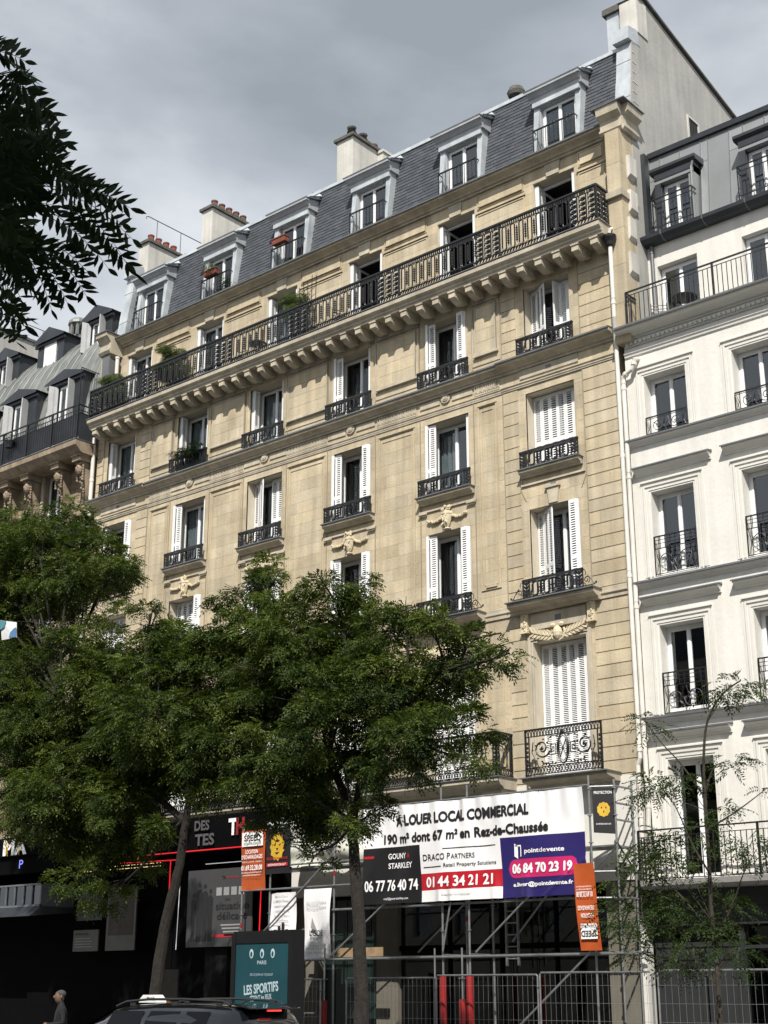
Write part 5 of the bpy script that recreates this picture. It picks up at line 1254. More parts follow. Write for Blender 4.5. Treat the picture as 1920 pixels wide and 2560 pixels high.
def tree(label, trunk, limbs, clumps, r0, dens, base):
    t = thing('street_tree', label, 'tree', base, 'pagoda trees along the pavement')
    mb = MB(); limb(mb, trunk, r0, r0*.42, 10, .012)
    for l, a, b in limbs: limb(mb, l, a, b, 8, .01)
    mb.build('trunk', 'bark', t)
    mb = MB(); sp_ = [p for p in trunk if p[2] > 4.6]+[p for l, a, b in limbs for p in l[1:]]
    branches(mb, sp_, clumps, .045); mb.build('branches', 'bark', t)
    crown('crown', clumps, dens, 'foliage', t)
    return t
tree('leafy street tree with a leaning trunk that forks behind the taxi roof', [(-24.6, 21, 0), (-24.47, 21, 1.04), (-24.30, 21, 2.5), (-24.02, 21, 3.5), (-23.80, 21, 4.35), (-23.68, 21, 5.22), (-23.5, 21, 5.75)],
     [([(-23.6, 21, 5.5), (-23.32, 21, 5.95), (-22.76, 21, 6.33), (-21.93, 21, 6.94), (-21.38, 21, 7.6), (-21.4, 21.2, 8.6)], .11, .04), ([(-23.6, 21, 5.6), (-24.01, 21, 6.15), (-24.33, 21, 7.32), (-24.25, 21, 8.6)], .10, .04), ([(-23.75, 21, 5.1), (-25.2, 21, 6.0), (-27.0, 21, 7.0), (-28.6, 21.1, 8.4)], .09, .03)],
     T1, .165, 980, (-24.6, 21, 0))
mb = MB(); mb.blob((-24.30, 20.86, 3.05), .10, .06, .13, 8, 6)
tree('tall street tree with a dark straight trunk in front of the white rental banner', [(-18.6, 21, 0), (-18.58, 21, 1.01), (-18.65, 21, 2.76), (-18.78, 21, 4.06), (-18.82, 21, 4.68), (-18.55, 21, 5.6)],
     [([(-18.6, 21, 5.4), (-18.45, 21, 6.0), (-18.38, 21, 6.8), (-18.9, 21, 7.8), (-19.3, 21, 9.2)], .11, .03), ([(-18.8, 21, 4.8), (-19.6, 21.1, 6.0), (-20.8, 21, 7.2), (-21.8, 21.2, 9.2)], .10, .03), ([(-18.5, 21, 5.8), (-17.6, 21, 6.6), (-16.6, 21, 7.4)], .08, .03)],
     T2, .175, 980, (-18.6, 21, 0))
tree('far street tree whose crown fills the left edge below the old balcony', [(-34.6, 23, 0), (-34.5, 23, 3), (-34.2, 22.9, 6), (-33.6, 22.8, 8.5), (-33.0, 22.7, 10.5)],
     [([(-33.6, 22.8, 8.5), (-30.4, 22.7, 10.4), (-28.9, 22.5, 11.9)], .09, .03), ([(-33.4, 22.8, 9), (-32.8, 22.6, 11), (-33, 22.6, 13.4)], .09, .03)],
     T3, .17, 1050, (-34.6, 23, 0))
YT = [(-10.69, 21.5, 6.41, .22), (-11.1, 21.7, 6.34, .16), (-12.32, 21.3, 5.95, .16), (-11.1, 21.7, 5.28, .14), (-12.16, 21.2, 4.75, .25), (-12.0, 21.7, 4.94, .22), (-10.85, 21.5, 5.08, .12), (-12.28, 21.6, 3.88, .26), (-12.47, 21.2, 3.56, .26), (-12.18, 21.9, 3.44, .23), (-10.72, 21.5, 3.78, .22), (-10.64, 21.8, 3.58, .15), (-12.8, 21.3, 2.8, .26), (-12.61, 21.7, 2.62, .2), (-11.81, 21.5, 2.52, .32), (-11.49, 21.9, 2.89, .27), (-10.94, 21.2, 2.25, .22), (-12.44, 21.8, 2.03, .21), (-13.18, 21.2, 2.88, .14), (-10.45, 21.7, 4.66, .1), (-11.39, 21.1, 4.01, .19), (-13.31, 21.6, 3.4, .16), (-12.75, 21.7, 3.15, .23), (-11.31, 21.8, 4.51, .15), (-12.87, 21.5, 2.18, .17)]
yt = thing('young_tree', 'thin young street tree with sparse feathery leaves before the white building', 'tree', (-11.5, 21.5, 0))
ytr = [(-11.5, 21.5, 0), (-11.47, 21.5, 1.1), (-11.45, 21.5, 1.88), (-11.48, 21.5, 2.66), (-11.46, 21.5, 3.68), (-11.45, 21.5, 4.42), (-11.43, 21.5, 5.18), (-11.31, 21.5, 5.86), (-11.0, 21.5, 6.29), (-10.64, 21.5, 6.48)]
mb = MB(); limb(mb, ytr, .055, .012, 8); mb.build('trunk', 'young bark', yt)
mb = MB()
for l in ([(-11.48, 21.5, 2.3), (-11.1, 21.5, 2.9), (-10.85, 21.5, 3.4), (-10.65, 21.6, 3.75)], [(-11.46, 21.5, 3.4), (-11.75, 21.5, 3.9), (-12.0, 21.5, 4.5), (-12.2, 21.4, 4.85)], [(-11.44, 21.5, 4.6), (-11.8, 21.4, 5.2), (-12.15, 21.4, 5.6), (-12.4, 21.3, 6.0)], [(-11.48, 21.5, 2.4), (-11.9, 21.4, 3.0), (-12.4, 21.4, 3.4), (-13.2, 21.5, 3.5)], [(-11.45, 21.5, 1.7), (-11.9, 21.4, 2.4), (-12.5, 21.4, 2.75), (-13.1, 21.3, 2.9)], [(-11.47, 21.5, 1.7), (-12.0, 21.5, 2.0), (-12.5, 21.7, 2.1), (-12.9, 21.5, 2.2)], [(-11.46, 21.5, 1.95), (-11.2, 21.4, 2.15), (-10.9, 21.3, 2.25)], [(-11.43, 21.5, 4.7), (-11.25, 21.5, 5.1), (-11.0, 21.6, 5.2)], [(-11.45, 21.5, 4.1), (-10.9, 21.6, 4.4), (-10.45, 21.7, 4.7)]):
    limb(mb, l, .020, .006, 5)
for (x, y, z, r) in YT:
    s = min(ytr[2:], key=lambda p: abs(p[2]-z+.5)); 
    if r > .2: mb.tube([s, ((s[0]+x)/2, (s[1]+y)/2, z-.18), (x, y, z)], .008, 4, .003)
mb.build('branches', 'young bark', yt)
YT = [(x, y, z, r*1.15) for x, y, z, r in YT]+[(-12.0, 21.4, 2.9, .22), (-12.9, 21.4, 2.5, .2)]
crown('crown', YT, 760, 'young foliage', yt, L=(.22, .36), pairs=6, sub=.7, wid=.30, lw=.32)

# ------------------------------------------------------------------ overhanging leaves near the camera
NB = [((-3.125, 1.867, 4.192), (-3.205, 1.989, 4.271)), ((-3.172, 1.916, 4.214), (-3.203, 2.056, 4.274)), ((-3.261, 1.99, 4.274), (-3.029, 1.976, 4.075)), ((-3.072, 1.871, 4.058), (-3.332, 2.136, 4.26)), ((-3.141, 1.939, 4.137), (-3.097, 2.064, 4.07)), ((-3.453, 2.081, 4.291), (-3.232, 2.048, 4.126)), ((-3.344, 2.086, 4.283), (-3.189, 2.066, 4.171)), ((-3.295, 2.105, 4.153), (-3.077, 2.087, 4.0)), ((-3.3, 2.11, 4.138), (-3.32, 2.304, 4.16)), ((-3.251, 2.054, 4.145), (-3.293, 2.191, 4.177)), ((-3.318, 2.155, 4.111), (-3.082, 2.147, 3.856)), ((-3.383, 2.174, 4.089), (-3.28, 2.249, 4.001)), ((-3.179, 2.094, 4.002), (-3.054, 2.12, 3.888)), ((-3.404, 2.25, 4.096), (-3.186, 2.305, 3.96)), ((-3.339, 2.259, 4.034), (-3.336, 2.427, 4.033)), ((-3.324, 2.296, 4.016), (-3.282, 2.552, 4.02)), ((-3.234, 2.202, 3.917), (-3.261, 2.479, 4.007)), ((-3.245, 2.23, 3.925), (-3.317, 2.596, 3.938)), ((-3.374, 2.381, 4.026), (-3.034, 2.333, 3.768)), ((-3.133, 2.196, 3.809), (-3.101, 2.437, 3.679)), ((-3.462, 2.4, 3.969), (-3.223, 2.436, 3.732)), ((-3.282, 2.362, 3.923), (-3.134, 2.434, 3.723)), ((-3.31, 2.231, 3.894), (-3.221, 2.347, 3.779)), ((-3.279, 2.25, 3.759), (-3.32, 2.427, 3.753)), ((-3.368, 2.335, 3.78), (-3.462, 2.536, 3.756)), ((-3.452, 2.304, 3.787), (-3.553, 2.47, 3.711)), ((-3.495, 2.373, 3.832), (-3.538, 2.518, 3.75)), ((-3.44, 2.271, 3.827), (-3.213, 2.25, 3.662)), ((-3.438, 2.41, 3.885), (-3.446, 2.493, 3.894)), ((-3.584, 2.291, 3.829), (-3.441, 2.289, 3.697)), ((-3.529, 2.25, 3.754), (-3.333, 2.209, 3.566)), ((-3.553, 2.305, 3.785), (-3.434, 2.321, 3.679)), ((-3.417, 2.13, 3.593), (-3.285, 2.195, 3.495)), ((-3.641, 2.273, 3.696), (-3.643, 2.433, 3.668)), ((-3.358, 2.109, 3.494), (-3.588, 2.39, 3.596)), ((-3.496, 2.19, 3.532), (-3.357, 2.219, 3.443)), ((-3.396, 2.141, 3.626), (-3.548, 2.33, 3.697)), ((-3.725, 2.247, 3.955), (-3.674, 2.315, 3.898)), ((-3.38, 2.177, 3.792), (-3.259, 2.266, 3.708)), ((-3.603, 2.157, 4.026), (-3.482, 2.221, 4.008)), ((-3.622, 2.25, 4.411), (-3.517, 2.376, 4.396)), ((-3.493, 2.181, 4.073), (-3.479, 2.303, 4.028)), ((-3.38, 2.103, 3.728), (-3.292, 2.198, 3.684)), ((-3.507, 2.181, 3.787), (-3.489, 2.267, 3.764)), ((-3.465, 2.113, 4.282), (-3.438, 2.192, 4.241)), ((-3.195, 1.972, 3.737), (-3.108, 2.033, 3.629)), ((-3.513, 2.287, 4.006), (-3.415, 2.37, 3.994)), ((-3.328, 2.031, 3.986), (-3.25, 2.126, 3.962)), ((-3.432, 2.063, 3.821), (-3.35, 2.153, 3.746)), ((-3.681, 2.252, 3.981), (-3.549, 2.312, 3.96)), ((-3.682, 2.247, 4.265), (-3.63, 2.312, 4.153)), ((-3.243, 2.037, 3.968), (-3.19, 2.083, 3.853)), ((-3.29, 1.996, 3.864), (-3.249, 2.08, 3.759)), ((-3.268, 2.062, 3.739), (-3.228, 2.123, 3.653)), ((-3.489, 2.14, 3.864), (-3.418, 2.231, 3.848)), ((-3.835, 2.333, 4.004), (-3.796, 2.49, 4.114)), ((-3.564, 2.313, 4.18), (-3.618, 2.421, 4.136)), ((-3.313, 2.075, 3.839), (-3.192, 2.123, 3.797)), ((-3.769, 2.31, 4.169), (-3.792, 2.405, 4.126)), ((-3.199, 2.043, 3.645), (-3.236, 2.148, 3.582)), ((-3.372, 2.036, 4.113), (-3.41, 2.179, 4.107)), ((-3.486, 2.148, 3.968), (-3.443, 2.295, 4.005)), ((-3.252, 1.963, 3.927), (-3.248, 2.107, 3.917)), ((-3.617, 2.296, 3.907), (-3.664, 2.401, 3.88)), ((-3.361, 2.011, 4.163), (-3.289, 2.109, 4.167)), ((-3.31, 1.986, 3.738), (-3.186, 2.011, 3.725)), ((-3.418, 2.169, 3.752), (-3.313, 2.238, 3.767)), ((-3.223, 2.026, 3.946), (-3.167, 2.102, 3.89)), ((-3.13, 1.92, 3.973), (-3.068, 1.977, 3.887)), ((-3.627, 2.274, 4.224), (-3.633, 2.381, 4.166)), ((-3.412, 2.099, 4.017), (-3.389, 2.235, 4.002)), ((-3.2, 1.947, 3.841), (-3.146, 2.049, 3.795)), ((-3.669, 2.365, 4.254), (-3.719, 2.477, 4.194)), ((-3.533, 2.174, 4.201), (-3.492, 2.32, 4.277)), ((-3.245, 2.052, 3.734), (-3.239, 2.157, 3.676)), ((-3.147, 1.864, 4.014), (-3.084, 1.896, 3.925)), ((-3.312, 2.018, 3.698), (-3.272, 2.144, 3.78)), ((-3.661, 2.357, 4.097), (-3.603, 2.401, 3.95)), ((-3.683, 2.302, 4.025), (-3.729, 2.427, 4.012)), ((-3.242, 1.948, 4.071), (-3.155, 2.037, 3.994)), ((-3.326, 2.071, 4.068), (-3.298, 2.152, 3.996)), ((-3.755, 2.312, 4.31), (-3.654, 2.4, 4.339)), ((-3.661, 2.224, 3.993), (-3.635, 2.345, 3.922)), ((-3.182, 2.011, 3.852), (-3.22, 2.1, 3.813)), ((-3.339, 2.081, 3.716), (-3.249, 2.172, 3.668)), ((-3.531, 2.185, 4.243), (-3.538, 2.318, 4.29)), ((-3.465, 2.181, 4.156), (-3.363, 2.288, 4.11)), ((-3.244, 1.92, 3.974), (-3.184, 2.001, 3.936)), ((-3.394, 2.153, 4.097), (-3.307, 2.28, 4.138)), ((-3.411, 2.193, 4.041), (-3.435, 2.311, 3.983)), ((-3.524, 2.181, 3.861), (-3.459, 2.278, 3.75)), ((-3.629, 2.276, 4.31), (-3.559, 2.388, 4.208)), ((-3.668, 2.209, 4.32), (-3.636, 2.36, 4.386)), ((-3.537, 2.25, 4.245), (-3.412, 2.314, 4.198)), ((-3.427, 2.137, 4.235), (-3.388, 2.249, 4.256)), ((-3.213, 1.924, 4.075), (-3.177, 2.032, 4.067)), ((-3.416, 2.109, 3.736), (-3.408, 2.207, 3.719)), ((-3.656, 2.294, 4.405), (-3.644, 2.356, 4.322)), ((-3.598, 2.294, 3.986), (-3.565, 2.441, 4.015)), ((-3.425, 2.16, 4.146), (-3.383, 2.213, 4.008)), ((-3.521, 2.166, 4.058), (-3.453, 2.248, 3.956)), ((-3.581, 2.265, 4.04), (-3.432, 2.349, 4.026)), ((-3.646, 2.217, 3.879), (-3.583, 2.343, 3.877)), ((-3.211, 1.999, 3.772), (-3.192, 2.099, 3.792)), ((-3.355, 2.103, 3.819), (-3.322, 2.18, 3.747)), ((-3.759, 2.268, 3.977), (-3.696, 2.352, 3.932)), ((-3.348, 2.057, 4.024), (-3.352, 2.209, 4.019)), ((-3.601, 2.162, 4.314), (-3.567, 2.257, 4.366)), ((-3.645, 2.183, 4.3), (-3.616, 2.334, 4.307)), ((-3.534, 2.138, 3.994), (-3.497, 2.235, 3.988)), ((-3.634, 2.189, 4.288), (-3.684, 2.301, 4.275)), ((-3.657, 2.258, 3.89), (-3.684, 2.419, 3.888)), ((-3.587, 2.203, 3.991), (-3.618, 2.316, 3.929)), ((-3.387, 2.081, 4.239), (-3.356, 2.181, 4.183)), ((-3.506, 2.159, 4.222), (-3.412, 2.239, 4.258)), ((-3.619, 2.358, 4.145), (-3.638, 2.445, 4.084)), ((-3.43, 2.064, 4.222), (-3.435, 2.179, 4.279)), ((-3.628, 2.322, 4.279), (-3.623, 2.42, 4.238)), ((-3.744, 2.362, 3.979), (-3.789, 2.501, 3.95)), ((-3.281, 2.036, 3.705), (-3.198, 2.082, 3.596)), ((-3.549, 2.117, 4.287), (-3.476, 2.217, 4.316)), ((-3.602, 2.273, 4.184), (-3.519, 2.37, 4.173)), ((-3.296, 2.086, 4.101), (-3.283, 2.181, 4.048)), ((-3.698, 2.253, 4.11), (-3.572, 2.293, 4.115)), ((-3.423, 2.074, 3.993), (-3.317, 2.123, 3.971)), ((-3.132, 1.853, 3.99), (-2.997, 1.896, 3.958)), ((-3.4, 2.1, 4.003), (-3.369, 2.166, 3.947)), ((-3.345, 2.086, 4.209), (-3.241, 2.131, 4.183)), ((-3.653, 2.252, 4.076), (-3.559, 2.305, 4.076)), ((-3.358, 2.091, 3.797), (-3.329, 2.139, 3.697)), ((-3.639, 2.293, 3.977), (-3.656, 2.425, 4.015)), ((-3.31, 1.976, 3.83), (-3.182, 1.996, 3.815)), ((-3.689, 2.263, 4.44), (-3.691, 2.341, 4.364)), ((-3.361, 2.166, 3.822), (-3.381, 2.236, 3.765)), ((-3.325, 2.015, 3.667), (-3.236, 2.119, 3.657)), ((-3.573, 2.25, 4.213), (-3.614, 2.345, 4.162)), ((-3.472, 2.174, 3.85), (-3.436, 2.224, 3.741)), ((-3.669, 2.288, 4.006), (-3.626, 2.386, 4.02)), ((-3.656, 2.263, 4.031), (-3.546, 2.309, 3.958)), ((-3.26, 2.081, 3.926), (-3.29, 2.191, 3.917)), ((-3.713, 2.401, 4.156), (-3.745, 2.517, 4.09)), ((-3.745, 2.295, 4.308), (-3.605, 2.348, 4.303)), ((-3.343, 2.015, 3.873), (-3.195, 2.064, 3.864)), ((-3.223, 1.995, 4.038), (-3.265, 2.112, 4.058)), ((-3.48, 2.153, 4.192), (-3.456, 2.305, 4.201)), ((-3.717, 2.255, 4.155), (-3.6, 2.299, 4.132)), ((-3.097, 1.931, 4.017), (-3.008, 2.035, 4.031)), ((-3.557, 2.249, 4.272), (-3.572, 2.403, 4.257)), ((-3.645, 2.281, 4.252), (-3.614, 2.381, 4.242)), ((-3.706, 2.261, 3.988), (-3.601, 2.331, 3.907)), ((-3.592, 2.225, 4.202), (-3.493, 2.311, 4.232)), ((-3.809, 2.404, 4.191), (-3.711, 2.488, 4.188)), ((-3.778, 2.263, 4.247), (-3.747, 2.372, 4.283)), ((-3.527, 2.274, 3.892), (-3.47, 2.397, 3.819)), ((-3.714, 2.368, 3.958), (-3.707, 2.443, 3.85)), ((-3.332, 2.118, 3.687), (-3.194, 2.199, 3.648)), ((-3.22, 1.978, 3.728), (-3.212, 2.107, 3.715))]
nt_ = thing('overhanging_tree', 'dark leaves of a nearby tree hanging into the top left corner', 'tree', (-5.6, 1.2, 0))
mb = MB(); limb(mb, [(-5.6, 1.2, 0), (-5.55, 1.2, 2.0), (-5.4, 1.3, 3.6), (-5.1, 1.4, 4.6)], .16, .10, 10)
limb(mb, [(-5.4, 1.3, 3.6), (-4.6, 1.6, 4.25), (-3.9, 1.85, 4.35), (-3.45, 2.02, 4.25)], .06, .012, 8); limb(mb, [(-4.6, 1.6, 4.25), (-4.0, 1.9, 4.0), (-3.5, 2.08, 3.92)], .03, .008, 6); limb(mb, [(-4.3, 1.75, 4.3), (-3.8, 1.95, 4.15), (-3.35, 2.15, 4.08)], .02, .006, 6)
mb.build('trunk', 'bark', nt_)
leaves = []; mbt = MB()
def compound(b, t, ll=.064):
    b = np.array(b); t = np.array(t); ax = t-b; L_ = np.linalg.norm(ax); d0 = ax/L_
    view = nrm(b-np.array([0, 0, 1.6])); k = max(3, int(L_/.021/1.0/1.0*.9)); k = min(k, 9)
    n_ = nrm(-view+npr.normal(0, .35, 3)); s = nrm(np.cross(d0, n_)); u = nrm(np.cross(s, d0)); sag = L_*.12
    tint = float(npr.uniform(0, 1))
    pts = []
    for i in range(k+1):
        f = (i+.9)/(k+.9); p = b+ax*f-np.array([0, 0, 1])*sag*math.sin(f*math.pi)*-.6; pts.append(tuple(p))
        for q in ((-1, 1) if i < k else (0,)):
            d = nrm(s*q*1.0+d0*(.62+.5*f)+npr.normal(0, .10, 3)) if q else nrm(d0+npr.normal(0, .08, 3)); w = nrm(np.cross(d, u+npr.normal(0, .30, 3)))
            l_ = ll*(1-.25*abs(f-.5))*npr.uniform(.85, 1.1)*(1.15 if not q else 1); leaves.append((p, d, w, l_, min(1, max(0, tint+npr.normal(0, .15)))))
    mbt.tube([tuple(b-ax*.25)]+[tuple(b)]+pts, .0016, 4, .0007)
for b, t in NB[:len(NB)-65]: compound(b, t)
mbt.build('twigs', 'young bark', nt_)
prof_ = [(0, 0), (.2, .10), (.45, .15), (.74, .105), (1.0, 0), (.74, -.105), (.45, -.15), (.2, -.10)]
me = bpy.data.meshes.new('leaf'); me.from_pydata([(a, b, .0) for a, b in prof_]+[(.2, 0, -.02), (.45, 0, -.03), (.74, 0, -.02)], [], [(0, 8, 1), (8, 9, 2, 1), (9, 10, 3, 2), (10, 4, 3), (0, 7, 8), (7, 6, 9, 8), (6, 5, 10, 9), (5, 4, 10)])
me.materials.append(MAT['near foliage']); a_t = me.attributes.new('tint', 'FLOAT', 'FACE'); a_t.data.foreach_set('value', [.5]*8)
leaves.sort(key=lambda l: -l[0][0])
for p, d, w, l_, t in leaves[:300]:
    n_ = np.cross(d, w); mt = Matrix(((d[0]*l_, w[0]*l_, n_[0]*l_, p[0]), (d[1]*l_, w[1]*l_, n_[1]*l_, p[1]), (d[2]*l_, w[2]*l_, n_[2]*l_, p[2]), (0, 0, 0, 1)))
    o = bpy.data.objects.new('leaf', me); COL.objects.link(o); o.parent = nt_; mt.translation = mt.translation-ORG[nt_.name]; o.matrix_local = mt
V = np.array([p+d*a*l_+w*c*l_ for p, d, w, l_, t in leaves[300:] for a, c in prof_]); n_l = len(V)//8; base = np.arange(n_l)*8
F = np.concatenate([np.stack([base, base+k, base+k+1], 1) for k in range(1, 7)])
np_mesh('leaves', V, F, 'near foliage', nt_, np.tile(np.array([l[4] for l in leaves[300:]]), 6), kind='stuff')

# ------------------------------------------------------------------ balcony plants and furniture
def bush(label, x, y, z, h, r, dens=1500, pot='terracotta', n=5):
    t = thing('potted_plant', label, 'plant', (x, y, z))
    mb = MB(); mb.lathe((x, y, z), [(.13, 0), (.18, .28), (.20, .30), (.17, .30)], 10); mb.build('pot', pot, t)
    cl_ = [(x+rnd.uniform(-.5, .5)*r, y+rnd.uniform(-.2, .2)*r, z+.45+(h-.6)*rnd.uniform(.2, 1), r*rnd.uniform(.35, .55)) for k in range(n)]
    mb = MB()
    for c in cl_: mb.tube([(x, y, z+.28), ((x+c[0])/2, (y+c[1])/2, z+.5), c[:3]], .014, 5, .005)
    mb.build('stems', 'young bark', t); crown('foliage', cl_, dens, 'bush foliage', t, L=(.07, .13), pairs=3, sub=.6)
    return t
bush('silvery bush in a pot at the left end of the long balcony', -37.3, 28.85, 20.57, 1.75, .55, 15000, n=8)
bush('green bushy shrub standing on the balcony between the first two windows', -34.35, 28.8, 20.57, 1.95, .55, 13000, n=8)
bush('pale flowering plant leaning on the iron trellis of the balcony', -28.45, 28.8, 20.57, 2.05, .50, 11000, n=7)
tr_ = thing('trellis', 'black pointed iron trellis standing on the long balcony', 'trellis', (-27.8, 28.75, 20.57))
for k in range(5):
    q = MB(); x = -28.15+k*.16; h = 2.0+.12*(k % 2)+.1*k*.5; q.tube([(x, 28.75, 20.57), (x+.02*k, 28.72, 20.57+h)], .012, 4); q.build('upright', 'black iron', tr_)
q = MB()
for k in range(7): q.tube(arc(-27.82, 22.3-k*.2, .16, .16, 0, 330, 8, 28.73), .010, 4); q.tube([(-28.2, 28.74, 22.1-k*.25), (-27.5, 28.74, 22.4-k*.25)], .009, 4)
q.build('scrollwork', 'black iron', tr_)
for lb_, x, y, z in (('terracotta box with dry grass on the second dormer guard', -32.95, 29.28, 24.90), ('red flower box hooked on the third dormer guard', -29.62, 29.26, 24.92)):
    t = thing('flower_box', lb_, 'flower box', (x, y, z)); mb = MB(); mb.prism([(y-.09, z), (y+.09, z), (y+.11, z+.19), (y-.11, z+.19)], x-.30, x+.30); mb.box(x-.32, x+.32, y-.13, y+.13, z+.17, z+.20); mb.build('trough', 'terracotta', t)
    if 'dry' in lb_: crown('grass', [(x, y, z+.26, .12), (x+.1, y, z+.24, .12)], 9000, 'bush foliage', t, L=(.1, .2), pairs=1)
t = thing('potted_plant', 'dark spiky plant behind the second dormer guard', 'plant', (-32.5, 29.7, 24.05)); crown('foliage', [(-32.5, 29.65, 24.35, .16), (-32.3, 29.6, 24.5, .15)], 6000, 'near foliage', t, L=(.1, .22), pairs=1, lw=.5)
t = thing('planter', 'row of dark green plants in the window guard of the second bay', 'plant', (CX[1], 28.98, 17.9)); mb = MB(); mb.box(CX[1]-.5, CX[1]+.6, 28.94, 29.10, 17.9, 18.1); mb.build('trough', 'dark zinc', t); crown('foliage', [(CX[1]-.35, 28.98, 18.3, .18), (CX[1]+.05, 28.98, 18.45, .26), (CX[1]+.4, 28.98, 18.35, .24)], 14000, 'near foliage', t, L=(.07, .13), pairs=3, sub=.6)
def chair(label, x, y, z, a, mat='black iron'):
    t = thing('chair', label, 'chair', (x, y, z)); ca, sa = math.cos(a), math.sin(a)
    W = lambda u, v, h: (x+u*ca-v*sa, y+u*sa+v*ca, z+h)
    mb = MB()
    for k in range(5): mb.tube([W(-.2, -.18+k*.09, .45), W(.2, -.18+k*.09, .45)], .015, 4)
    mb.build('seat', mat, t); mb = MB()
    for k in range(3): mb.tube([W(-.2, .22, .62+k*.1), W(.2, .22, .62+k*.1)], .014, 4)
    mb.build('backrest', mat, t)
    for s in (-1, 1):
        for f in (-1, 1):
            mb = MB(); mb.tube([W(s*.2, f*.22, 0), W(s*.2, f*.16, .45)]+([W(s*.2, .22, .88)] if f > 0 else []), .013, 4); mb.build('leg', mat, t)
    return t
def bistro(label, x, y, z, r=.32):
    t = thing('bistro_table', label, 'table', (x, y, z)); mb = MB(); mb.lathe((x, y, z+.70), [(r, 0), (r+.01, .01), (r, .03), (.02, .035)], 18); mb.build('tabletop', 'black iron', t)
    for s in (-1, 1): mb = MB(); mb.tube([(x+s*.22, y-.15, z), (x-s*.2, y+.1, z+.7)], .012, 4); mb.build('leg', 'black iron', t); mb = MB(); mb.tube([(x+s*.22, y+.15, z), (x-s*.2, y-.1, z+.7)], .012, 4); mb.build('leg', 'black iron', t)
bistro('round black bistro table behind the terrace railing of the white building', -15.25, 29.45, 17.48)
chair('black slatted folding chair beside the bistro table on the terrace', -15.95, 29.4, 17.48, .6)
chair('dark folding chair on the long balcony before the open fourth window', -26.5, 28.85, 20.57, 1.2)
bistro('low dark table on the long balcony beside the third window', -30.1, 28.85, 20.57, .28)
chair('dark chair on the long balcony left of the third window', -31.0, 28.9, 20.57, .2)
t = thing('hanging_pot', 'dark pot hooked on the railing of the old building at the left', 'plant', (-42.3, 28.05, 20.6)); mb = MB(); mb.lathe((-42.3, 28.05, 20.55), [(.12, 0), (.2, .22), (.22, .25), (.18, .25)], 10); mb.build('pot', 'dark zinc', t); crown('foliage', [(-42.3, 28.05, 20.9, .14)], 8000, 'near foliage', t, L=(.07, .14), pairs=2)
# ------------------------------------------------------------------ scaffold in front of the shop
SY = 27.8
scf = thing('scaffold', 'galvanised tube scaffold standing in front of the closed shop', 'scaffold', (-21.5, SY, 0))
def tb(name, p, q, r=.0245, mat='galvanised'):
    mb = MB(); mb.tube([p, q], r, 8); return mb.build(name, mat, scf)
stz = [(-28.95, SY, 5.9), (-27.88, SY, 5.6), (-25.55, SY, 6.0), (-22.0, SY, 6.35), (-21.2, SY, 6.35), (-17.72, SY, 6.25), (-17.2, 28.05, 6.15), (-17.2, 28.8, 6.2),
       (-28.95, 28.75, 5.6), (-25.55, 28.75, 5.6), (-22.0, 28.75, 5.6), (-21.2, 28.75, 5.6)]
def coupler(mb, x, y, z): mb.box(x-.04, x+.04, y-.045, y+.045, z-.035, z+.035)
for x, y, h in stz:
    s_ = tb('standard', (x, y, .2), (x, y, h), .026)
    mb = MB()
    for z in (2.35, 2.95, 3.55, 4.15, 4.75, 5.35, 5.95):
        if z < h: mb.tube([(x, y, z-.01), (x, y, z+.01)], .055, 8)
    mb.build('rosette', 'galvanised', s_)
    if rnd.random() < .6:
        z = rnd.choice((2.6, 3.2, 4.4, 5.0)); mb = MB(); mb.tube([(x, y, z), (x, y, z+.13)], .0275, 8); mb.build('paint_mark', 'red plastic', s_)
    mb = MB(); mb.box(x-.09, x+.09, y-.09, y+.09, .14, .16); mb.tube([(x, y, .16), (x, y, .4)], .018, 6); mb.build('base_plate', 'galvanised', s_)
for x0, x1, z in ((-28.95, -25.55, 4.16), (-27.9, -25.55, 4.76), (-25.55, -24.9, 4.76), (-28.95, -25.55, 5.45), (-27.2, -25.55, 5.33), (-25.55, -22, 4.75), (-25.55, -22, 4.16), (-25.55, -22.0, 3.55), (-25.55, -17.72, 3.56), (-25.6, -17.72, 6.03)):
    tb('ledger', (x0, SY-.05, z), (x1, SY-.05, z))
tb('ledger', (-27.4, SY-.07, 2.34), (-16.95, SY-.07, 2.36), .032); tb('ledger', (-27.4, 28.75, 2.4), (-17.0, 28.75, 2.4), .03)
for z in (6.0, 5.62, 5.25, 4.12, 3.55, 2.95, 2.36):
    tb('transom', (-17.72, SY+.03, z), (-17.2, 28.08, z)) if (z > 5.9 or 3 < z < 4.5) else None; tb('transom', (-17.2, 28.05, z), (-17.2, 28.8, z))
for x in (-28.95, -25.55, -22.0, -21.2):
    for z in (4.7, 2.4): tb('transom', (x, SY, z), (x, 28.75, z))
for a, b in (((-28.1, SY-.09, 3.0), (-25.7, SY-.09, 4.8)), ((-25.6, SY-.09, 2.4), (-21.9, SY-.09, 4.9)), ((-20.95, SY-.09, 2.45), (-19.4, SY-.09, 3.65)), ((-20.4, SY-.09, .35), (-17.8, SY-.09, 2.4)), ((-21.95, SY-.07, 2.5), (-21.7, SY-.07, 3.6)), ((-23.5, 28.7, 2.5), (-21.9, 28.7, 3.7)), ((-20.6, 28.7, 2.7), (-19.4, 28.7, 3.9))):
    tb('brace', a, b, .024)
for k in range(3):
    mb = MB(); y = 28.0+k*.25
    mb.box(-28.9, -17.25, y, y+.23, 4.66, 4.70); mb.build('deck_board', 'galvanised', scf)
    mb = MB(); mb.box(-27.2, -25.6, y, y+.23, 2.42, 2.46); mb.build('deck_board', 'wood board', scf)
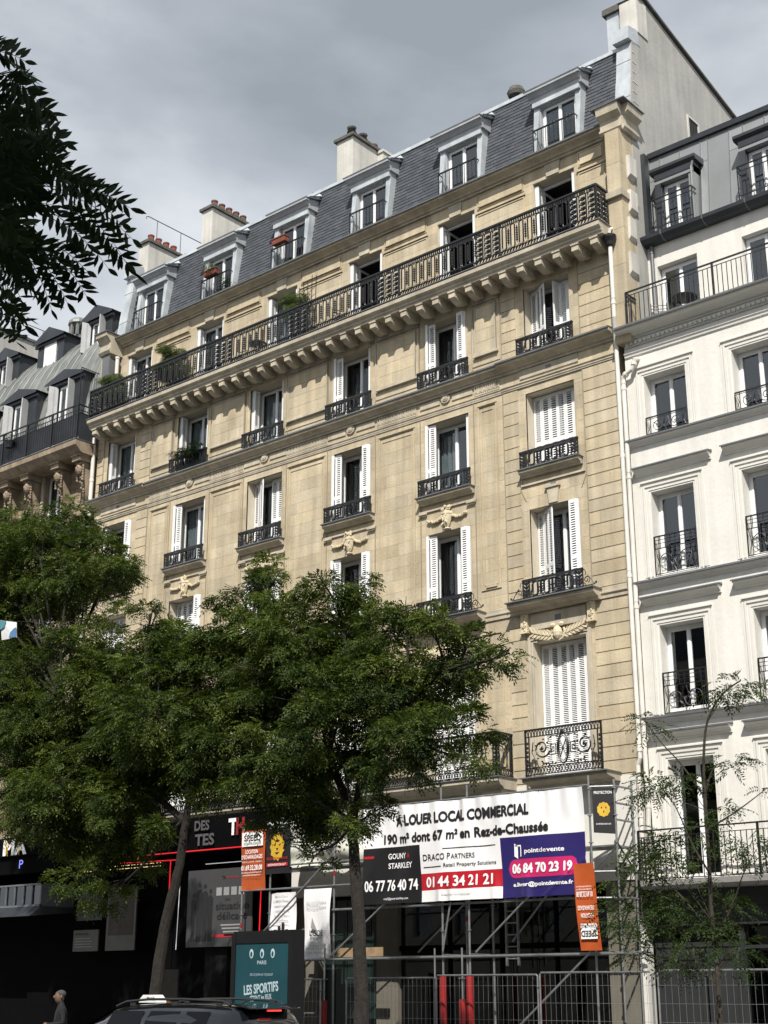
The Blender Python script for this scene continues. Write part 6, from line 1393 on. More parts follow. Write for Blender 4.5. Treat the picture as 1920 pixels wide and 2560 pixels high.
tb('brace', (-17.2, 28.06, 4.75), (-17.2, 28.78, 4.15), .02, 'black iron'); tb('brace', (-17.2, 28.06, 4.15), (-17.2, 28.78, 4.75), .02, 'black iron')
for s in (0, 1): tb('brace', (-17.75+.05, SY+.04, 4.15), (-17.2, 28.03, 4.65), .018)
for x, y, h, r in ((-22.0, SY-.02, 1.92, .085), (-21.2, SY-.02, 1.92, .085), (-25.74, SY-.12, 1.36, .08), (-21.34, SY-.14, 1.40, .08)):
    mb = MB(); mb.lathe((x, y, .16), [(r, 0), (r*1.05, h*.5), (r, h-.16), (r*.6, h-.155)], 12); mb.build('foam_sleeve', 'red plastic', scf)
for x, zt in ((-25.74, 2.72), (-22.16, 2.55), (-21.34, 2.55)):
    s_ = tb('jack_post', (x, SY-.12, .2), (x, SY-.12, zt), .022); mb = MB(); mb.box(x-.07, x+.07, SY-.18, SY-.06, 1.86, 1.88); mb.build('collar', 'galvanised', s_)
mb = MB(); mb.box(-26.9, -26.56, SY-.02, SY+.02, 2.36, 2.62); mb.build('toe_board', 'red plastic', scf)
mb = MB(); mb.box(-25.5, -24.0, SY+.1, SY+.14, 2.4, 2.62); mb.build('toe_board', 'wood board', scf)
ld = thing('ladder', 'pale wooden ladder standing behind the rental banner', 'ladder', (-20.6, 28.7, 2.4))
for s in (-1, 1): mb = MB(); mb.box(-20.6+s*.17-.02, -20.6+s*.17+.02, 28.66, 28.72, 2.15, 4.6); mb.build('stile', 'galvanised', ld)
for k in range(9): mb = MB(); mb.box(-20.77, -20.43, 28.68, 28.70, 2.3+k*.27, 2.33+k*.27); mb.build('rung', 'galvanised', ld)
# tarpaulin heap over the shop sign left of the tree
def cloth(x0, x1, z0, z1, nx, nz, fn, mats, mfn, name, parent, thick=.003):
    mb = MB(); V = [(x0+(x1-x0)*i/nx, 0, z0+(z1-z0)*j/nz) for j in range(nz+1) for i in range(nx+1)]
    V = [(x, fn(x, z), z) for x, _, z in V]
    b = [(x, y+thick, z) for x, y, z in V]; F = []
    mb.v = V+b; n0 = len(V)
    for j in range(nz):
        for i in range(nx):
            a = j*(nx+1)+i; q = (a, a+1, a+nx+2, a+nx+1); xm = x0+(x1-x0)*(i+.5)/nx; zm = z0+(z1-z0)*(j+.5)/nz
            m_ = mfn(xm, zm)
            for f in (q, tuple(n0+k for k in q[::-1])): mb.f.append(f); mb.m.append(m_); mb.t.append(.5)
    return mb.build(name, mats, parent, org=(x0, V[0][1], z0), smooth=True) if parent is None else mb.build(name, mats, parent, smooth=True)
def fold(x, z): return 27.98+.12*math.sin(3*x+2.2*z)+.06*math.sin(7*x-5*z)+.05*math.sin(11*z+x)
o = cloth(-27.3, -24.6, 4.72, 6.1, 40, 30, fold, ['tarpaulin'], lambda x, z: 0, 'tarpaulin', None); props(o, 'pale crumpled tarpaulin hung over the scaffold behind the tree', 'tarpaulin')
# the large rental banner
BX0, BX1, BZ0, BZ1 = -24.42, -17.79, 3.63, 5.99
def bw(x, z):
    t = (z-BZ0)/(BZ1-BZ0); e = max(0, t-.72)/.28
    w_ = 0
    for cx, a in ((-23.0, .05), (-21.95, .09), (-21.2, .07), (-20.0, .04), (-19.1, .05), (-18.5, .05), (-18.1, .04)):
        dx = (x-cx)+(1-t)*.55*(1 if cx > -21 else -.4); w_ += 1.1*a*math.exp(-(dx/(.14+.30*(1-t)))**2)*(.2+.8*max(t, .0)**1.5)
    b = max(0, .3-t)/.3
    for cx in (-21.9, -21.55, -20.3, -19.4): w_ += .09*b*math.exp(-((x-cx)/.12)**2)
    w_ += .03*math.sin(2.3*x+1.7*z)+.020*math.sin(5.1*x-3.1*z)+.03*e*math.sin(13*x)
    d_ = (x+18.1)*.7+(z-4.2)*-1.0; w_ += .035*math.exp(-(d_/.06)**2)*(1 if x > -19.6 else 0)*(1-t)
    return SY-.14-w_
def bcol(x, z):
    if z < 4.98:
        if x < -22.54: return 1
        if x > -20.12: return 3
        if 3.88 < z < 4.28: return 2
    return 0
ban = thing('banner', 'wide white rental banner with a black, a red and a navy phone panel', 'banner', (BX0, SY-.15, BZ0))
nx = 188; nz = 71
cloth(BX0, BX1, BZ0, BZ1, nx, nz, bw, ['banner white', 'banner black', 'banner red', 'banner blue'], bcol, 'cloth', ban)
def bt(s, x, z, h, w, mat, bold=.0, **k): return text(s, ban, mat, x, z, 0, h, w, bold, .013, fn=bw, **k)
bt('A LOUER LOCAL COMMERCIAL', -23.30, 5.50, .235, 4.02, 'ink black', .004, thru=.006, fat=.014)
bt('190 m\u00b2 dont 67 m\u00b2 en Rez-de-Chauss\u00e9e', -23.72, 5.08, .215, 4.98, 'ink black', .004, thru=.006, fat=.012)
bt('GOUNY', -23.60, 4.70, .13, .58, 'ink white', .015); bt('&', -22.97, 4.71, .10, .09, 'ink red', .015); bt('STARKLEY', -23.60, 4.47, .13, .80, 'ink white', .015)
bt('06 77 76 40 74', -24.32, 3.94, .25, 1.66, 'ink white', .004, thru=.006, fat=.007); bt('retail@gouny-starkley.com', -23.72, 3.72, .055, .76, 'ink white')
mb = MB(); mb.box(-24.38, -24.05, bw(-24.2, 4.8)-.012, bw(-24.2, 4.8)-.008, 4.74, 4.80); mb.build('red_bar', 'ink red', ban)
bt('DRACO P', -22.46, 4.60, .145, .88, 'ink black', .008); bt('ARTNERS', -21.56, 4.60, .115, .66, 'ink black', .006)
bt('Retail Property Solutions', -21.78, 4.42, .085, 1.52, 'ink black', .012)
for a, b, z in ((-21.82, -20.26, 4.845), (-22.46, -21.86, 4.435)):
    mb = MB(); n = 12
    for k in range(n):
        xa, xb = a+(b-a)*k/n, a+(b-a)*(k+1)/n; mb.quad((xa, bw(xa, z)-.01, z), (xb, bw(xb, z)-.01, z), (xb, bw(xb, z)-.01, z+.018), (xa, bw(xa, z)-.01, z+.018))
    mb.build('rule', 'ink black', ban)
bt('01 44 34 21 21', -22.38, 3.97, .23, 2.02, 'ink white', .004, thru=.006, fat=.009); bt('www.dracopartners.com', -21.85, 3.75, .05, .85, 'ink grey')
bt('point', -19.42, 4.61, .10, .42, 'ink white', .022); bt('de', -18.99, 4.61, .10, .18, 'ink white'); bt('vente', -18.80, 4.61, .10, .45, 'ink white', .022)
mb = MB(); y = bw(-19.62, 4.68)-.012
mb.prism([(-19.72, 4.55), (-19.62, 4.49), (-19.62, 4.78), (-19.72, 4.84)], y-.002, y, 'y'); mb.prism([(-19.70, 4.80), (-19.52, 4.80), (-19.52, 4.54), (-19.55, 4.54), (-19.55, 4.77), (-19.70, 4.77)], y-.002, y, 'y'); mb.build('door_logo', 'ink white', ban)
mb = MB(); n = 24; P_ = []
xa, xb, zc, rr = -19.93, -17.98, 4.27, .21
out_l = [(xa+rr+rr*math.cos(R(a)), zc+rr*math.sin(R(a))) for a in range(90, 271, 15)]+[(xb-rr+rr*math.cos(R(a)), zc+rr*math.sin(R(a))) for a in range(-90, 91, 15)]
xsn = np.linspace(xa, xb, 40)
def half(x): 
    if x < xa+rr: return math.sqrt(max(0, rr*rr-(xa+rr-x)**2))
    if x > xb-rr: return math.sqrt(max(0, rr*rr-(x-xb+rr)**2))
    return rr
for a, b in zip(xsn, xsn[1:]):
    ha, hb = half(a), half(b)
    for k in range(4):
        f0, f1 = -1+k*.5, -.5+k*.5
        mb.quad((a, bw(a, zc+ha*f0)-.007, zc+ha*f0), (b, bw(b, zc+hb*f0)-.007, zc+hb*f0), (b, bw(b, zc+hb*f1)-.007, zc+hb*f1), (a, bw(a, zc+ha*f1)-.007, zc+ha*f1))
mb.build('pink_pill', 'banner pink', ban)
def bt2(s, x, z, h, w, mat, bold=.0, **k): return text(s, ban, mat, x, z, 0, h, w, bold, .020, fn=bw, **k)
bt2('06 84 70 23 19', -19.80, 4.17, .20, 1.66, 'ink white', .004, thru=.006, fat=.012); bt('e.liwer@pointdevente.fr', -19.78, 3.87, .085, 1.66, 'ink white', .0, thru=.006, fat=.005)
mb = MB()
for k in range(16): x = BX0+.2+k*.43; mb.tube([(x, SY-.15, BZ1-.02), (x+.03, SY-.05, BZ1+.05), (x+.06, SY-.15, BZ1-.02)], .006, 4)
mb.build('lacing', 'black iron', ban)
# hanging panels on the scaffold
def sheet(name, label, cat, x0, x1, z0, z1, y, mat, amp=.02, skew=0.0, group=None):
    t = thing(name, label, cat, (x0, y, z0), group)
    ph = rnd.random()*6
    fn = lambda x, z: y-amp*math.sin(3.1*z+ph+2*x)-amp*.6*math.sin(7*x+2*z+ph)
    mb = MB(); n, m_ = 8, 20
    for j in range(m_):
        for i in range(n):
            q = []
            for a, b in ((i, j), (i+1, j), (i+1, j+1), (i, j+1)):
                xx = x0+(x1-x0)*a/n; zz = z0+(z1-z0)*b/m_; q.append((xx+skew*(1-b/m_), fn(xx, zz), zz))
            mb.quad(*q)
    mb.build('cloth', mat, t, smooth=True); return t, fn
t, f = sheet('advert_banner', 'orange banner for scaffold hire hanging left on the scaffold', 'banner', -28.92, -28.0, 4.16, 5.75, SY-.08, 'orange cloth')
mb = MB(); mb.box(-28.86, -28.05, SY-.145, SY-.14, 5.32, 5.70); mb.build('white_field', 'ink white', t)
text('SPEED', t, 'ink black', -28.78, 5.47, SY-.15, .15, .66, .02); text('ECHAFAUDAGES', t, 'ink black', -28.78, 5.36, SY-.15, .07, .66)
text('LOCATION', t, 'ink white', -28.72, 5.13, SY-.14, .10, .48, .015); text("D'ECHAFAUDAGES", t, 'ink white', -28.86, 4.99, SY-.14, .10, .80, .015)
text('MONTAGE - LOCATION - TRANSPORT', t, 'ink white', -28.84, 4.89, SY-.14, .035, .76); text('01.69.32.28.08', t, 'ink white', -28.86, 4.69, SY-.14, .13, .80, .02); text('contact@speedechafaudages.com', t, 'ink white', -28.86, 4.61, SY-.14, .04, .78); text('www.speedechafaudages.com', t, 'ink white', -28.80, 4.54, SY-.14, .04, .68)
def lion(t, x, z, s, y):
    mb = MB()
    pts = []
    for k in range(22):
        a = R(k*360/22); r = s*(1.0+(.13 if k % 2 else -.05)); pts.append((x+r*.72*math.cos(a), z+r*math.sin(a)))
    mb.prism(pts, y-.003, y, 'y'); mb.build('badge', 'gold ink', t)
    mb = MB()
    for q in (-1, 1): mb.prism([(x+q*s*.12, z+s*.12), (x+q*s*.40, z+s*.25), (x+q*s*.34, z+s*.08)][::q], y-.007, y-.004, 'y')
    mb.prism([(x-s*.13, z-s*.10), (x+s*.13, z-s*.10), (x, z-s*.32)], y-.007, y-.004, 'y'); mb.prism([(x-s*.25, z-s*.42), (x+s*.25, z-s*.42), (x, z-s*.62)], y-.007, y-.004, 'y'); mb.prism([(x-s*.3, z+s*.45), (x, z+s*.35), (x+s*.3, z+s*.45), (x, z+s*.6)], y-.007, y-.004, 'y'); mb.build('face_marks', 'ink black', t)
t, f = sheet('advert_banner', 'black security banner with a gold lion head beside the orange banner', 'banner', -27.97, -27.07, 4.55, 5.98, SY-.10, 'banner black', .012)
text('PROTECTION', t, 'ink white', -27.9, 5.83, SY-.13, .085, .76, .015); text('SURVEILLANCE GARDIENNAGE', t, 'ink white', -27.8, 5.74, SY-.13, .035, .55); lion(t, -27.52, 5.25, .34, SY-.125)
text('TELESURVEILLANCE', t, 'ink red', -27.92, 4.92, SY-.13, .06, .80, .01); mb = MB(); mb.box(-27.9, -27.12, SY-.13, SY-.127, 4.74, 4.83); mb.build('red_field', 'ink red', t); text('INTERVENTION 24/7', t, 'ink white', -27.84, 4.755, SY-.135, .055, .66, .01)
t, f = sheet('advert_banner', 'crumpled white banner listing building trades behind the diagonal tube', 'banner', -27.83, -26.9, 2.55, 4.06, SY-.02, 'banner white', .03)
for k, s in enumerate(("Ma\u00eetrise d'Oeuvre", 'Economie de la Construction', 'Ravalement - Etanch\u00e9it\u00e9', 'Couverture', 'Structure', 'Dossier de r\u00e9novation')): text(s, t, 'ink grey', -27.36, 3.92-.13*k, SY-.08, .06, .6 if k % 2 else .45, .004, align='C')
mb = MB()
for k in range(4): mb.box(-27.62+k*.14, -27.52+k*.14, SY-.08, SY-.076, 2.95, 3.12+.09*((k*7) % 3)); 
mb.build('skyline_logo', 'ink black', t); text('INGENIERIE', t, 'ink black', -27.5, 2.78, SY-.08, .11, .56, .01)
t, f = sheet('advert_banner', 'white banner reading INSIDE hanging beside the middle scaffold post', 'banner', -26.52, -25.6, 2.37, 4.10, SY-.06, 'banner white', .03)
text('DIRECTION DE TRAVAUX', t, 'ink grey', -26.42, 3.72, SY-.12, .055, .72); text('PILOTAGE DE TRAVAUX', t, 'ink grey', -26.4, 3.60, SY-.12, .055, .70)
mb = MB(); mb.prism([(-26.24, 3.12), (-26.02, 3.05), (-26.2, 3.38)], SY-.123, SY-.12, 'y'); mb.build('logo', 'ink grey', t)
text('INSIDE', t, 'ink black', -26.28, 2.93, SY-.12, .13, .46, .02); text('Groupe INBOX', t, 'ink black', -26.26, 2.85, SY-.12, .055, .42); text('01 39 60 30 46', t, 'ink grey', -26.26, 2.66, SY-.12, .05, .42, .01); text('contact@inside-ac.com', t, 'ink grey', -26.4, 2.60, SY-.12, .045, .7); text('OPC  MOE  AMO', t, 'ink grey', -26.32, 2.48, SY-.12, .05, .55)
# upside-down orange flag on the right
t, f = sheet('advert_banner', 'orange scaffold banner hanging upside down over the navy panel', 'banner', -17.96, -17.42, 2.42, 4.27, SY-.42, 'orange cloth', .02, .12)
FY = SY-.47
mb = MB(); mb.box(-17.78, -17.36, FY-.004, FY, 2.66, 2.98); mb.build('white_field', 'ink white', t)
text('SPEED', t, 'ink black', -17.37, 2.83, FY-.01, .12, .40, .02, rot=180); text('ECHAFAUDAGES', t, 'ink black', -17.38, 2.96, FY-.01, .06, .38, rot=180)
text('LOCATION', t, 'ink white', -17.44, 3.20, FY, .09, .32, .015, rot=180); text("D'ECHAFAUDAGES", t, 'ink white', -17.42, 3.36, FY, .09, .42, .015, rot=180); text('01.69.32.28.08', t, 'ink white', -17.44, 3.66, FY, .11, .42, .02, rot=180); text('contact@speedechafaudages.com', t, 'ink white', -17.46, 3.72, FY, .035, .40, rot=180); text('www.speedechafaudages.com', t, 'ink white', -17.46, 3.78, FY, .035, .40, rot=180)
# lion banner on the scaffold end
t = thing('advert_banner', 'black security banner with a gold lion badge on the right scaffold end', 'banner', (-17.68, 27.82, 4.95))
mb = MB(); ax, ay, bx_, by_ = -17.66, 27.84, -17.22, 28.06
for j in range(6):
    mb.quad((ax, ay, 4.97+j*.17), (bx_, by_, 4.93+j*.17), (bx_, by_, 4.93+(j+1)*.17), (ax, ay, 4.97+(j+1)*.17))
mb.build('cloth', 'banner black', t)
o_ = thing('tmp', 'x', 'x', (0, 0, 0)); bpy.data.objects.remove(o_)
def yl(x, z): return ay+(x-ax)*(by_-ay)/(bx_-ax)
text('PROTECTION', t, 'ink white', -17.62, 5.83, 0, .06, .36, .01, fn=yl, depth=.006); text('INTERVENTION 24/7', t, 'ink white', -17.6, 5.14, 0, .035, .30, fn=yl, depth=.006)
mb = MB()
for k in range(20):
    a0, a1 = R(k*18), R((k+1)*18); r0 = .16*(1.06 if k % 2 else .96); r1 = .16*(1.06 if not k % 2 else .96); x0_, x1_ = -17.44+r0*.8*math.cos(a0), -17.44+r1*.8*math.cos(a1)
    mb.add([(-17.44, yl(-17.44, 0)-.006, 5.48), (x0_, yl(x0_, 0)-.006, 5.48+r0*math.sin(a0)), (x1_, yl(x1_, 0)-.006, 5.48+r1*math.sin(a1))], [(0, 1, 2)])
mb.build('badge', 'gold ink', t)
mb = MB()
for s in (-1, 1): mb.blob((-17.44+s*.045, yl(-17.44+s*.045, 0)-.008, 5.52), .025, .003, .02, 6, 3)
mb.blob((-17.44, yl(-17.44, 0)-.008, 5.43), .02, .003, .03, 6, 3); mb.build('face_marks', 'ink black', t)
# ------------------------------------------------------------------ site fences
FENCES = [(-28.3, -25.42, 27.2, 1.86, 'temporary mesh fence panel farthest left beside the red-sleeved post'), (-24.55, -21.80, 27.2, 1.88, 'temporary mesh fence panel behind the straight dark trunk'), (-21.74, -18.88, 27.2, 1.93, 'temporary mesh fence panel in front of the twin red sleeves'), (-18.82, -16.0, 27.2, 1.97, 'temporary mesh fence panel below the upside-down orange banner'), (-15.86, -12.6, 27.2, 1.99, 'temporary mesh fence panel behind the thin young tree')]
wv = wh = None
for x0, x1, y, h, lab in FENCES:
    t = thing('site_fence', lab, 'fence', ((x0+x1)/2, y, .14), 'temporary fence panels along the pavement')
    mb = MB(); mb.tube([(x0, y, .16), (x0, y, h-.03), (x0+.03, y, h), (x1-.03, y, h), (x1, y, h-.03), (x1, y, .16)], .021, 8); mb.tube([(x0, y, .30), (x1, y, .30)], .018, 6); mb.build('frame', 'galvanised', t)
    n = 21
    for k in range(1, n):
        mb = MB(); x = x0+(x1-x0)*k/n
        if wv is None: mb.tube([(0, 0, 0), (0, 0, 1)], .0032, 4, cap=False); wv = mb.build('wire', 'mesh wire', t, org=(x, y, .3), local=True); o = wv
        else: o = inst(wv, t, (x, y, .3))
        o.scale = (1, 1, h-.32)
    for z in (.62, .98, 1.34, 1.70):
        mb = MB()
        if wh is None: mb.tube([(0, 0, 0), (1, 0, 0)], .0032, 4, cap=False); wh = mb.build('cross_wire', 'mesh wire', t, org=(x0, y-.006, z), local=True); o = wh
        else: o = inst(wh, t, (x0, y-.006, z))
        o.scale = (x1-x0, 1, 1)
    for x in (x0, x1): mb = MB(); mb.box(x-.10, x+.10, y-.32, y+.32, .14, .26); mb.build('concrete_foot', 'kerb granite', t)
    mb = MB(); mb.tube([(x1+.0, y-.03, h-.25), (x1+.07, y-.03, h-.25)], .02, 6); mb.tube([(x1+.0, y-.03, .7), (x1+.07, y-.03, .7)], .02, 6); mb.build('clamp', 'galvanised', t)
t = thing('board_stack', 'weathered grey boards leaning behind the left fence panel', 'boards', (-26.6, 27.5, .14))
for k in range(3): mb = MB(); mb.prism([(-26.95+k*.22, .14), (-26.75+k*.22, .14), (-26.8+k*.2, 1.82-.1*k), (-26.98+k*.2, 1.8-.1*k)], 27.5+k*.04, 27.53+k*.04, 'y'); mb.build('board', 'aged zinc', t)
# ------------------------------------------------------------------ cinema front (left part of the ground floor)
cin = thing('theatre_entrance', 'black theatre entrance with red neon tubes behind the leaning tree', 'shopfront', (-33, WY, 0))
mb = MB(); mb.box(-39.6, -28.3, 28.75, 29.0, .14, 6.15); mb.build('facade', 'dark shopfront', cin)
mb = MB(); mb.box(-36.0, -28.65, 27.9, 28.74, 5.32, 6.28); mb.build('canopy', 'dark shopfront', cin)
sg = thing('theatre_sign', 'grey raised letters ending in TES on the black theatre canopy', 'sign', (-31.5, 27.88, 5.5))
text('DES', sg, 'sign grey', -31.02, 5.92, 27.88, .26, .62, .03, .05); text('HALLES', sg, 'sign grey', -32.2, 5.56, 27.88, .0001, .0001) if False else None
text('TES', sg, 'sign grey', -30.98, 5.50, 27.88, .30, .80, .03, .05)
sg = thing('theatre_sign', 'white and red TH emblem at the right end of the theatre canopy', 'sign', (-29.6, 27.88, 5.6)); text('T', sg, 'ink white', -29.62, 5.72, 27.88, .42, .36, .04, .04); text('H', sg, 'red plastic', -29.32, 5.72, 27.88, .42, .34, .05, .04)
def rope(pts, mat='led red', r=.018):
    q = MB(); q.tube(pts, r, 6); return q.build('neon_tube', mat, cin)
rope([(-34.6, 27.86, 5.36), (-28.9, 27.86, 5.36)]); rope([(-34.5, 27.9, 5.2), (-31.9, 28.1, 5.18)]); rope([(-32.4, 28.2, 5.18), (-32.42, 28.2, 2.7)]); rope([(-28.42, 28.0, 4.5), (-28.45, 28.0, 2.95)])
rope([(-31.0, 28.3, 5.02), (-28.9, 28.3, 5.02)], 'led white', .012); rope([(-32.05, 28.3, 4.95), (-32.12, 28.3, 2.7)], 'led white', .010)
for k in range(26): q = MB(); x = -36.3+(k % 13)*.28; z = 5.05+.09*(k//13); q.box(x, x+.2, 28.1, 28.12, z, z+.012); q.build('marquee_lamp', 'marquee lamp', cin)
pt = thing('poster', 'large theatre poster with four standing figures and the words situation d\u00e9licate', 'poster', (-30.4, 28.25, 2.75))
mb = MB(); mb.box(-31.62, -28.98, 28.22, 28.26, 2.75, 4.85); mb.build('board', 'poster grey', pt)
text('TH', pt, 'ink black', -30.2, 4.55, 28.21, .10, .14, .02); text('NOUVEAUTES', pt, 'ink red', -30.02, 4.57, 28.21, .06, .5)
text('G\u00c9RARD  JUGNOT', pt, 'ink grey', -30.3, 4.30, 28.21, .0001, .0001) if False else None
for k in range(4): mb = MB(); mb.box(-30.42+k*.30, -30.20+k*.30, 28.214, 28.217, 4.12, 4.34); mb.build('cast_block', 'ink grey', pt)
text('Une', pt, 'ink black', -30.05, 3.98, 28.21, .07, .2, .01); text('situation', pt, 'ink black', -30.42, 3.74, 28.21, .20, 1.30, .012); text('d\u00e9licate', pt, 'ink black', -30.36, 3.47, 28.21, .20, 1.2, .012)
for k in range(4): mb = MB(); mb.box(-30.2+.05*k, -29.4-.04*k, 28.214, 28.217, 3.30-.09*k, 3.34-.09*k); mb.build('small_print', 'ink grey', pt)
mb = MB(); mb.box(-30.5, -29.1, 28.214, 28.217, 3.0, 3.07); mb.build('red_rule', 'ink red', pt)
for x, h, w_ in ((-31.35, 1.35, .17), (-31.12, 1.66, .25), (-30.88, 1.6, .22), (-30.66, 1.45, .2)):
    mb = MB(); z = 2.90
    mb.prism([(x-w_*.4, z), (x-w_*.08, z), (x, z+h*.4), (x+w_*.08, z), (x+w_*.4, z), (x+w_*.5, z+h*.5), (x+w_*.55, z+h*.8), (x+w_*.15, z+h*.86), (x-w_*.15, z+h*.86), (x-w_*.55, z+h*.8), (x-w_*.5, z+h*.5)], 28.212, 28.217, 'y')
    mb.prism([(x+.055*math.cos(R(a)), z+h*.93+.07*math.sin(R(a))) for a in range(0, 360, 45)], 28.212, 28.217, 'y'); mb.build('figure', 'ink black', pt)
pt = thing('poster', 'brown-toned framed poster left of the leaning trunk', 'poster', (-34.6, 28.25, 2.7)); mb = MB(); mb.box(-35.2, -33.86, 28.22, 28.26, 2.72, 4.52); mb.build('board', 'poster cream', pt); mb = MB(); mb.box(-35.1, -33.96, 28.214, 28.219, 3.15, 4.42); mb.build('picture', 'poster brown', pt)
pt = thing('poster', 'pale notice sheet with printed lines below the small posters', 'poster', (-36.1, 28.25, 2.7)); mb = MB(); mb.box(-36.75, -35.55, 28.22, 28.26, 2.72, 3.34); mb.build('board', 'poster cream', pt); text('abonnez-vous', pt, 'ink black', -36.65, 3.2, 28.21, .07, .6, .01)
for k in range(4): mb = MB(); mb.box(-36.65, -35.9+.08*(k % 2), 28.214, 28.217, 3.08-.08*k, 3.10-.08*k); mb.build('text_line', 'ink grey', pt)
pt = thing('poster', 'plain grey-white poster above the notice sheet', 'poster', (-36.1, 28.25, 3.6)); mb = MB(); mb.box(-36.65, -35.45, 28.22, 28.26, 3.62, 4.45); mb.build('board', 'poster grey', pt)
# neighbouring theatre marquee at the far left
mq = thing('theatre_marquee', 'black marquee band with big white letters MA and yellow stripes at the left edge', 'sign', (-40, 27.5, 5))
mb = MB(); mb.box(-46, -36.4, 27.3, 28.7, 5.62, 6.2); mb.box(-46, -36.8, 27.4, 28.7, 5.08, 5.62); mb.build('band', 'dark shopfront', mq)
text('MA', mq, 'ink white', -39.42, 5.68, 27.29, .44, 1.25, .045, .02)
for x in (-39.36, -38.74):
    for k in range(5): mb = MB(); mb.prism([(x+.02+.03*k, 6.08-.08*k), (x+.22, 5.98-.08*k), (x+.22, 5.95-.08*k), (x+.02+.03*k, 6.05-.08*k)], 27.255, 27.262, 'y'); mb.build('stripe', 'yellow stripe', mq)
text('P', mq, 'neon blue', -38.65, 5.24, 27.39, .26, .20, 0, .01); 
mb = MB(); mb.box(-46, -37.45, 27.42, 27.46, 4.06, 4.12); mb.box(-37.5, -37.45, 27.42, 28.7, 4.06, 4.75); mb.box(-46, -37.45, 27.42, 27.46, 4.70, 4.75)
for k in range(10): mb.box(-37.95-k*.45, -37.92-k*.45, 27.42, 27.46, 4.1, 4.7)
gb = mb.build('glazed_box', 'ledge zinc', mq); mb = MB(); mb.box(-46, -37.5, 27.47, 27.475, 4.12, 4.70); mb.build('pane', 'shop glass', gb)
mb = MB(); mb.prism([(27.4, 4.05), (28.7, 4.05), (28.7, 3.9), (27.0, 3.75)], -46, -37.4); mb.build('awning', 'dark zinc', mq)
mb = MB(); mb.box(-62, -38.45, 28.9, 29.4, .14, 5.85); mb.build('ground_floor', 'dark shopfront', lb)
mb = MB(); mb.box(-28.9, -28.55, 28.5, 28.74, .14, 5.3); mb.box(-31.0, -30.1, 28.4, 28.74, .14, 2.75); mb.build('side_pier', 'charcoal panel', cin)
# standee and person
st = thing('poster_stand', 'narrow upright poster stand behind the taxi roof', 'sign', (-27.4, 24, .14)); mb = MB(); mb.box(-27.78, -27.12, 23.98, 24.02, .2, 2.08); mb.build('panel', 'poster brown', st); mb = MB(); mb.box(-27.82, -27.78, 23.97, 24.03, .14, 2.10); mb.build('edge', 'poster cream', st); mb = MB(); mb.blob((-27.4, 23.97, 1.25), .18, .01, .12, 8, 4); mb.build('picture', 'gold ink', st)
def skin_fig(name, pts, edges, rad, mat, parent, sub=2):
    me = bpy.data.meshes.new(name); me.from_pydata(pts, edges, []); me.materials.append(MAT[mat]); o = bpy.data.objects.new(name, me); COL.objects.link(o)
    m_ = o.modifiers.new('skin', 'SKIN'); m_.use_smooth_shade = True
    for v, r in zip(me.skin_vertices[0].data, rad): v.radius = (r, r*.85) if isinstance(r, float) else r
    me.skin_vertices[0].data[0].use_root = True
    s_ = o.modifiers.new('sub', 'SUBSURF'); s_.levels = sub; s_.render_levels = sub
    ORG[o.name] = Vector((0, 0, 0)); o.parent = parent; return o
pe = thing('person', 'grey-haired person in a dark jacket holding something, standing behind the taxi', 'person', (-23.8, 18.1, -.08))
k_ = 1.0
body = [(0, 0, .95), (0, 0, 1.12), (0, -.01, 1.32), (0, 0, 1.40), (0, -.02, 1.48), (0, -.03, 1.58), (-.10, 0, .90), (-.11, -.02, .50), (-.12, .02, .06), (-.12, -.14, .03), (.10, 0, .90), (.11, -.02, .50), (.12, .02, .06), (.12, -.14, .03), (-.19, 0, 1.33), (-.24, .02, 1.08), (-.10, -.20, 1.05), (-.02, -.26, 1.07), (.19, 0, 1.33), (.24, .02, 1.08), (.10, -.20, 1.05), (.03, -.26, 1.06)]
ed = [(0, 1), (1, 2), (2, 3), (3, 4), (4, 5), (0, 6), (6, 7), (7, 8), (8, 9), (0, 10), (10, 11), (11, 12), (12, 13), (2, 14), (14, 15), (15, 16), (16, 17), (2, 18), (18, 19), (19, 20), (20, 21)]
rad = [.17, .17, .19, .09, .055, .07, .09, .065, .045, .04, .09, .065, .045, .04, .065, .05, .038, .04, .065, .05, .038, .04]
o = skin_fig('body', body, ed, rad, 'dark jacket', pe); o.rotation_euler = (0, 0, R(-30))
mb = MB(); mb.blob((0, -.05, 1.555), .075, .095, .125, 12, 10); mb.blob((0, -.145, 1.56), .016, .03, .03, 6, 4)
for s in (-1, 1): mb.blob((s*.08, -.02, 1.56), .015, .025, .035, 6, 4)
hd = mb.build('head', 'skin', pe, org=tuple(ORG[pe.name]), local=True, smooth=True); hd.rotation_euler = (0, 0, R(-30))
mb = MB(); mb.blob((0, -.02, 1.615), .083, .098, .075, 12, 8); hh = mb.build('hair', 'hair grey', pe, org=tuple(ORG[pe.name]), local=True, smooth=True); hh.rotation_euler = (0, 0, R(-30))
for s in (-1, 1):
    mb = MB(); mb.blob((s*.03, -.28, 1.06), .045, .05, .03, 8, 5)
    for q in range(4): mb.tube([(s*(.015+.02*q), -.31, 1.055), (s*(.01+.018*q), -.345, 1.045), (s*(.01+.012*q), -.355, 1.02)], .009, 5)
    mb.tube([(s*.0, -.27, 1.08), (-s*.02, -.30, 1.09)], .011, 5); h_ = mb.build('hand', 'skin', pe, org=tuple(ORG[pe.name]), local=True, smooth=True); h_.rotation_euler = (0, 0, R(-30))
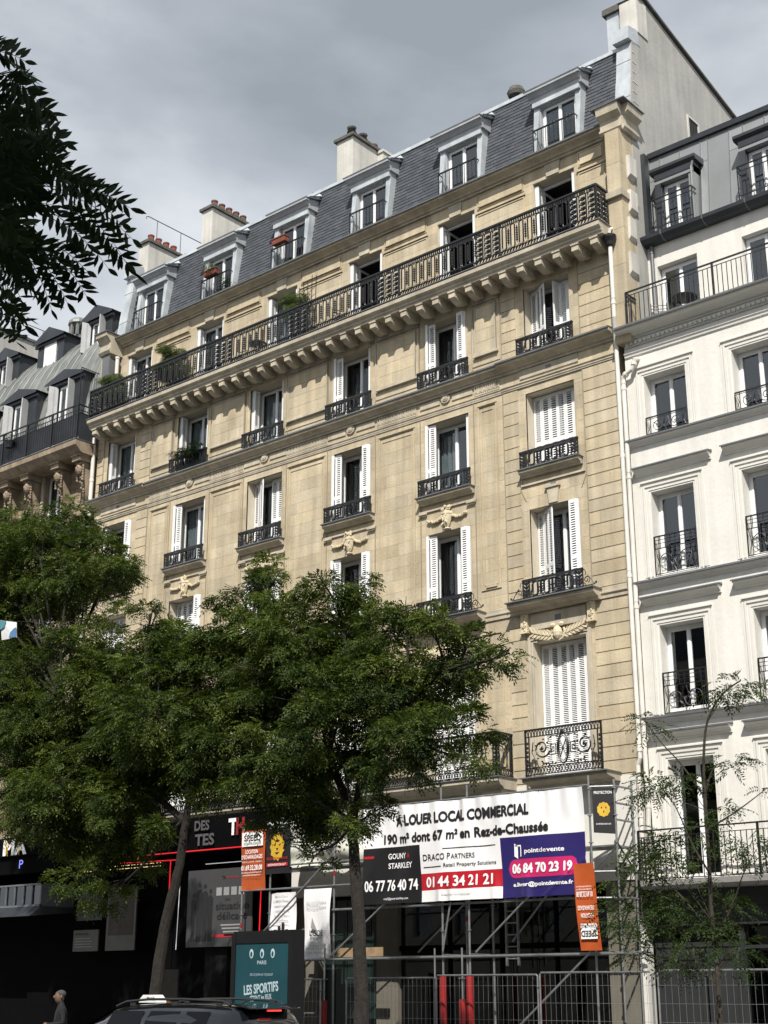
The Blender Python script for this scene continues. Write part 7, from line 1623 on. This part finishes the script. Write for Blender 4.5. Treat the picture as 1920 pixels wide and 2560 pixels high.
# ------------------------------------------------------------------ illuminated street poster panel
ad = thing('advertising_panel', 'dark framed street poster panel with a teal poster reading LES SPORTIFS', 'advertising panel', (-19.7, 19.6, .14))
AX0, AX1, AYf = -20.42, -19.02, 19.5
mb = MB(); mb.box(AX0-.10, AX1+.10, AYf+.02, AYf+.30, .35, 2.66); mb.box(AX0-.06, AX1+.06, AYf-.02, AYf+.02, 2.44, 2.64); mb.box(AX0-.10, AX0, AYf-.03, AYf+.02, .4, 2.62); mb.box(AX1, AX1+.10, AYf-.03, AYf+.02, .4, 2.62); mb.box(AX0+.3, AX1-.3, AYf+.05, AYf+.25, .14, .36); mb.build('frame', 'ad frame', ad)
mb = MB(); mb.box(AX0, AX1, AYf+.0, AYf+.015, .45, 2.44); ps = mb.build('poster', 'poster teal', ad)
def at_(s, x, z, h, w, b=0, rot=0): text(s, ps, 'ink white', x, z, AYf-.002, h, w, b, .002, align='C', rot=rot)
xm = (AX0+AX1)/2
for dx in (-.28, 0, .28):
    mb = MB(); mb.blob((xm+dx, AYf-.004, 2.25), .055, .003, .085, 10, 6); mb.build('emblem', 'ink white', ps); mb = MB(); mb.blob((xm+dx, AYf-.008, 2.24), .028, .003, .05, 8, 5); mb.build('emblem_core', 'poster teal', ps)
at_('PARIS', xm, 2.06, .065, .24, .01); at_('DU 23 JUIN AU 15 JUILLET', xm, 1.86, .04, .6); at_('LES SPORTIFS', xm, 1.56, .16, .90, .03, 5); at_('F\u00caTENT les JEUX', xm, 1.43, .09, .56, .02, 5)
mb = MB()
mb.prism([(AX0+.02+.30*math.cos(R(a)), .95+.30*math.sin(R(a))) for a in range(-90, 91, 15)], AYf-.005, AYf-.001, 'y'); mb.prism([(AX1-.02, .8), (AX1-.02, 1.3), (AX1-.32, 1.25), (AX1-.45, .8)], AYf-.005, AYf-.001, 'y'); mb.build('pink_shape', 'poster pink', ps)
mb = MB(); mb.prism([(xm-.25, .55), (xm+.3, .55), (xm+.24, 1.05), (xm, .98), (xm-.2, 1.02)], AYf-.008, AYf-.005, 'y'); mb.build('dark_shape', 'ink black', ps)
mb = MB(); mb.blob((AX0+.38, AYf-.006, 1.2), .06, .003, .06, 10, 6); mb.build('dot', 'ink white', ps)
mb = MB(); mb.box(AX0, AX1, AYf-.016, AYf-.012, .45, 2.44); mb.build('pane', 'poster glass', ad)
# ------------------------------------------------------------------ taxi
tx = thing('taxi', 'black estate taxi with roof rails and a white roof sign at the lower left', 'taxi', (-19.2, 17.0, 0))
secs = [  # x, half-width belt, z low, z belt, z roof, half-width roof
 (-17.00, .74, .45, .92, 1.00, .66), (-17.04, .84, .40, .95, 1.18, .60), (-17.18, .89, .35, .97, 1.38, .60), (-17.40, .90, .32, .97, 1.435, .62), (-18.2, .90, .30, .96, 1.465, .64), (-19.0, .90, .30, .95, 1.465, .64), (-19.6, .90, .30, .94, 1.44, .63), (-20.0, .89, .30, .93, 1.39, .61), (-20.4, .88, .30, .92, 1.22, .62), (-20.75, .87, .30, .91, 1.04, .66), (-21.05, .86, .32, .88, .93, .72), (-21.4, .82, .34, .78, .83, .68), (-21.6, .70, .38, .62, .68, .58)]
mb = MB(); rows_ = []
for x, hw, zl, zbt, zr, hr in secs:
    half_ = [(hw*.92, zl), (hw, zl+.15), (hw, (zl+zbt)/2), (hw*.985, zbt), ((hw*.97+hr)/2+.02, (zbt+zr)/2), (hr, zr-.035), (hr*.8, zr-.004), (hr*.4, zr+.008)]
    rows_.append([(x, 17.0-a, z) for a, z in half_]+[(x, 17.0+a, z) for a, z in half_[::-1]])
for r_ in rows_: mb.v += r_
n = 16
for i in range(len(rows_)-1):
    for j in range(n-1): mb.f.append((i*n+j, (i+1)*n+j, (i+1)*n+j+1, i*n+j+1)); mb.m.append(0); mb.t.append(.5)
mb.f.append(tuple(range(n))); mb.m.append(0); mb.t.append(.5); mb.f.append(tuple((len(rows_)-1)*n+k for k in range(n))[::-1]); mb.m.append(0); mb.t.append(.5)
bd = mb.build('body', 'car paint', tx, smooth=True)
def side_glass(x0, x1, s):
    q = MB(); y0 = 17+s*.905; y1 = 17+s*.70
    q.quad((x0, y0, .97), (x1, y0, .97), (x1+.05, y1, 1.34), (x0-.03, y1, 1.34)); return q.build('side_window', 'car glass', tx)
for s in (-1, 1):
    for a, b in ((-17.65, -18.25), (-18.32, -19.1), (-19.17, -20.0)): side_glass(a, b, s)
    mb = MB(); mb.tube([(-17.35, 17+s*.60, 1.44), (-17.5, 17+s*.61, 1.505), (-18.4, 17+s*.62, 1.535), (-19.2, 17+s*.62, 1.53), (-19.75, 17+s*.61, 1.49), (-20.0, 17+s*.60, 1.41)], .022, 6)
    for x in (-17.6, -18.6, -19.6): mb.box(x-.06, x+.06, 17+s*.60-.015, 17+s*.60+.015, 1.42, 1.52)
    mb.build('roof_rail', 'charcoal paint', tx)
    for x in (-17.85, -20.65):
        mb = MB(); mb.lathe((0, 0, 0), [(.2, -.1), (.32, -.1), (.32, .1), (.2, .1)], 18); wl_ = mb.build('wheel', 'rubber', tx, org=(x, 17+s*.80, .32), local=True); wl_.rotation_euler = (R(90), 0, 0)
        mb = MB(); mb.lathe((0, 0, 0), [(.05, -.11), (.2, -.105), (.2, .105), (.05, .11)], 12); mb.build('rim', 'steel rim', wl_, org=(x, 17+s*.80, .32), local=True)
    mb = MB(); mb.box(-17.08, -16.98, 17+s*.62-.13, 17+s*.62+.13, .82, .96); mb.build('tail_light', 'banner red', tx)
    mb = MB(); mb.blob((-19.95, 17+s*1.0, .98), .09, .10, .07, 8, 5); mb.build('mirror', 'car paint', tx)
mb = MB(); mb.quad((-17.02, 16.40, 1.02), (-17.02, 17.6, 1.02), (-17.19, 17.5, 1.35), (-17.19, 16.5, 1.35)); mb.build('rear_window', 'car glass', tx)
mb = MB(); mb.prism([(-17.30, 1.44), (-16.98, 1.385), (-16.98, 1.40), (-17.30, 1.46)], 16.42, 17.58, 'y'); mb.build('spoiler', 'car paint', tx)
mb = MB(); mb.box(-17.02, -16.97, 16.86, 17.14, 1.345, 1.37); mb.build('brake_light', 'brake red', tx)
for y in (16.62, 17.38): mb = MB(); mb.tube([(-17.2, y, 1.462), (-17.0, y, 1.40), (-16.995, y, 1.37)], .006, 4); mb.build('trim', 'chrome', tx)
mb = MB(); mb.quad((-20.08, 16.42, 1.365), (-20.08, 17.58, 1.365), (-20.85, 17.72, 1.0), (-20.85, 16.28, 1.0)); mb.build('windscreen', 'car glass', tx)
mb = MB(); mb.tube([(-17.7, 17, 1.46), (-17.62, 17, 1.50), (-17.5, 17, 1.53)], .012, 6); mb.build('aerial', 'rubber', tx)
mb = MB(); mb.prism([(-19.92, 1.47), (-19.48, 1.47), (-19.50, 1.53), (-19.58, 1.60), (-19.82, 1.60), (-19.90, 1.53)], 16.80, 17.02, 'y'); sgn = mb.build('roof_sign', 'taxi white', tx); text('TAXI', sgn, 'ink black', -19.72, 1.51, 16.797, .05, .18, .02, .002, align='L')
tx.scale = (1.05, 1, .955)
# ------------------------------------------------------------------ small pennant among the leaves
pn = thing('pennant', 'small white and blue paper pennant on a string at the left edge', 'pennant', (-29.5, 20, 9.9))
mb = MB(); n = 6
P0 = [(-29.78, 10.38), (-29.10, 10.22), (-29.02, 9.82), (-29.68, 9.86)]
mb.quad(*[(x, 20+.05*math.sin(7*x), z) for x, z in P0]); mb.build('paper', 'flag white', pn)
mb = MB(); mb.prism([(-29.02, 9.83), (-29.05, 10.08), (-29.15, 10.06), (-29.28, 9.98), (-29.32, 9.85)], 19.93, 19.94, 'y'); mb.build('blue_quarter', 'flag blue', pn); mb = MB(); mb.prism([(-29.77, 10.37), (-29.5, 10.31), (-29.55, 10.16), (-29.72, 10.12)], 19.93, 19.94, 'y'); mb.build('teal_corner', 'flag teal', pn)
mb = MB(); mb.tube([(-33, 20.5, 10.55), (-29.78, 20, 10.38), (-29.1, 20, 10.24), (-26.5, 20.4, 9.9)], .004, 4); mb.tube([(-29.68, 20, 9.86), (-29.6, 20, 9.6)], .003, 4); mb.build('string', 'young bark', pn)

# groups of alike things
for o in list(bpy.data.objects):
    g_ = {'plant': 'plants kept on the balconies', 'banner': 'banners hung on the scaffold', 'poster': 'posters on the theatre front', 'chair': 'outdoor chairs on the balconies', 'table': 'small tables on the balconies', 'flower box': 'flower boxes on the dormer guards'}.get(o.get('category'))
    if g_ and 'group' not in o: o['group'] = g_
